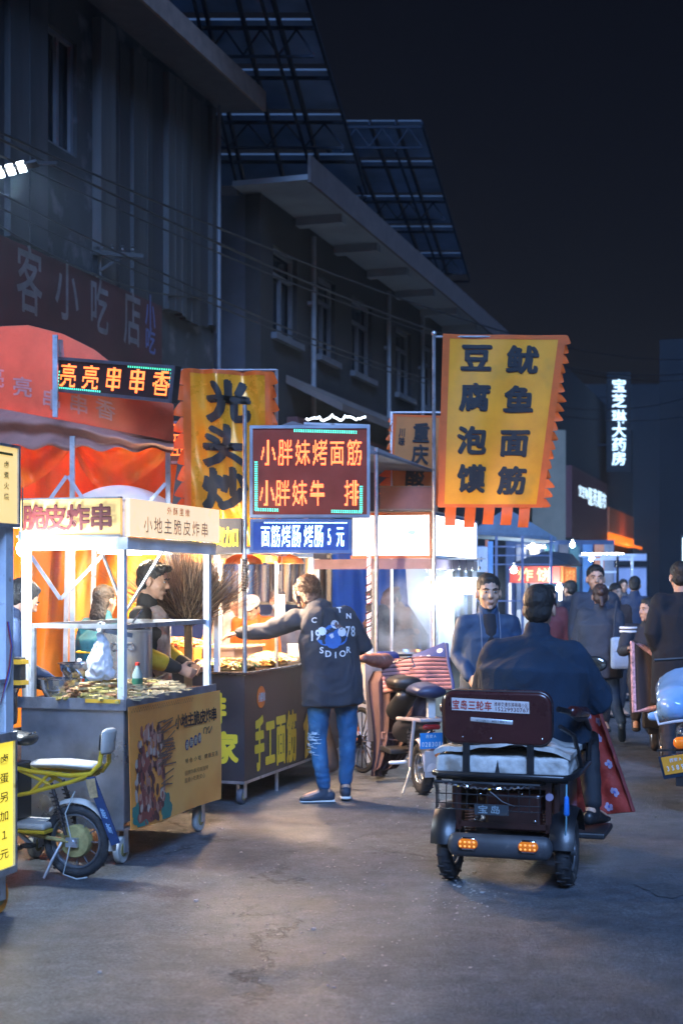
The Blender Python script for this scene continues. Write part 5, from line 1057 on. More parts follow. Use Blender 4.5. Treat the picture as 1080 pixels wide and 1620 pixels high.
# ================================================================== PEOPLE
def vox(mb, size, smooth=3, fold=0.0, fscale=9.0, seed=0.0, name='body', stretch=(1, 1, .55)):
    me = bpy.data.meshes.new('tmp'); me.from_pydata(mb.v, [], mb.f); o = bpy.data.objects.new('tmp', me); COL.objects.link(o)
    m = o.modifiers.new('r', 'REMESH'); m.mode = 'VOXEL'; m.voxel_size = size
    if smooth: q = o.modifiers.new('s', 'SMOOTH'); q.factor = .5; q.iterations = smooth
    dg = bpy.context.evaluated_depsgraph_get(); r = bpy.data.meshes.new_from_object(o.evaluated_get(dg)); r.name = name
    bpy.data.objects.remove(o); bpy.data.meshes.remove(me)
    if fold:
        n = len(r.vertices); co = np.empty(n*3); r.vertices.foreach_get('co', co); no = np.empty(n*3); r.vertex_normals.foreach_get('vector', no); co = co.reshape(-1, 3); no = no.reshape(-1, 3)
        d = np.empty(n); S_ = seed
        for i in range(n):
            x, y, z = co[i]; w1 = noise.noise(Vector((x*3+S_, y*3, z*3)))*2.2
            a = noise.noise(Vector((x*fscale*stretch[0]+w1, y*fscale*stretch[1]+S_, z*fscale*1.0+w1*1.5))); b = noise.noise(Vector((x*fscale*2.3+w1*2, y*fscale*2.3, z*fscale*2.0+S_)))
            d[i] = (1-abs(a)*3.2)*.6+b*.5
        co += no*(d*fold)[:, None]; r.vertices.foreach_set('co', co.ravel()); r.update()
    r.materials.clear(); r.polygons.foreach_set('use_smooth', [True]*len(r.polygons)); return r
m_, t_, w_m = ME_BAG; me = vox(m_, .006, 2, .012, 16, 5, 'bag_body', (2.2, 2.2, .35)); me.materials.append(w_m); link('bag_body', me, t_)
def hand(mb, wr, d, side, curl=.5, s=1.0, flip=1):
    """palm, four fingers of different length bent at the knuckles, and a thumb from the side of the palm; side: towards the thumb"""
    d = Vector(d).normalized(); side = Vector(side); side = (side-d*side.dot(d)).normalized(); nrm = d.cross(side)*flip
    wr = Vector(wr); k = wr+d*.085*s
    mb.limb([wr-d*.02, wr+d*.03*s, k], [(.026*s, .019*s), (.036*s, .016*s), (.038*s, .013*s)], side, 10, 2)
    for i, ln in enumerate((.074, .082, .076, .060)):
        b = k-d*.012+side*(.029-.0195*i)*s; p = [b]; a = 0
        for j, f in enumerate((.46, .30, .24)):
            a += curl*(.75, 1.0, .7)[j]; p.append(p[-1]+(d*math.cos(a)+nrm*math.sin(a))*ln*f*s)
        mb.limb(p, [.0095*s, .0092*s, .0085*s, .0072*s], side, 8, 2)
    b = wr+d*.025*s+side*.028*s; p1 = b+(d*.55+side*.75+nrm*.25).normalized()*.038*s; p2 = p1+(d*.8+side*.25+nrm*(.35+curl*.4)).normalized()*.034*s; mb.limb([b, p1, p2, p2+(d*.8-side*.05+nrm*(.3+curl*.5)).normalized()*.022*s], [.013*s, .0115*s, .010*s, .0085*s], nrm, 8, 2)
DEF = dict(head=(0, .03, 1.575), neck=(0, .0, 1.42), chest=(0, -.005, 1.27), waist=(0, 0, 1.04), pel=(0, 0, .92), shL=(-.165, 0, 1.365), elL=(-.215, -.03, 1.10), wrL=(-.225, .06, .87),
           shR=(.165, 0, 1.365), elR=(.215, -.03, 1.10), wrR=(.225, .06, .87), hipL=(-.09, 0, .89), knL=(-.10, .02, .48), anL=(-.10, -.02, .085), hipR=(.09, 0, .89), knR=(.10, .02, .48), anR=(.10, -.02, .085), ftL=(-.05, 1, 0), ftR=(.05, 1, 0))
eyem = mat('eye_white', (.40, .37, .34), .6, bump=0); iris = mat('dark_iris', (.02, .012, .01), .2, bump=0); lipm = mat('lips', (.44, .23, .16), .5, bump=0)
def person(label, loc, rz, h=1.7, J=None, top=None, pants=None, shoes=None, hair='short', hairmat=None, skin=None, yaw=0, pitch=0, roll=0, hem=.78, bulk=1.0, vs=.009, hs=1.0, curlL=.5, curlR=.5,
           hood=False, mask=False, capm=None, apron=None, group=None, sole=None, thumbL=None, thumbR=None, hdL=None, hdR=None, collar=True, fold=.006, inner=None):
    s = h/1.7; P = {k: Vector(v)*s if k[:2] != 'ft' else Vector(v) for k, v in {**DEF, **(J or {})}.items()}
    T = thing('person', label, 'person', loc, rz, group); sk = skin or skinm; top = top or mat('navy_jacket', (.02, .04, .09), .8); pants = pants or mat('dark_trousers', (.02, .022, .03), .85); shoes = shoes or mat('black_shoe', (.02, .02, .022), .5)
    hr = Matrix.Rotation(R(yaw), 3, 'Z') @ Matrix.Rotation(R(pitch), 3, 'X') @ Matrix.Rotation(R(roll), 3, 'Y'); hc = P['head']; q = s*hs
    H = lambda x, y, z: hc+hr @ (Vector((x, y, z))*q)
    def he(mb, c, r): mb.ell(H(*c), tuple(a*q for a in r), 18, 12, hr)
    m = MB()
    m.limb([P['pel'], P['waist'], P['chest'], P['neck']-Vector((0, 0, .05))], [(.15*s, .10*s), (.135*s, .095*s), (.155*s, .10*s), (.07*s, .06*s)])
    m.limb([P['neck']-Vector((0, 0, .06*s)), H(0, -.02, -.05)], [.056*s, .052*s])
    for S in 'LR':
        m.limb([P['neck']-Vector((0, 0, .05)), P['sh'+S]], [.05*s, .052*s]); m.limb([P['sh'+S], P['el'+S], P['wr'+S]], [.048*s, .037*s, .026*s])
        m.limb([P['hip'+S], P['kn'+S], P['an'+S]], [.08*s, .052*s, .036*s]); f = P['ft'+S].normalized(); f.z = P['ft'+S].z; m.limb([P['an'+S]-f*.02, P['an'+S]+f*.13-Vector((0, 0, .045))], [.036*s, .03*s])
        d = Vector(hdL if S == 'L' and hdL else hdR if S == 'R' and hdR else (P['wr'+S]-P['el'+S])); th = (thumbL if S == 'L' else thumbR) or ((.35, .9, 0) if S == 'L' else (-.35, .9, 0)); hand(m, P['wr'+S], d, th, curlL if S == 'L' else curlR, s, 1 if S == 'L' else -1)
    for c, r in (((0, -.012, .03), (.074, .093, .084)), ((0, .012, -.02), (.064, .076, .092)), ((0, .020, -.072), (.049, .058, .040)), ((0, .066, -.098), (.019, .014, .014)), ((0, .071, .024), (.046, .014, .010)),
                 ((.036, .052, -.03), (.024, .024, .022)), ((-.036, .052, -.03), (.024, .024, .022)), ((0, .080, -.064), (.023, .010, .010)), ((.078, -.008, -.012), (.009, .020, .032)), ((-.078, -.008, -.012), (.009, .020, .032))): he(m, c, r)
    m.limb([H(0, .078, .014), H(0, .098, -.026)], [.008*q, .013*q], (1, 0, 0), 10, 2); he(m, (0, .088, -.031), (.019, .010, .008))
    me = vox(m, vs*.8, 2, 0, name='body'); me.materials.append(sk); b = link('body', me, T)
    for sx in (-1, 1):
        e = MB(); e.ell(H(sx*.030, .0790, .003), (.0125*q, .0075*q, .0055*q), 12, 8, hr); e.m = 1; e.ell(H(sx*.030, .0845, .003), (.0052*q, .0035*q, .0048*q), 10, 6, hr); part('eye', e, [eyem, iris], T, True)
        e = MB(); e.limb([H(sx*.015, .088, .021), H(sx*.032, .088, .026), H(sx*.049, .078, .020)], [.0035*q, .0042*q, .0025*q], (0, 0, 1), 8, 2); part('eyebrow', e, hairmat or hairm, T, True)
    e = MB(); e.ell(H(0, .0885, -.0605), (.022*q, .0035*q, .0028*q), 12, 6, hr); e.ell(H(0, .0875, -.0675), (.017*q, .0038*q, .0036*q), 12, 6, hr); part('mouth', e, lipm, T, True)
    if hair:
        m = MB(); he(m, (0, -.021, .042), (.0805, .096, .086)); he(m, (0, -.050, -.012), (.072, .060, .066)); he(m, (0, .026, .086), (.052, .048, .028))
        if hair == 'long': m.limb([H(0, -.05, 0), H(0, -.09, -.12), H(0, -.08, -.24)], [(.075*q, .05*q), (.08*q, .04*q), (.05*q, .03*q)])
        if hair == 'bun': he(m, (0, -.10, .045), (.04, .04, .04)); m.limb([H(0, -.08, 0), H(.01, -.12, -.09)], [.035*q, .02*q])
        if hair == 'curly': 
            for k in range(12): he(m, (.06*math.cos(k*2.4), .035+.03*math.sin(k*1.7), .085+.014*math.sin(k*3.1)), (.026, .024, .022))
        if hair == 'tied': he(m, (0, -.030, .035), (.092, .104, .094)); he(m, (0, -.115, .035), (.042, .045, .045)); m.limb([H(0, -.05, -.02), H(0, -.075, -.10), H(.01, -.07, -.15)], [(.085*q, .05*q), (.075*q, .045*q), (.04*q, .03*q)]); m.limb([H(-.07, .03, .05), H(-.088, .02, -.04), H(-.08, .0, -.12)], [.02*q, .022*q, .012*q]); m.limb([H(.07, .03, .05), H(.088, .02, -.04), H(.08, .0, -.12)], [.02*q, .022*q, .012*q])
        me = vox(m, .006*s, 1, .0035 if hair == 'short' else .005, 34, 3, 'hair'); me.materials.append(hairmat or hairm); link('hair', me, T)
    if capm:
        m = MB(); he(m, (0, -.012, .075), (.094, .108, .066)); 
        if capm[1] == 'peak': m.limb([H(0, .06, .055), H(0, .14, .045)], [(.07*q, .012*q), (.05*q, .008*q)])
        else: he(m, (.02, -.03, .085), (.115, .12, .035))
        me = vox(m, .009, 3, .002, 20, 1, 'cap'); me.materials.append(capm[0]); link('cap', me, T)
    if mask:
        m = MB(); he(m, (0, .030, -.055), (.056, .072, .046)); me = vox(m, .008, 3, 0, name='face_mask'); me.materials.append(mat('blue_mask', (.45, .62, .75), .8)); link('face_mask', me, T)
    # clothes: jacket with sleeves
    B_ = bulk; m = MB(); hz = P['waist'].copy(); k = (hem*s-P['pel'].z)/max(.05, P['waist'].z-P['pel'].z); lo = P['pel']+(P['waist']-P['pel'])*k
    m.limb([lo+Vector((0, 0, .0)), P['pel']+(P['waist']-P['pel'])*max(k*.5, .3), P['waist'], P['chest'], P['neck']-Vector((0, 0, .075*s)), P['neck']-Vector((0, 0, .02*s))],
           [(.205*B_*s, .155*B_*s), (.20*B_*s, .155*B_*s), (.19*B_*s, .145*B_*s), (.20*B_*s, .145*B_*s), (.125*s, .095*s), (.075*s, .075*s)], n=24, cap=2, flat=.12)
    for S in 'LR':
        m.limb([P['neck']-Vector((0, 0, .06*s)), P['sh'+S]+Vector((0, 0, .0))], [.070*s, .066*B_*s]); e = P['wr'+S]+(P['wr'+S]-P['el'+S]).normalized()*(-.01); m.limb([P['sh'+S], P['sh'+S].lerp(P['el'+S], .5), P['el'+S], P['el'+S].lerp(e, .55), e], [.070*B_*s, .066*B_*s, .057*B_*s, .052*B_*s, .040*B_*s])
    if collar: m.limb([P['neck']-Vector((0, .0, .04*s)), P['neck']+(H(0, -.02, -.09)-P['neck'])*.5], [(.078*s, .075*s), (.072*s, .070*s)], n=18)
    if hood: m.limb([P['neck']+Vector((-.11, -.02, -.03))*s, P['neck']+Vector((-.06, -.115, -.03))*s, P['neck']+Vector((0, -.15, -.05))*s, P['neck']+Vector((.06, -.115, -.03))*s, P['neck']+Vector((.11, -.02, -.03))*s], [.045*s, .065*s, .075*s, .065*s, .045*s]); m.ell(P['neck']+Vector((0, -.11, -.10))*s, (.15*s, .075*s, .13*s)); m.ell(P['neck']+Vector((0, -.055, .035))*s, (.095*s, .085*s, .06*s))
    me = vox(m, vs*1.25, 3, fold, 7, loc[0]*3, 'jacket'); me.materials.append(top); jk = link('jacket', me, T)
    m = MB(); m.limb([P['pel']-Vector((0, 0, .06*s)), P['pel']+Vector((0, 0, .04))*s], [(.165*s, .12*s), (.155*s, .115*s)], n=18)
    for S in 'LR': m.limb([P['hip'+S], P['hip'+S].lerp(P['kn'+S], .5), P['kn'+S], P['kn'+S].lerp(P['an'+S], .5), P['an'+S]+Vector((0, 0, .05*s))], [(.102*s, .11*s), (.086*s, .092*s), .068*s, .060*s, .050*s])
    me = vox(m, vs*1.2, 2, fold*.8, 10, loc[0]*5, 'trousers', (1, 1, 2)); me.materials.append(pants); link('trousers', me, T)
    for S in 'LR':
        a = P['an'+S]; f = P['ft'+S].copy(); f.normalize(); m = MB(); sd = f.cross(Vector((0, 0, 1))).normalized(); n_ = sd.cross(f).normalized()
        m.limb([a-f*.045-n_*.035, a+f*.03-n_*.032, a+f*.11-n_*.052, a+f*.165-n_*.056], [(.040*s, .045*s), (.043*s, .046*s), (.046*s, .028*s), (.036*s, .020*s)], sd, 14); m.limb([a-n_*.02, a+n_*.01], [.045*s, .043*s])
        me = vox(m, .008, 2, 0, name='shoe'); me.materials.append(shoes); sh_ = link('shoe', me, T)
        if sole:
            m = MB(); m.limb([a-f*.07-n_*.073, a+f*.05-n_*.073, a+f*.17-n_*.073], [(.040*s, .012*s), (.042*s, .012*s), (.034*s, .012*s)], sd, 14); part('sole', m, sole, sh_, True)
    if inner:
        m = MB(); m.limb([P['chest']+Vector((0, .05, -.12))*s, P['chest']+Vector((0, .058, .02))*s, P['neck']+Vector((0, .015, .0))*s], [(.055*s, .10*s), (.06*s, .09*s), (.056*s, .060*s)]); me = vox(m, .01, 3, .003, 12, 2, 'sweater'); me.materials.append(inner); link('sweater', me, T)
        for sx in (-1, 1): part('zip_edge', MB().tube([P['neck']+Vector((sx*.068, .065, .02))*s, P['chest']+Vector((sx*.066, .142*B_, .02))*s, P['waist']+Vector((sx*.06, .147*B_, -.05))*s, P['pel']+Vector((sx*.055, .157*B_, -.03))*s], .0035, 6), mat('pale_zip', (.14, .18, .26), .6), T, True)
    if apron:
        m = MB(); m.limb([P['pel']+Vector((0, .03, -.12))*s, P['waist']+Vector((0, .03, 0))*s, P['chest']+Vector((0, .035, .05))*s], [(.185*s, .145*s), (.17*s, .135*s), (.13*s, .125*s)], n=18); me = vox(m, .011, 3, .004, 8, 1, 'apron'); me.materials.append(apron[0]); link('apron', me, T)
        m = MB(); m.tube([P['neck']+Vector((.098*math.cos(a), .098*math.sin(a)+.005, -.035-.03*max(0, math.sin(a))))*s for a in [k*.42 for k in range(16)]], .026*s, 8); m.limb([P['neck']+Vector((0, .09, -.06))*s, P['chest']+Vector((0, .155, .06))*s], [(.045, .012), (.09, .012)]); part('apron_collar', m, apron[1], T, True)
    T['_'] = 0; del T['_']; return T, P, jk
def project_text(jk, items, org, ax, az, ray, mat_, name, bold=.02, off=.003, shapes=None):
    """print laid on cloth: each point is dropped along ray onto the jacket"""
    me = jk.data; bv = BVHTree.FromPolygons([v.co.copy() for v in me.vertices], [tuple(p.vertices) for p in me.polygons]); org = Vector(org); ax = Vector(ax); az = Vector(az); ray = Vector(ray).normalized()
    def fn(x, y, o=0):
        p = org+ax*x+az*y; r = bv.ray_cast(p-ray*.6, ray); return (r[0] if r[0] is not None else p)-ray*(off+o)
    m = MB()
    if items: put_text(m, fn, items, bold, 1, off=0)
    for poly in (shapes or []): m.add([fn(*p[:2], p[2] if len(p) > 2 else 0) for p in poly], [tuple(range(len(poly)))])
    return part(name, m, mat_, jk)
def disc(cx, cy, r, n=10, o=0, ry=None): return [(cx+r*math.cos(6.283*k/n), cy+(ry or r)*math.sin(6.283*k/n), o) for k in range(n)]

denim = mat('blue_denim', (.014, .10, .24), .8, 0, .3, 5, .5, 150, spots=((.06, .20, .36), 6, .60))
hood_ = mat('charcoal_hoodie', (.028, .034, .05), .9, 0, .25, 6, .4, 180)
# woman at the charcoal cart
wl = gp(527, 1268)
T, P, jk = person('woman in dark printed hoodie and ripped jeans reaching over the charcoal cart', wl, R(10), 1.66,
    dict(head=(-.19, .09, 1.585), neck=(-.11, .04, 1.44), chest=(-.05, .0, 1.28), waist=(-.015, 0, 1.02), shL=(-.285, .05, 1.375), elL=(-.50, .16, 1.285), wrL=(-.69, .20, 1.27), shR=(.085, -.01, 1.40), elR=(.245, .03, 1.17), wrR=(.10, .22, 1.10),
         pel=(-.01, 0, .90), hipL=(-.10, 0, .88), knL=(-.115, .03, .47), anL=(-.075, -.03, .085), hipR=(.09, 0, .88), knR=(.12, .04, .48), anR=(.105, .06, .10), ftL=(-1, .05, 0), ftR=(.15, 1, .0)),
    hood_, denim, mat('navy_sneaker', (.03, .045, .07), .7), 'tied', mat('brown_hair', (.07, .026, .016), .6, 0, .45, 50, .8, 120), yaw=25, pitch=-18, hem=.735, bulk=1.16, vs=.008, hood=True, curlL=.35, fold=.008, sole=mat('pale_sole', (.7, .68, .62), .6), thumbL=(0, 1, .2), hdL=(-1, .15, -.15))
rr = random.Random(16); m = MB(); kn = P['knL']
for k in range(34):
    z = kn.z+rr.gauss(-.01, .05); a0_ = rr.uniform(3.0, 4.4); m.tube([Vector((kn.x+.078*math.cos(a0_+.28*j), kn.y+.078*math.sin(a0_+.28*j), z+rr.uniform(-.006, .006))) for j in range(3)], .0022, 4)
part('frayed_threads', m, mat('pale_thread', (.35, .50, .62), .9, bump=0), T, stuff=True)
rr = random.Random(6); m = MB(); hc = P['head']
for k in range(420):
    a, e_2 = rr.uniform(0, 6.28), rr.uniform(-.5, 1.4); n0 = Vector((math.cos(a)*math.cos(e_2)*.092, math.sin(a)*math.cos(e_2)*.104-.03, math.sin(e_2)*.094+.035)); bun = Vector((.03, -.14, .05))
    if rr.random() < .25: n0 = bun+Vector((rr.gauss(0, .03), rr.gauss(0, .03), rr.gauss(0, .03)))
    p0_ = hc+n0*1.02; t_ = (bun-n0)*.5+Vector((rr.gauss(0, .02), rr.gauss(0, .02), rr.gauss(0, .022))); m.tube([p0_, p0_+t_*.5+n0*.10, p0_+t_*.95], [.0016, .0016, .0006], 3)
part('loose_hair', m, mat('brown_hair', (0, 0, 0)), T, stuff=True)
cw = mat('white_print', (.75, .76, .78), .7, bump=0); bp_ = mat('blue_print', (.03, .14, .45), .7, bump=0)
O_ = (-.035, 0, 1.22)
its = [('1', -.118, .01, .06, .085), ('9', -.085, .015, .06, .085), ('7', .10, .035, .06, .085), ('8', .135, .035, .06, .085)]
for k, c in enumerate('SDIOR'): a = R(-128+19*k+0); its.append((c, .135*math.cos(a)+.02, .135*math.sin(a)+.03, .052, .052))
for k, c in enumerate('C  TN'):
    if c != ' ': a = R(150-27*k); its.append((c, .135*math.cos(a)+.01, .135*math.sin(a)+.035, .045, .045))
project_text(jk, its, O_, (1.22, 0, 0), (0, 0, 1.22), (0, 1, 0), cw, 'back_print', .03)
project_text(jk, None, O_, (1.22, 0, 0), (0, 0, 1.22), (0, 1, 0), bp_, 'blue_print', shapes=[disc(-.04, .0, .052, 12, 0), disc(.045, .0, .050, 12, .0006), disc(.005, -.02, .05, 12, .0012), disc(.0, .03, .045, 12, .0018)])
project_text(jk, None, O_, (1.22, 0, 0), (0, 0, 1.22), (0, 1, 0), cw, 'white_print', shapes=[disc(.0, .0, .022, 10, .003), disc(-.06, .035, .026, 8, .0034), disc(.06, .03, .028, 8, .0038), disc(.02, .075, .026, 9, .0042)])
project_text(jk, None, O_, (1.22, 0, 0), (0, 0, 1.22), (0, 1, 0), mat('brown_print', (.14, .07, .06), .7, bump=0), 'brown_print', shapes=[disc(.035, .07, .02, 8, .005), disc(.0, .0, .008, 8, .0055), disc(.055, .055, .012, 8, .006)])
bag = thing('plastic_bag', 'brown and black bag hanging low beside the legs of the woman', 'bag', px(513, 1190, 10.95), 0)
part('bag_body', MB().limb([(0, 0, .22), (.01, 0, .05), (.03, 0, -.10)], [(.04, .03), (.08, .05), (.09, .06)]), mat('dull_brown_bag', (.10, .075, .07), .5, 0, .3, 6, .5, 30), bag, True); part('handle', MB().torus((0, 0, .27), (0, 1, 0), .04, .006, 16, 6), mat('dull_brown_bag', (0, 0, 0)), bag, True)

blackt = mat('black_shirt', (.014, .014, .016), .85); yap = mat('yellow_apron_band', (.75, .48, .02), .7); pap = mat('patterned_apron', (.42, .36, .36), .75, 0, .3, 16, .2, spots=((.55, .25, .2), 20, .58))
T, P, jk = person('vendor with curly black hair in black shirt and yellow edged apron', Vector((px(232, 925, 9.75).x, 9.75, 0)), R(-98), 1.73, dict(head=(0, .05, 1.60), elR=(.24, .06, 1.10), wrR=(.16, .26, 1.02), elL=(-.24, .06, 1.10), wrL=(-.14, .26, 1.02)), blackt, hair='curly', pitch=-10, apron=(pap, yap), vs=.008, hs=1.08)
for S in 'LR':
    d = (P['wr'+S]-P['el'+S]).normalized(); part('sleeve_guard', MB().limb([P['el'+S]+d*.02, P['el'+S]+d*.12], [.068, .060]), yap, T, True)
tealj = mat('teal_jacket', (.01, .12, .16), .8, 0, .2, 6)
T, P, jk = person('person in teal jacket with yellow stripes standing before the orange tarpaulin', Vector((px(163, 925, 10.6).x, 10.6, 0)), R(-35), 1.60, dict(elR=(.26, .1, 1.12), wrR=(.15, .3, 1.2)), tealj, hair='long', hem=.72, bulk=1.1)
m = MB(); 
for z in (.88, 1.10): m.limb([P['pel']*0+Vector((-.12, 0, z)), Vector((.12, 0, z))], [(.02, .165), (.02, .165)], (0, 0, 1))
part('yellow_stripe', m, yap, T, True)
person('bent man in navy jacket half hidden behind the post of the leftmost cart', Vector((px(-14, 925, 8.55).x, 8.55, 0)), R(-62), 1.68, dict(head=(0, .20, 1.53), neck=(0, .11, 1.40), chest=(0, .05, 1.26), shL=(-.17, .08, 1.36), shR=(.17, .08, 1.36), elR=(.25, .16, 1.10), wrR=(.12, .42, .98), elL=(-.25, .16, 1.10), wrL=(-.14, .40, .98)), mat('navy_jacket', (.015, .035, .09), .8), hair='short', pitch=-28, vs=.008)
orj = mat('orange_smock', (.70, .16, .02), .8)
person('vendor in white cap and orange smock behind the charcoal cart', Vector((px(402, 925, 12.9).x, 12.9, 0)), R(165), 1.56, dict(head=(0, .09, 1.50)), orj, capm=(mat('white_cap', (.78, .74, .70), .8), 'peak'), pitch=-22, apron=(orj, mat('yellow_apron_band', (0, 0, 0))))
person('dark haired vendor in white top behind the charcoal cart', Vector((px(364, 925, 13.1).x, 13.1, 0)), R(-120), 1.58, dict(head=(0, .08, 1.53)), mat('white_top', (.62, .60, .58), .8), hair='long', pitch=-20)
person('person with blue face mask behind the charcoal cart, next to the white cap', Vector((px(440, 925, 13.6).x, 13.6, 0)), R(175), 1.56, None, mat('grey_top', (.14, .14, .16), .8), hair='short', mask=True, hairmat=mat('grey_beanie_hair', (.10, .09, .09), .7))
beige_c = mat('camel_coat', (.30, .17, .09), .85)
person('masked vendor in brown cap and camel coat beside the steam', Vector((px(632, 925, 16.3).x, 16.3, 0)), R(120), 1.60, dict(head=(0, .10, 1.53), elL=(-.22, .12, 1.15), wrL=(-.05, .38, 1.22), elR=(.22, .12, 1.15), wrR=(.03, .40, 1.20)), beige_c, capm=(mat('brown_beret', (.10, .045, .04), .8), 'beret'), mask=True, pitch=-25, apron=(mat('camel_coat', (0, 0, 0)), beige_c))
person('vendor in navy jacket left of the masked vendor, by the blue tarpaulin', Vector((px(603, 925, 16.0).x, 16.0, 0)), R(-50), 1.58, dict(head=(0, .12, 1.50), wrR=(.1, .4, 1.15)), mat('navy_jacket', (0, 0, 0)), hair='short', hairmat=mat('reddish_hair', (.12, .05, .05), .6), pitch=-25)
fm = person('man in open navy jacket walking towards the camera beside the tricycle', Vector((px(771, 925, 9.75).x, 9.75, 0)), R(184), 1.67, dict(shR=(.16, 0, 1.355), shL=(-.16, 0, 1.355), elR=(.205, -.03, 1.13), wrR=(.15, .17, .99), elL=(-.205, -.03, 1.10), wrL=(-.20, .04, .88)), mat('blue_black_jacket', (.018, .05, .11), .7, 0, .25, 6, .2), hair='short', bulk=.98, hs=1.07, vs=.008, inner=mat('black_sweater', (.01, .012, .02), .9), curlR=1.1)
person('tall man in dark jacket facing the camera by the fried cake stall', Vector((px(941, 925, 15.4).x, 15.4, 0)), R(176), 1.80, None, mat('dark_coat', (.018, .03, .055), .8), hs=1.15, bulk=1.1)
T, P, jk = person('woman with tied brown hair in grey coat walking away up the street', Vector((px(949, 925, 14.5).x, 14.5, 0)), R(-6), 1.60, dict(knL=(-.09, .14, .50), anL=(-.09, .16, .10), knR=(.14, -.05, .49), anR=(.20, -.30, .20), ftR=(.1, .75, -.7), elL=(-.24, .05, 1.10), wrL=(-.2, .2, .95)), mat('slate_coat', (.028, .036, .055), .85, 0, .2, 5), mat('dark_blue_jeans', (.012, .04, .09), .8), mat('dark_boot', (.03, .06, .10), .4), 'bun', mat('dark_brown_hair', (.05, .025, .02), .5), hem=.70, bulk=1.22, hs=1.08)
bag = thing('shoulder_bag', 'pale denim shoulder bag at the side of the woman in the grey coat', 'bag', px(983, 1030, 14.2), 0)
part('bag_body', MB().bx(-.11, .09, -.05, .05, -.18, .14), mat('pale_denim', (.30, .42, .58), .8, 0, .15, 8, .3), bag, bevel=.03); part('flap', MB().bx(-.09, .07, -.062, -.051, .0, .12), mat('pale_denim_flap', (.36, .48, .62), .8), bag, bevel=.005); part('strap', MB().tube([(-.08, 0, .13), (-.06, .05, .35), (-.03, .1, .5)], .012, 6), mat('slate_coat', (0, 0, 0)), bag)
person('short person with dark hair seen past the rider by the fried cakes', Vector((px(917, 925, 16.5).x, 16.5, 0)), R(20), 1.42, None, mat('dark_coat', (0, 0, 0)), hair='bun')
person('tall man dressed in black seen from behind at the right edge', Vector((px(1076, 925, 12.2).x, 12.2, 0)), R(4), 1.80, dict(elL=(-.25, -.05, 1.12), wrL=(-.16, .03, .93)), mat('black_long_coat', (.004, .006, .012), .9), hair='short', hem=.55, bulk=1.18, hs=1.02, curlL=1.0, collar=False)

# ================================================================== VEHICLES
def wheel(parent, c, r, w, axis=(1, 0, 0), rim=None, spokes=10, name='wheel', tread=True, tyre=None):
    c = Vector(c); a = Vector(axis).normalized(); t = part(name, MB().torus(c, a, r-w/2, w/2, 40, 12), tyre or rubber, parent, True)
    if tread:
        m = MB(); u = Vector((0, 0, 1)); v = a.cross(u)
        for k in range(36): an = k*math.pi/18; d = u*math.cos(an)+v*math.sin(an); tt = -u*math.sin(an)+v*math.cos(an); m.box(c+d*(r-.002)+a*(w*.18*(1 if k % 2 else -1)), (w*.5, .008, .006), Matrix((a, tt, d)).transposed())
        part('tread', m, rubber, t)
    part('rim', MB().torus(c, a, r-w*1.0, w*.16, 36, 8).torus(c+a*w*.28, a, r-w*1.02, .006, 36, 6).torus(c-a*w*.28, a, r-w*1.02, .006, 36, 6), rim or galv, t, True)
    m = MB(); m.cyl(c-a*w*.55, c+a*w*.55, r*.16, n=16); part('hub', m, rim or galv, t, True); m = MB(); u = Vector((0, 0, 1)); v = a.cross(u)
    for k in range(spokes): an = 6.2832*k/spokes; d = u*math.cos(an)+v*math.sin(an); m.bar(c+d*r*.13+a*w*.2*(-1)**k, c+d*(r-w*.95), max(.003, r*.03) if spokes > 9 else r*.12, r*.03)
    part('spokes', m, rim or galv, t); return t
def arcpts(c, r, a0, a1, n, x=0): return [Vector((x, c[1]-r*math.sin(a0+(a1-a0)*k/n), c[2]+r*math.cos(a0+(a1-a0)*k/n))) for k in range(n+1)]
def mudguard(c, r, a0, a1, w, th=.004, x=0):
    m = MB(); n = 16; vs_ = []
    for k in range(n+1):
        a = a0+(a1-a0)*k/n
        for q in range(7): e = (q/6-.5)*2; rr_ = r-.018*e*e; vs_.append((x+e*w/2, c[1]-rr_*math.sin(a), c[2]+rr_*math.cos(a)))
        for q in range(7): e = (q/6-.5)*2; rr_ = r-.018*e*e-th; vs_.append((x+e*w/2, c[1]-rr_*math.sin(a), c[2]+rr_*math.cos(a)))
    fs_ = []
    for k in range(n):
        for q in range(6): i = k*14+q; fs_ += [(i, i+1, i+15, i+14), (i+7, i+21, i+22, i+8)]
        i = k*14; fs_ += [(i, i+14, i+21, i+7), (i+6, i+13, i+27, i+20)]
    fs_ += [tuple(range(7))+tuple(range(13, 6, -1)), tuple(range(n*14, n*14+7))[::-1]+tuple(range(n*14+7, n*14+14))]
    return m.add(vs_, fs_)
# ---- electric tricycle
TO_ = (gp(713, 1390)+gp(897, 1402))/2; TO_.z = 0
V = thing('tricycle', 'dark maroon electric tricycle with a padded rear backrest driving away', 'tricycle', TO_, RZ)
maroon = mat('maroon_vinyl', (.055, .010, .010), .28, 0, .2, 4, .08, 60, coat=.4); mpaint = mat('maroon_paint', (.05, .012, .008), .35, .1, .3, 4, .02, coat=.6); gloss = mat('glossy_black_paint', (.010, .011, .014), .38, 0, .2, 6, .02, coat=.15)
for s_ in (-1, 1):
    wheel(V, (.315*s_, 0, .195), .195, .085, rim=mat('wheel_grey', (.22, .23, .25), .4, .7), spokes=6)
    g_ = part('mudguard', mudguard((0, 0, .20), .232, -1.25, 1.45, .13, x=.315*s_), gloss, V, True)
body = part('rear_body', MB().limb([(0, .06, .44), (0, .40, .46)], [(.25, .12), (.26, .14)], n=24), mpaint, V, True)
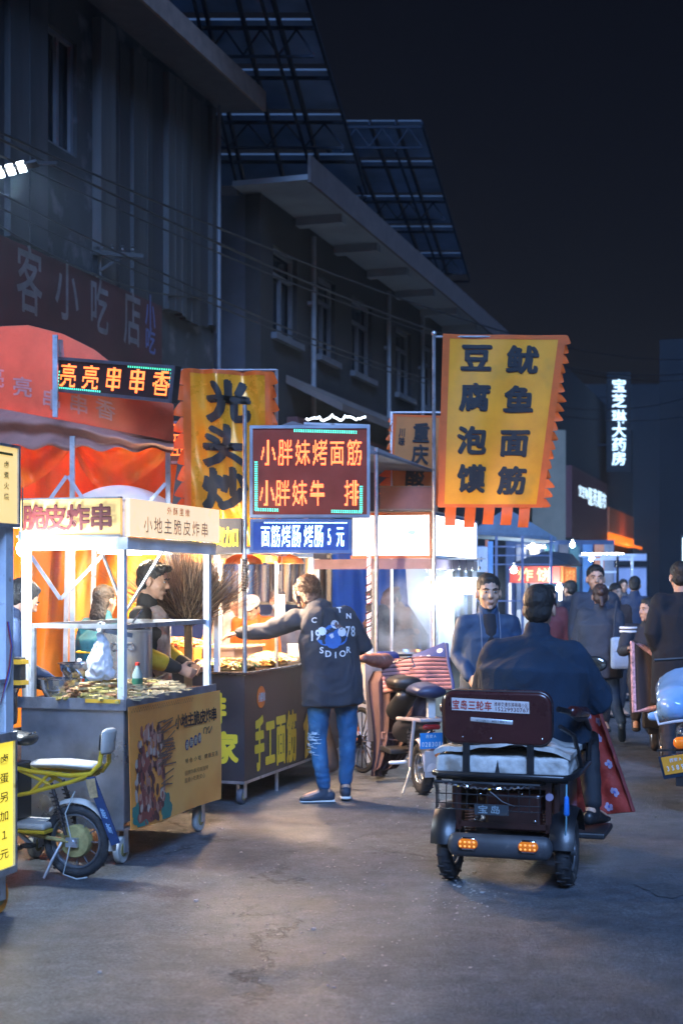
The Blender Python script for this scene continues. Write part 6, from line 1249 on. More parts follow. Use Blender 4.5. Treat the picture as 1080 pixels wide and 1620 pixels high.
part('body_panel', MB().bx(-.10, .20, -.15, .0, .30, .50), mpaint, V, bevel=.02); part('frame_bar', MB().bar((-.24, -.14, .30), (-.24, -.14, .58), .03).bar((.24, -.14, .30), (.24, -.14, .58), .03).bar((-.24, -.14, .54), (.24, -.14, .54), .025).bar((-.24, -.14, .33), (.24, -.14, .33), .03), mpaint, V); part('side_panel', MB().bx(.25, .29, -.1, .55, .32, .56), mpaint, V, bevel=.012); part('side_panel', MB().bx(-.29, -.25, -.1, .55, .32, .56), mpaint, V, bevel=.012)
bpb = part('bumper', MB().limb([(-.235, -.24, .235), (.235, -.24, .235)], [(.042, .062), (.042, .062)], (0, 1, 0), 20, 4), greyp, V, True)
amber = mat('amber_lens', (.70, .17, .01), .2, 0, .1, 60, .3, 80, emit=(1, .22, .02), estr=.22, coat=.5)
for s_ in (-1, 1):
    l_ = part('tail_light', MB().limb([(.158*s_-.030, -.292, .25), (.158*s_+.030, -.292, .25)], [(.022, .026), (.022, .026)], (0, 1, 0), 18), amber, V, True); part('bezel', MB().limb([(.158*s_-.030, -.286, .25), (.158*s_+.030, -.286, .25)], [(.012, .034), (.012, .034)], (0, 1, 0), 18), chrome, l_, True)
    m = MB()
    for i in range(4):
        for j in range(2): m.ell((.158*s_-.036+.024*i, -.313, .239+.022*j), (.006, .004, .006), 8, 6)
    part('lamp_bead', m, mat('amber_bead', (1, .5, .1), .3, emit=(1, .35, .05), estr=.8, bump=0), l_, True)
part('axle', MB().cyl((-.28, 0, .195), (.28, 0, .195), .022).ell((.06, 0, .195), (.08, .07, .07)).bx(-.2, .2, -.2, .5, .25, .28), blackm, V, True)
for x in (-.2, .2): part('shock_spring', MB().tube([(x+.026*math.cos(k*.9), -.05+.026*math.sin(k*.9), .22+.0022*k) for k in range(80)], .0055, 6), mat('rusty_spring', (.22, .07, .03), .6), V, True)
rail = [(-.36, .5, .60), (-.375, .0, .60), (-.36, -.19, .60), (-.33, -.225, .60), (.33, -.225, .60), (.36, -.19, .60), (.375, 0, .60), (.36, .5, .60)]
part('tray_rail', MB().tube(rail, .017, 10), gloss, V, True); part('tray_floor', MB().bx(-.35, .35, -.2, .5, .57, .585), blackm, V)
cush = thing('folded_sheet', 'dirty white folded sheet padding the tray of the tricycle', 'sheet', TO_, RZ)
dw = mat('dirty_white_vinyl', (.60, .58, .54), .6, 0, .3, 9, .5, 30, spots=((.26, .22, .18), 6, .54))
def cu(z0, hgt, ph, y0=-.20): return lambda a, b, off=0: Vector((-.35+.70*a, y0+.40*b+.012*math.sin(8*a+ph), z0+hgt*(.9-.8*abs(a-.45)**1.6)+.008*math.sin(13*a+ph)*1+off))
m = MB().bx(-.35, .35, -.195, .24, .605, .695); me = vox(m, .010, 3, .006, 8, 4, 'folded_layer'); me.materials.append(dw); link('folded_layer', me, cush)
part('folded_layer', MB().sheet(lambda a, b, off=0: Vector((-.36+.72*a, -.205+.44*b+.012*math.sin(9*a), .722+.055*(1-(2*a-1)**2)*(1-.25*math.sin(7*a))+.006*math.sin(23*a+4*b)+off)), 44, 14, .026), dw, cush, True)
part('torn_flap', MB().prism([(-.014, 0), (.014, 0), (.002, .075)], (-.02, -.2085, .606), (1, 0, 0), (0, 0, 1), (0, .004, 0)), blackp, cush)
tilt = Matrix.Translation((-.02, -.19, .905)) @ Matrix.Rotation(R(7), 4, 'X')
m = MB(); m.M = tilt; rp = [(sx*.22+.07*math.cos(a+q0), sz*.072+.07*math.sin(a+q0)) for sx, sz, q0 in ((1, 1, 0), (-1, 1, 1.5708), (-1, -1, 3.1416), (1, -1, 4.7124)) for a in [k*.2618 for k in range(7)]]; m.prism(rp, (0, -.045, 0), (1, 0, 0), (0, 0, 1), (0, .085, 0)); br = part('backrest', m, maroon, V, True, bevel=.018); br.modifiers[-1].segments = 4
m = MB(); m.M = tilt; m.bx(-.265, .265, .042, .055, -.12, .12); part('backrest_board', m, blackm, V)
m = MB(); m.M = tilt; m.tube([(-.305*math.cos(0), -.0455, 0)]+[(0, 0, 0)]*0+[(-.27, -.047, .11), (.27, -.047, .11), (.30, -.047, 0)], .003, 4) if False else None
m.M = tilt; m.tube([(x*1.0, -.028, z*1.0) for x, z in rp]+[(rp[0][0], -.028, rp[0][1])], .005, 6); part('piping', m, gloss, br, True)
fl = plane_fn(tilt @ Vector((0, -.0465, 0)), (1, 0, 0), tilt.to_3x3() @ Vector((0, 0, 1)))
m = MB(); m.add([fl(-.235, .042, .001), fl(.175, .032, .001), fl(.175, .095, .001), fl(-.235, .108, .001)], [(0, 1, 2, 3)]); st = part('sticker', m, mat('white_sticker', (.72, .66, .64), .45, 0, .08, 9, 0), br)
m = MB(); tl_ = lambda x, y, o=0: fl(x, y-.025*(x+.03), o); put_text(m, tl_, [(c, -.213+.043*i, .068, .042, .052) for i, c in enumerate('宝岛三轮车')], .02, off=.002, shear=.1); part('lettering', m, red_ink, st)
m = MB(); put_text(m, tl_, [(c, .0+.0178*i, .080, .0165, .024) for i, c in enumerate('维修交通东路锦福小区')]+[(c, -.0+.0165*i, .055, .030, .030) for i, c in enumerate('15229930767')], .005, off=.002); part('small_lettering', m, brown, st)
m = MB(); m.limb([fl(-.135, -.005, .0), fl(.085, -.018, .0)], [(.011, .002), (.011, .002)], (0, 0, 1), 12); st = part('name_strip', m, mat('silver_strip', (.6, .6, .6), .35, .3), br, True)
m = MB(); put_text(m, tl_, [(c, -.10+.014*i, -.012, .019, .015) for i, c in enumerate('XINRI MAIMEI')], .004, off=.004); part('lettering', m, mat('grey_ink', (.2, .2, .2), .5, bump=0), st)
for x in (-.185, .155): part('backrest_post', MB().bx(x-.018, x+.018, -.215, -.19, .59, .79), blackm, V)
for x, z in ((-.2, .80), (.22, .80), (-.05, .795)): m = MB(); m.ell((x, -.225, z), (.006, .004, .006), 8, 6); part('bolt', m, chrome, br, True)
for s_ in (-1, 1): part('arm_tube', MB().tube([(.29*s_, -.14, .95), (.33*s_, -.05, .93), (.36*s_, .10, .88), (.375*s_, .25, .87), (.38*s_, .38, .80), (.37*s_, .42, .62)], .016, 8).tube([(.30*s_, -.15, .86), (.35*s_, .0, .80), (.375*s_, .12, .62)], .013, 8), gloss, V, True)
part('arm_rest', MB().limb([(.345, -.02, .93), (.37, .25, .90)], [.03, .035]), maroon, V, True); part('arm_rest', MB().limb([(-.345, -.02, .93), (-.37, .25, .90)], [.03, .035]), maroon, V, True)
m = MB()
for k in range(11): x = -.34+.055*k; m.tube([(x, -.235, .56), (x, -.245, .42), (x, -.16, .41)], .0028, 5)
for z in (.56, .50, .45, .42): m.tube([(-.34, -.15, z), (-.345, -.24, z), (.21, -.24, z), (.215, -.15, z)], .003 if z < .55 else .009, 6)
for y in (-.21, -.18): m.tube([(-.342, y, .56), (-.342, y, .42)], .0028, 5)
part('wire_basket', m, gloss, V, True)
part('steel_rope', MB().tube([(-.30+.01*k, -.252+.004*math.sin(k*1.9), .555-.02*math.sin(math.pi*k/48)+.004*math.cos(k*1.9)) for k in range(49)], .006, 6), chrome, V, True)
m = MB(); m.bx(-.13, .05, -.262, -.252, .40, .455); pp = part('name_plate', m, mat('dull_plate', (.04, .05, .06), .4), V); m = MB(); put_text(m, plane_fn((0, -.263, 0), (1, 0, 0), (0, 0, 1)), [('宝', -.085, .428, .055, .045), ('岛', -.02, .428, .055, .045)], .015, off=.001); part('lettering', m, mat('silver_letter', (.35, .45, .50), .4, .2), pp)
part('cable', MB().tube([(-.05, -.25, .52), (.02, -.26, .47), (.08, -.255, .45), (.03, -.26, .40)], .004, 5), blackp, V, True)
for x, z in ((-.15, .355), (.17, .36), (.1, .50), (-.12, .49)): part('bolt', MB().ell((x, -.155, z), (.008, .006, .008), 8, 6), chrome, V, True)
part('reflector', MB().lathe((.245, -.152, .49), [(.002, 0), (.022, 0), (.020, .006), (.002, .007)], 14, (0, -1, 0)), mat('lilac_reflector', (.35, .30, .42), .2), V, True); part('blue_handle', MB().limb([(.345, -.225, .50), (.345, -.225, .42)], [.012, .016]), mat('blue_plastic', (.02, .18, .60), .3), V, True); part('blue_cord', MB().tube([(.345, -.225, .57), (.345, -.23, .5), (.345, -.235, .36), (.335, -.20, .30)], .004, 5), mat('cyan_cord', (.2, .45, .55), .4), V, True)
part('floor_board', MB().bx(-.26, .30, .45, 1.05, .20, .235), blackp, V, bevel=.01); part('foot_rest', MB().bx(.28, .46, .42, .80, .18, .215), blackp, V, bevel=.01); part('driver_seat', MB().limb([(0.02, .28, .62), (.02, .58, .61)], [(.19, .055), (.16, .045)], n=18), maroon, V, True); part('seat_post', MB().bx(-.12, .14, .32, .55, .24, .58), blackp, V)
part('front_shield', MB().sheet(patch((-.25, .98, .95), (.25, .98, .95), (.20, 1.05, .25), (-.20, 1.05, .25), lambda a, b: -.06*math.sin(math.pi*a)), 14, 10, .008), mpaint, V, True)
part('steering_column', MB().cyl((0, .98, 1.0), (0, 1.16, .2), .022), blackm, V, True); part('handlebar', MB().tube([(-.33, .84, .98), (-.25, .88, 1.0), (0, .95, .98), (.25, .88, 1.0), (.33, .84, .98)], .013, 8), chrome, V, True); wheel(V, (0, 1.2, .18), .18, .075, rim=galv, spokes=6); part('mudguard', mudguard((0, 1.2, .18), .21, -1.0, 1.3, .10), mpaint, V, True)
mm_ = part('mirror', MB().ell((.34, .92, 1.13), (.075, .016, .048), 20, 10), gloss, V, True); part('mirror_glass', MB().ell((.34, .912, 1.13), (.066, .010, .041), 20, 10), mat('mirror_glass', (.45, .38, .30), .08, .9, .3, 6, 0), mm_, True); part('mirror_stem', MB().tube([(.27, .88, 1.0), (.33, .93, 1.05), (.34, .925, 1.1)], .007, 6), blackm, mm_, True)
# the rider
rj = mat('dark_navy_padded_jacket', (.003, .020, .045), .92, 0, .25, 5, .3, 90)
def tl3(x, y, z=0): return TO_+NRM*x+DIR*y+Vector((0, 0, z))
person('man in bulky navy jacket riding the tricycle, seen from behind', tl3(.07, 0), RZ, 1.7,
    dict(pel=(.0, .40, .74), waist=(.0, .37, .88), chest=(0, .36, 1.12), neck=(.01, .40, 1.32), head=(.02, .45, 1.465), shL=(-.20, .38, 1.185), elL=(-.30, .50, .95), wrL=(-.29, .80, 1.0), shR=(.20, .38, 1.185), elR=(.335, .50, .95), wrR=(.30, .82, 1.0),
         hipL=(-.10, .40, .71), knL=(-.20, .80, .72), anL=(-.20, .82, .33), hipR=(.10, .40, .71), knR=(.25, .78, .70), anR=(.30, .60, .31), ftL=(-.1, 1, 0), ftR=(.35, 1, -.05)),
    rj, mat('black_trousers', (.012, .014, .020), .8), mat('black_leather_shoe', (.015, .015, .017), .35), 'short', hem=.74, bulk=1.58, hs=1.10, vs=.008, curlL=1.2, curlR=1.2, fold=.006, thumbL=(1, 0, .3), thumbR=(-1, 0, .3))
rq = mat('red_quilt_cloth', (.30, .022, .012), .75, 0, .2, 5, .4, 40); RQ = thing('quilted_apron', 'red flowered quilt hanging at the right front of the tricycle', 'quilt', TO_, 0)
qc = [px(868, 1085, 8.85), px(932, 1075, 8.75), px(1002, 1284, 8.45), px(880, 1288, 8.6)]; qf = patch(*[p-TO_ for p in qc], lambda a, b: .04*math.sin(5.5*a+1)*(1-.5*b)+.012*math.sin(17*a+5*b)+.006*math.sin(40*b))
me = MB().sheet(qf, 40, 50, .018); part('quilt', me, rq, RQ, True)
m = MB(); rr = random.Random(2); n_ = 0
for (a, b) in ((.80, .93), (.52, .86), (.72, .74), (.5, .62), (.80, .56), (.60, .42), (.85, .36), (.55, .20), (.82, .15), (.68, .05), (.9, .68)):
    for k in range(5):
        t = k*1.257+rr.random(); m.m = 0; ca, cb = a+.035*math.cos(t), b+.021*math.sin(t); n_ += 1
        m.add([qf(ca+.026*math.cos(w__), cb+.016*math.sin(w__), .003+n_*.00002) for w__ in [j*.785 for j in range(8)]], [tuple(range(8))])
    m.m = 1; m.add([qf(a+.018*math.cos(w__), b+.011*math.sin(w__), .0055) for w__ in [j*.785 for j in range(8)]], [tuple(range(8))])
part('flower_print', m, [mat('pale_petal', (.32, .25, .36), .7, bump=0), mat('blue_petal', (.10, .12, .35), .7, bump=0)], RQ)
part('quilt_edge', MB().tube([qf(.995, k/20, .0) for k in range(21)], .012, 8), mat('dark_red_binding', (.16, .02, .02), .7), RQ, True); part('lining', MB().sheet(patch(*[p-TO_ for p in (px(925, 1062, 8.8), px(940, 1060, 8.78), px(945, 1098, 8.74), px(930, 1092, 8.78))], lambda a, b: .01*math.sin(6*b)), 6, 10, .01), mat('cream_lining', (.55, .48, .40), .7), RQ, True)

# ---- yellow electric bicycle parked by the skewer cart
YB0 = gp(122, 1388); Yk = thing('electric_bicycle', 'yellow framed electric bicycle with cream seat parked by the steel cart', 'bicycle', YB0, R(72.5))
yf = mat('yellow_bike_paint', (.62, .40, .02), .35, 0, .15, 9, .03, coat=.4, spots=((.30, .20, .05), 16, .66)); creamv = mat('cream_vinyl', (.62, .57, .50), .45, 0, .12, 6, .1, spots=((.35, .30, .24), 9, .62))
wheel(Yk, (0, 0, .20), .20, .055, rim=mat('wheel_grey', (0, 0, 0)), spokes=12); wheel(Yk, (0, 1.05, .20), .20, .055, rim=mat('wheel_grey', (0, 0, 0)), spokes=12)
part('motor_hub', MB().lathe((-.04, 0, .20), [(.02, 0), (.085, .01), (.09, .02), (.09, .06), (.085, .07), (.02, .08)], 24, (1, 0, 0)), mat('grimy_hub', (0, 0, 0)), Yk, True)
part('rear_fender', mudguard((0, 0, .20), .235, -.75, 1.75, .075), creamv, Yk, True)
for s_ in (-1, 1):
    part('frame_tube', MB().tube([(.07*s_, .50, .62), (.075*s_, .25, .58), (.075*s_, .0, .565), (.07*s_, -.12, .58), (.055*s_, -.165, .63), (.04*s_, -.175, .72)], .013, 8), yf, Yk, True)
    part('frame_tube', MB().tube([(.06*s_, .55, .40), (.07*s_, .25, .46), (.07*s_, .0, .53), (.07*s_, -.10, .57)], .012, 8).tube([(.065*s_, .25, .46), (.07*s_, .13, .57)], .010, 8).tube([(.065*s_, .10, .50), (.07*s_, .32, .585)], .010, 8), yf, Yk, True)
    part('chain_stay', MB().tube([(.055*s_, 0, .20), (.06*s_, .30, .24), (.05*s_, .5, .30)], .012, 8), mat('grimy_hub', (0, 0, 0)), Yk, True)
    part('shock_spring', MB().cyl((.07*s_, .03, .24), (.065*s_, .12, .52), .010).tube([(.07*s_+.020*math.cos(k*.9), .045+.0011*k+.020*math.sin(k*.9)*.9, .28+.0032*k) for k in range(60)], .0045, 5), mat('dark_spring', (.06, .05, .05), .4, .5), Yk, True)
part('rear_seat', MB().limb([(0, .24, .615), (0, .05, .622), (0, -.12, .615)], [(.075, .022), (.085, .026), (.075, .022)], n=20), creamv, Yk, True)
part('rear_backrest', MB().limb([(0, -.185, .70), (0, -.195, .80)], [(.075, .022), (.08, .024)], n=20), creamv, Yk, True); part('backrest_back', MB().limb([(0, -.165, .71), (0, -.175, .79)], [(.066, .012), (.07, .012)], n=18), blackp, Yk, True)
part('main_saddle', MB().limb([(0, .30, .745), (0, .42, .76), (0, .56, .74)], [(.10, .035), (.10, .04), (.05, .028)], n=20), blackp, Yk, True); part('saddle_rail', MB().tube([(.05, .27, .775), (.0, .255, .785), (-.05, .27, .775)], .006, 6), chrome, Yk, True); part('seat_post', MB().cyl((0, .42, .72), (0, .44, .45), .016), blackm, Yk, True)
part('foot_deck', MB().bx(-.11, .11, .14, .62, .265, .30), creamv, Yk, bevel=.012); part('deck_trim', MB().bx(-.115, .115, .135, .63, .245, .264), yf, Yk, bevel=.004); part('battery_case', MB().bx(-.08, .08, .32, .48, .305, .62), blackp, Yk, bevel=.01)
part('pedal', MB().bx(-.14, -.08, .20, .27, .17, .19), blackp, Yk, bevel=.004); part('crank', MB().bar((-.06, .36, .26), (-.075, .235, .18), .018), galv, Yk); part('stand', MB().tube([(-.06, .06, .2), (-.10, .10, .10), (-.13, .13, .012)], .008, 6), galv, Yk, True)
part('axle_bracket', MB().box((-.055, 0, .2), (.02, .07, .05)).cyl((-.07, .0, .2), (-.045, 0, .2), .016), galv, Yk)
part('wheel_cable', MB().tube([(-.06, -.02, .48), (-.075, .03, .36), (-.065, .0, .22), (-.07, .02, .12), (-.08, .04, .03), (-.075, -.04, .008), (-.07, -.10, .02)], .0035, 5), mat('pale_cable', (.5, .52, .5), .5, bump=0), Yk, True)
ms = part('mud_flap', MB().prism([(-.10, .56), (-.15, .57), (-.30, .22), (-.25, .20)], (-.085, 0, 0), (0, 1, 0), (0, 0, 1), (.008, 0, 0)), mat('blue_strip', (.008, .04, .13), .5, 0, .2, 8), Yk)
m = MB(); fn = lambda x, y, o=0: Vector((-.086-o, -.14-.147*(1-y)-.05*x+.015, .56-.34*(1-y)-.01*x)); put_text(m, fn, [('新', .0, .22, .6, .16), ('能', .0, .45, .6, .16)], .02, off=.002); part('lettering', m, mat('pale_blue_ink', (.3, .45, .6), .6, bump=0), ms)
part('reflector_plate', MB().prism([(-.10, .55), (-.155, .56), (-.175, .46), (-.13, .45)], (-.094, 0, 0), (0, 1, 0), (0, 0, 1), (.006, 0, 0)), mat('tan_plate', (.40, .28, .14), .5, 0, .3, 30), ms)
part('fork', MB().tube([(.05, 1.05, .2), (.05, 1.0, .5), (0, .95, .62)], .012, 6).tube([(-.05, 1.05, .2), (-.05, 1.0, .5), (0, .95, .62)], .012, 6).cyl((0, .95, .6), (0, .88, .98), .018), yf, Yk, True); part('down_tube', MB().tube([(0, .62, .3), (0, .80, .42), (0, .93, .66)], .022, 8), yf, Yk, True); part('handlebar', MB().tube([(-.28, .78, 1.0), (-.1, .86, 1.0), (.1, .86, 1.0), (.28, .78, 1.0)], .011, 6), blackm, Yk, True)

# ---- parked moped with a quilted wind apron
MO = gp(668, 1257); Mp = thing('moped', 'parked white and dark moped with blue number plate', 'moped', MO, R(15))
pinkw = mat('pinkish_white_paint', (.52, .44, .42), .35, 0, .1, 6, .03, coat=.4); dkseat = mat('dark_blue_seat', (.02, .03, .08), .4)
wheel(Mp, (0, 0, .20), .20, .085, rim=galv, spokes=5); wheel(Mp, (0, 1.12, .20), .20, .075, rim=mat('orange_lit_rim', (.55, .25, .04), .4, .3), spokes=5)  # orange light on the front wheel is put into its rim colour
part('rear_fender', mudguard((0, 0, .20), .245, .1, 1.55, .13), pinkw, Mp, True); part('tail_body', MB().limb([(0, -.16, .56), (0, .10, .52), (0, .40, .45)], [(.09, .035), (.12, .07), (.12, .10)], n=20), mat('dark_body_plastic', (.03, .03, .04), .4), Mp, True)
part('tail_frame', MB().tube([(-.12, .25, .56), (-.115, -.10, .585), (-.08, -.20, .585), (.08, -.20, .585), (.115, -.10, .585), (.12, .25, .56)], .016, 8), pinkw, Mp, True)
part('side_tube', MB().tube([(-.115, -.15, .58), (-.12, -.10, .40), (-.10, .0, .22)], .014, 8), pinkw, Mp, True)
for s_ in (-1, 1): part('shock_spring', MB().cyl((.09*s_, .02, .22), (.09*s_, .06, .52), .012).tube([(.09*s_+.022*math.cos(k*.9), .04+.022*math.sin(k*.9), .26+.0035*k) for k in range(64)], .005, 5), mat('dark_spring', (0, 0, 0)), Mp, True)
npm = mat('blue_number_plate', (.02, .22, .55), .35, 0, .05, 5, 0); np_ = part('number_plate', MB().bx(-.10, .10, -.245, -.24, .375, .495), npm, Mp, bevel=.002)
m = MB(); fn = plane_fn((0, -.246, 0), (1, 0, 0), (0, 0, 1)); put_text(m, fn, [(c, -.078+.026*i, .412, .040, .050) for i, c in enumerate('0283086')]+[(c, -.045+.030*i, .470, .026, .028) for i, c in enumerate('西安A')], .012, off=.002); part('plate_numerals', m, mat('plate_white', (.75, .82, .88), .5, bump=0), np_)
part('tail_light', MB().limb([(-.05, -.215, .535), (.05, -.215, .535)], [.02, .02]), mat('red_lens', (.35, .02, .02), .2, coat=.5), Mp, True); part('reflector', MB().ell((.04, -.235, .33), (.022, .01, .022), 12, 8), mat('orange_reflector', (.55, .14, .03), .3), Mp, True); part('mud_flap', MB().bx(-.06, .08, -.235, -.228, .16, .36), mat('grimy_white_flap', (.40, .36, .36), .5), Mp, bevel=.003)
part('rear_seat', MB().limb([(.03, -.12, .79), (.03, .08, .80), (.03, .22, .78)], [(.12, .05), (.125, .055), (.10, .045)], n=20), dkseat, Mp, True); part('seat_pillar', MB().bx(.02, .075, -.08, -.03, .58, .745), whitep, Mp); part('front_saddle', MB().limb([(-.05, .22, .84), (-.05, .42, .84), (-.05, .60, .80)], [(.12, .05), (.12, .05), (.06, .035)], n=20), blackp, Mp, True)
part('saddle_base', MB().limb([(-.05, .25, .73), (-.05, .50, .60)], [(.09, .05), (.09, .08)]), blackp, Mp, True); part('foot_deck', MB().bx(-.13, .13, .42, .85, .26, .30), blackp, Mp, bevel=.01); part('foot_peg', MB().limb([(-.22, .12, .235), (-.10, .12, .235)], [.014, .016]), whitep, Mp, True)
part('stand', MB().tube([(-.08, .05, .2), (-.12, .02, .10), (-.16, .0, .012)], .009, 6).tube([(.08, .05, .2), (.10, .02, .10), (.12, .0, .012)], .009, 6), galv, Mp, True)
part('front_shield', MB().sheet(patch((-.20, .90, .95), (.20, .90, .95), (.15, .98, .30), (-.15, .98, .30), lambda a, b: -.05*math.sin(math.pi*a)), 12, 8, .01), pinkw, Mp, True); part('fork', MB().cyl((0, .92, 1.0), (0, 1.12, .2), .022), blackm, Mp, True); part('front_fender', mudguard((0, 1.12, .20), .232, -.9, 1.4, .10), pinkw, Mp, True); part('handlebar', MB().tube([(-.34, .78, 1.0), (-.2, .86, 1.02), (.2, .86, 1.02), (.34, .78, 1.0)], .012, 6), blackm, Mp, True)
Q = thing('quilted_apron', 'brown ribbed quilt with pink stripes draped over the front of the moped', 'quilt', MO, 0)
ribq = mat('pink_ribbed_quilt', (.34, .15, .14), .75, 0, .2, 6, .3, 40); brq = mat('brown_quilt', (.085, .045, .045), .8, 0, .25, 7, .4, 40)
def qrel(u, v, Y): return px(u, v, Y)-MO
rb = patch(qrel(603, 1043, 11.5), qrel(706, 1040, 11.45), qrel(714, 1090, 11.35), qrel(606, 1096, 11.4), lambda a, b: .010*abs(math.sin(b*26))+.03*math.sin(math.pi*a)-.03*math.sin(2*math.pi*a)*(b-.5))
part('ribbed_top', MB().sheet(rb, 40, 60, .03), ribq, Q, True)
m = MB(); n_ = 0
for k in range(9): m.tube([rb(a/20, (k*math.pi/26+.0) if k*math.pi/26 < 1 else 1, .002) for a in range(21)], .0035, 5)
part('stripe_seam', m, mat('dark_seam', (.03, .015, .02), .8, bump=0), Q, True)
def lf(a, b, off=0):
    v = 1228-(1228-1062)*b; ul = 586+4*math.sin(b*5)+8*(b > .9)*(b-.9)*10; ur = 604+95*(b**.55) if b > .06 else 604; ur = min(ur, 712); return qrel(ul+(ur-ul)*a, v, 11.5-off+.03*math.sin(14*a+2*b)+.02*math.sin(33*a))
part('brown_skirt', MB().sheet(lf, 40, 40, .02), brq, Q, True); part('pocket_tag', MB().tube([lf(.20, .42, .02), lf(.20, .36, .02), lf(.62, .34, .02), lf(.60, .41, .02), lf(.2, .42, .02)], .006, 6), mat('tan_trim', (.28, .16, .13), .7), Q, True)
bdq = patch(qrel(652, 1036, 11.55), qrel(702, 1016, 11.5), qrel(708, 1062, 11.42), qrel(652, 1066, 11.5), lambda a, b: .03*math.sin(math.pi*a)*math.sin(math.pi*b)); part('blue_collar', MB().sheet(bdq, 16, 16, .02), mat('navy_quilt', (.015, .03, .14), .6, 0, .2, 6, .3), Q, True)
m = MB(); n_ = 0
for a, b, r_ in ((.2, .3, .07), (.45, .2, .07), (.78, .35, .06), (.5, .62, .07), (.85, .75, .09), (.25, .72, .06), (.70, .10, .05)):
    n_ += 1; m.add([bdq(a+r_*math.cos(t*.785), b+r_*math.sin(t*.785), .003+n_*.0001) for t in range(8)], [tuple(range(8))])
part('white_dot', m, mat('pale_dot', (.55, .58, .68), .7, bump=0), Q)
part('hand_mitt', MB().limb([qrel(610, 1046, 11.5), qrel(590, 1044, 11.35), qrel(572, 1040, 11.2)], [.065, .055, .03]), mat('orange_brown_mitt', (.32, .13, .09), .7, 0, .3, 14, .3, spots=((.5, .4, .4), 14, .62)), Q, True); part('dark_mitt_top', MB().limb([qrel(600, 1037, 11.5), qrel(622, 1040, 11.55)], [.035, .05]), mat('navy_quilt', (0, 0, 0)), Q, True)
part('quilt_edge', MB().tube([qrel(706, 1018, 11.48), qrel(709, 1050, 11.4), qrel(716, 1080, 11.33), qrel(718, 1120, 11.3)], .014, 6), mat('navy_quilt', (0, 0, 0)), Q, True); part('mirror_frame', MB().tube([qrel(622, 1048, 11.4), qrel(640, 1042, 11.35), qrel(650, 1040, 11.35), qrel(656, 1054, 11.3), qrel(648, 1058, 11.3)], .007, 6), blackm, Mp if False else Q, True)

# ---- bicycle half hidden behind the woman
bb = px(572, 925, 12.1); bb.z = 0; Bk = thing('bicycle', 'old bicycle with orange reflectors half hidden behind the woman and the quilt', 'bicycle', bb, R(28))
wheel(Bk, (0, 0, .28), .28, .035, rim=chrome, spokes=16, tread=False); wheel(Bk, (0, .98, .28), .28, .035, rim=chrome, spokes=16, tread=False)
part('frame_tube', MB().tube([(0, 0, .28), (0, .42, .27), (0, .80, .70)], .014, 6).tube([(0, .42, .27), (0, .30, .75)], .014, 6).tube([(0, .30, .70), (0, .82, .76), (0, .98, .28)], .013, 6).tube([(0, 0, .28), (0, .30, .70)], .01, 6), mat('orange_bike_paint', (.50, .14, .03), .4), Bk, True)
part('saddle', MB().limb([(0, .22, .79), (0, .40, .80)], [(.08, .025), (.03, .02)]), blackp, Bk, True); part('handlebar', MB().tube([(-.27, .70, .98), (0, .80, .98), (.27, .70, .98)], .011, 6).cyl((0, .80, .98), (0, .83, .72), .013), chrome, Bk, True); part('rack', MB().bar((0, -.2, .60), (0, .22, .62), .10, .012), blackm, Bk); part('reflector', MB().ell((-.03, -.22, .5), (.025, .01, .04), 10, 8), mat('orange_reflector', (0, 0, 0)), Bk, True)

# ---- blue scooter cut by the right edge
SO_ = gp(1092, 1283); Sc = thing('motor_scooter', 'pale blue scooter with orange lamp and plate cut by the right edge', 'scooter', SO_, R(-17))
sky_ = mat('pale_blue_gloss', (.20, .38, .66), .16, 0, .08, 3, .02, coat=.9); wheel(Sc, (0, 0, .21), .21, .085, rim=galv, spokes=5); wheel(Sc, (0, 1.15, .21), .21, .08, rim=galv, spokes=5)
m = MB(); m.limb([(-.0, -.02, .80), (0, .28, .84), (.02, .50, .80)], [(.24, .10), (.27, .17), (.20, .12)], n=24); m.ell((-.10, -.02, .74), (.14, .16, .12)); m.limb([(-.27, .0, .66), (.25, .0, .70)], [.035, .04]); me = vox(m, .013, 8, .004, 4, 2, 'blue_cover'); me.materials.append(sky_); link('blue_cover', me, Sc)
part('cover_hem', MB().tube([(-.24, -.12, .70), (-.21, -.14, .62), (-.1, -.16, .645), (.05, -.15, .665), (.2, -.13, .69)], .010, 6), mat('silver_hem', (.5, .55, .62), .4), Sc, True)
part('tail_body', MB().limb([(0, -.12, .55), (0, .30, .52), (0, .6, .45)], [(.09, .06), (.13, .10), (.13, .10)], n=20), mat('blue_black_paint', (.01, .03, .06), .25, coat=.6), Sc, True); tlt = part('tail_light', MB().limb([(-.075, -.20, .50), (-.03, -.20, .505)], [(.035, .042), (.035, .042)], (0, 1, 0)), mat('amber_lens', (0, 0, 0)), Sc, True); part('tail_light_bracket', MB().bar((-.22, -.16, .44), (.1, -.16, .455), .05, .012), blackp, Sc)
npl = part('number_plate', MB().box((-.08, -.26, .36), (.19, .005, .13), Matrix.Rotation(R(-12), 3, 'Y') @ Matrix.Rotation(R(15), 3, 'X')), mat('orange_yellow_plate', (.80, .36, .04), .35, 0, .1, 6, 0), Sc)
m = MB(); rot_ = Matrix.Rotation(R(-12), 3, 'Y') @ Matrix.Rotation(R(15), 3, 'X'); put_text(m, plane_fn(Vector((-.08, -.26, .36))+rot_ @ Vector((0, -.003, 0)), rot_ @ Vector((1, 0, 0)), rot_ @ Vector((0, 0, 1))), [(c, -.065+.033*i, -.02, .04, .05) for i, c in enumerate('35892')]+[(c, -.03+.03*i, .035, .028, .03) for i, c in enumerate('西安A')], .008, off=.001); part('plate_numerals', m, mat('plate_white', (0, 0, 0)), npl)
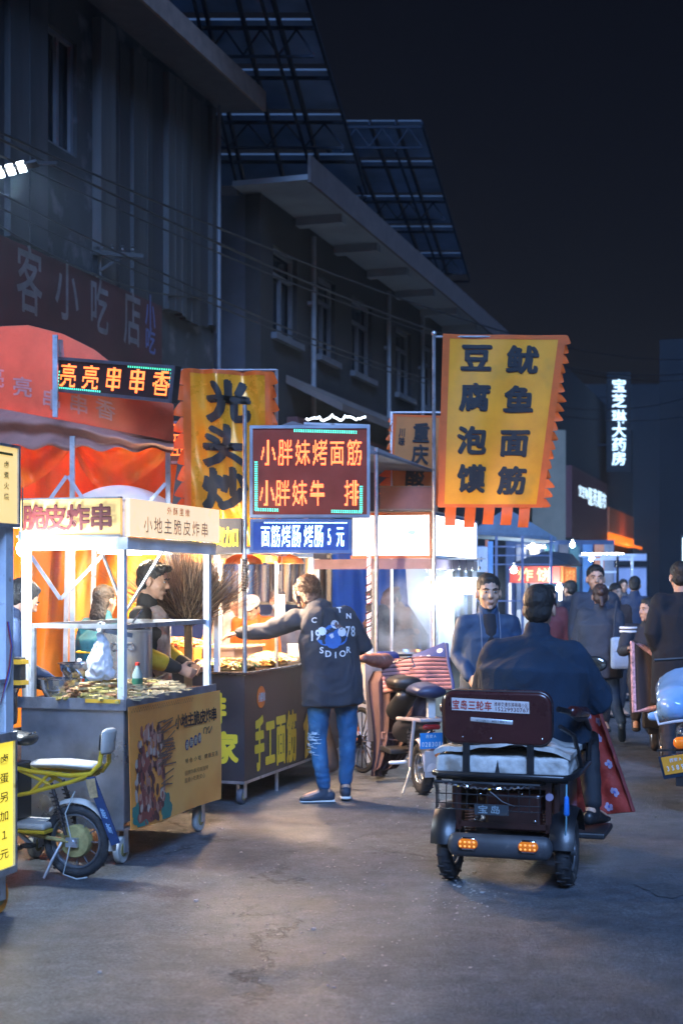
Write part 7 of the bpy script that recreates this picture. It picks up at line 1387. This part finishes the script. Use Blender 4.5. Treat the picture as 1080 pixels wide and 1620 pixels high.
part('plate_bracket', MB().box((-.08, -.25, .35), (.22, .006, .17), rot_), mat('blue_black_paint', (0, 0, 0)), Sc); part('mud_flap', MB().bx(-.09, .07, -.22, -.21, .20, .42), blackp, Sc, bevel=.004); part('chrome_bar', MB().tube([(-.03, -.16, .56), (.06, -.10, .68), (.12, .0, .74)], .012, 6), chrome, Sc, True); part('silver_dish', MB().ell((.06, .02, .24), (.012, .10, .10), 18, 10), galv, Sc, True)
part('front_shield', MB().bx(-.13, .13, .92, .98, .35, .85), mat('blue_black_paint', (0, 0, 0)), Sc, bevel=.03); part('handlebar', MB().tube([(-.32, .80, 1.02), (0, .9, 1.04), (.32, .80, 1.02)], .012, 6), blackm, Sc, True); part('fork', MB().cyl((0, .92, 1.0), (0, 1.15, .21), .022), blackm, Sc, True)

# ---- rider with the floral quilt, waiting beyond the scooter
p0 = Vector((px(1022, 925, 13.6).x, 13.6, 0)); sc2 = thing('motor_scooter', 'dark scooter behind the pink flowered quilt at the right', 'scooter', p0+Vector((.10, .1, 0)), R(172))
wheel(sc2, (0, 0, .2), .2, .08, rim=galv, spokes=5, tread=False); wheel(sc2, (0, 1.1, .2), .2, .08, rim=galv, spokes=5, tread=False); part('scooter_body', MB().limb([(0, -.1, .52), (0, .3, .5), (0, .45, .4)], [(.1, .07), (.13, .1), (.1, .1)]).bx(-.12, .12, .4, .8, .24, .30), blackp, sc2, True); part('seat', MB().limb([(0, -.1, .68), (0, .3, .68)], [(.12, .05), (.11, .05)]), blackp, sc2, True); part('front_shield', MB().bx(-.18, .18, .85, .9, .3, .95), blackp, sc2, bevel=.02); part('handlebar', MB().tube([(-.3, .75, 1.0), (0, .85, 1.02), (.3, .75, 1.0)], .012, 6), blackm, sc2, True)
T, P, jk = person('seated rider in black jacket with white shoulder stripes and dark hair', p0, R(172), 1.62,
    dict(pel=(0, .1, .76), waist=(0, .1, .92), chest=(0, .12, 1.12), neck=(0, .15, 1.28), head=(0, .2, 1.43), shL=(-.18, .13, 1.23), elL=(-.25, .28, 1.02), wrL=(-.2, .5, 1.05), shR=(.18, .13, 1.23), elR=(.25, .28, 1.02), wrR=(.2, .5, 1.05), hipL=(-.1, .1, .72), knL=(-.14, .5, .70), anL=(-.14, .55, .35), hipR=(.1, .1, .72), knR=(.14, .5, .70), anR=(.14, .55, .35)),
    mat('black_track_top', (.012, .015, .025), .7), hair='short', hem=.75, yaw=-55)
m = MB()
for d in (0, .035): m.tube([P['shR']+Vector((.082*math.cos(a), -.0+.09*math.sin(a), .02-d*1.0)) for a in [k*.4 for k in range(16)]], .012, 6)
part('white_stripe', m, mat('white_stripe_cloth', (.7, .72, .75), .7), T, True)
Q2 = thing('quilted_apron', 'dark quilt edged with pink lace hanging from the scooter at the right', 'quilt', p0, 0)
f2_ = patch(px(1000, 1012, 12.4)-p0, px(1035, 1035, 12.3)-p0, px(1046, 1118, 12.3)-p0, px(1003, 1128, 12.4)-p0, lambda a, b: .02*math.sin(9*a)); part('quilt', MB().sheet(f2_, 12, 20, .02), mat('brown_dark_quilt', (.022, .016, .02), .8), Q2, True); part('lace_edge', MB().tube([f2_(.99, 1, .01), f2_(.5, .99, .01), f2_(.02, .98, .01), f2_(.01, .5, .01), f2_(.02, .02, .01), f2_(.5, .01, .01), f2_(.98, .01, .01)], .024, 6), mat('pink_lace', (.52, .32, .38), .7, 0, .5, 30, .6, 60), Q2, True)

# ---- more of the crowd farther up the street
for u, Y, h_, rz_, mt, hr_, lb in (
    (903, 18.5, 1.66, 30, ('far_black_coat', (.012, .015, .03)), 'short', 'distant shopper in black coat waiting before the lit cakes'),
    (972, 17.2, 1.62, 200, ('far_brown_coat', (.06, .035, .03)), 'long', 'distant long haired woman in brown coat beside the steel rack'),
    (1003, 19.5, 1.72, -20, ('far_navy_coat', (.015, .03, .07)), 'short', 'distant man in navy coat before the corrugated fence'),
    (985, 25, 1.7, 180, ('far_grey_coat', (.08, .08, .09)), 'short', 'distant man in grey coat coming down the street'),
    (868, 16.2, 1.6, 160, ('far_wine_coat', (.10, .02, .03)), 'long', 'distant woman in wine coat behind the tricycle rider')):
    person(lb, Vector((px(u, 925, Y).x, Y, 0)), R(rz_), h_, None, mat(mt[0], mt[1], .8), hair=hr_, vs=.014)
for u, v, Y, W_, lb in ((905, 862, 23, 22, 'small round bulb hung beyond the fried cake stall roof'), (935, 884, 24, 26, 'small round bulb among the posts of the steel rack'), (812, 902, 18.4, 22, 'small bulb under the blue-grey canopy')):
    t = thing('bare_bulb', lb, 'lamp', px(u, v, Y), 0); part('bulb', MB().ell((0, 0, 0), .04, 12, 8), bulbm, t, True); part('cap', MB().cyl((0, 0, .035), (0, 0, .09), .02), whitep, t, True); plight('bare_bulb_light', (0, -.1, -.05), W_, (.8, .9, 1), .06, t)
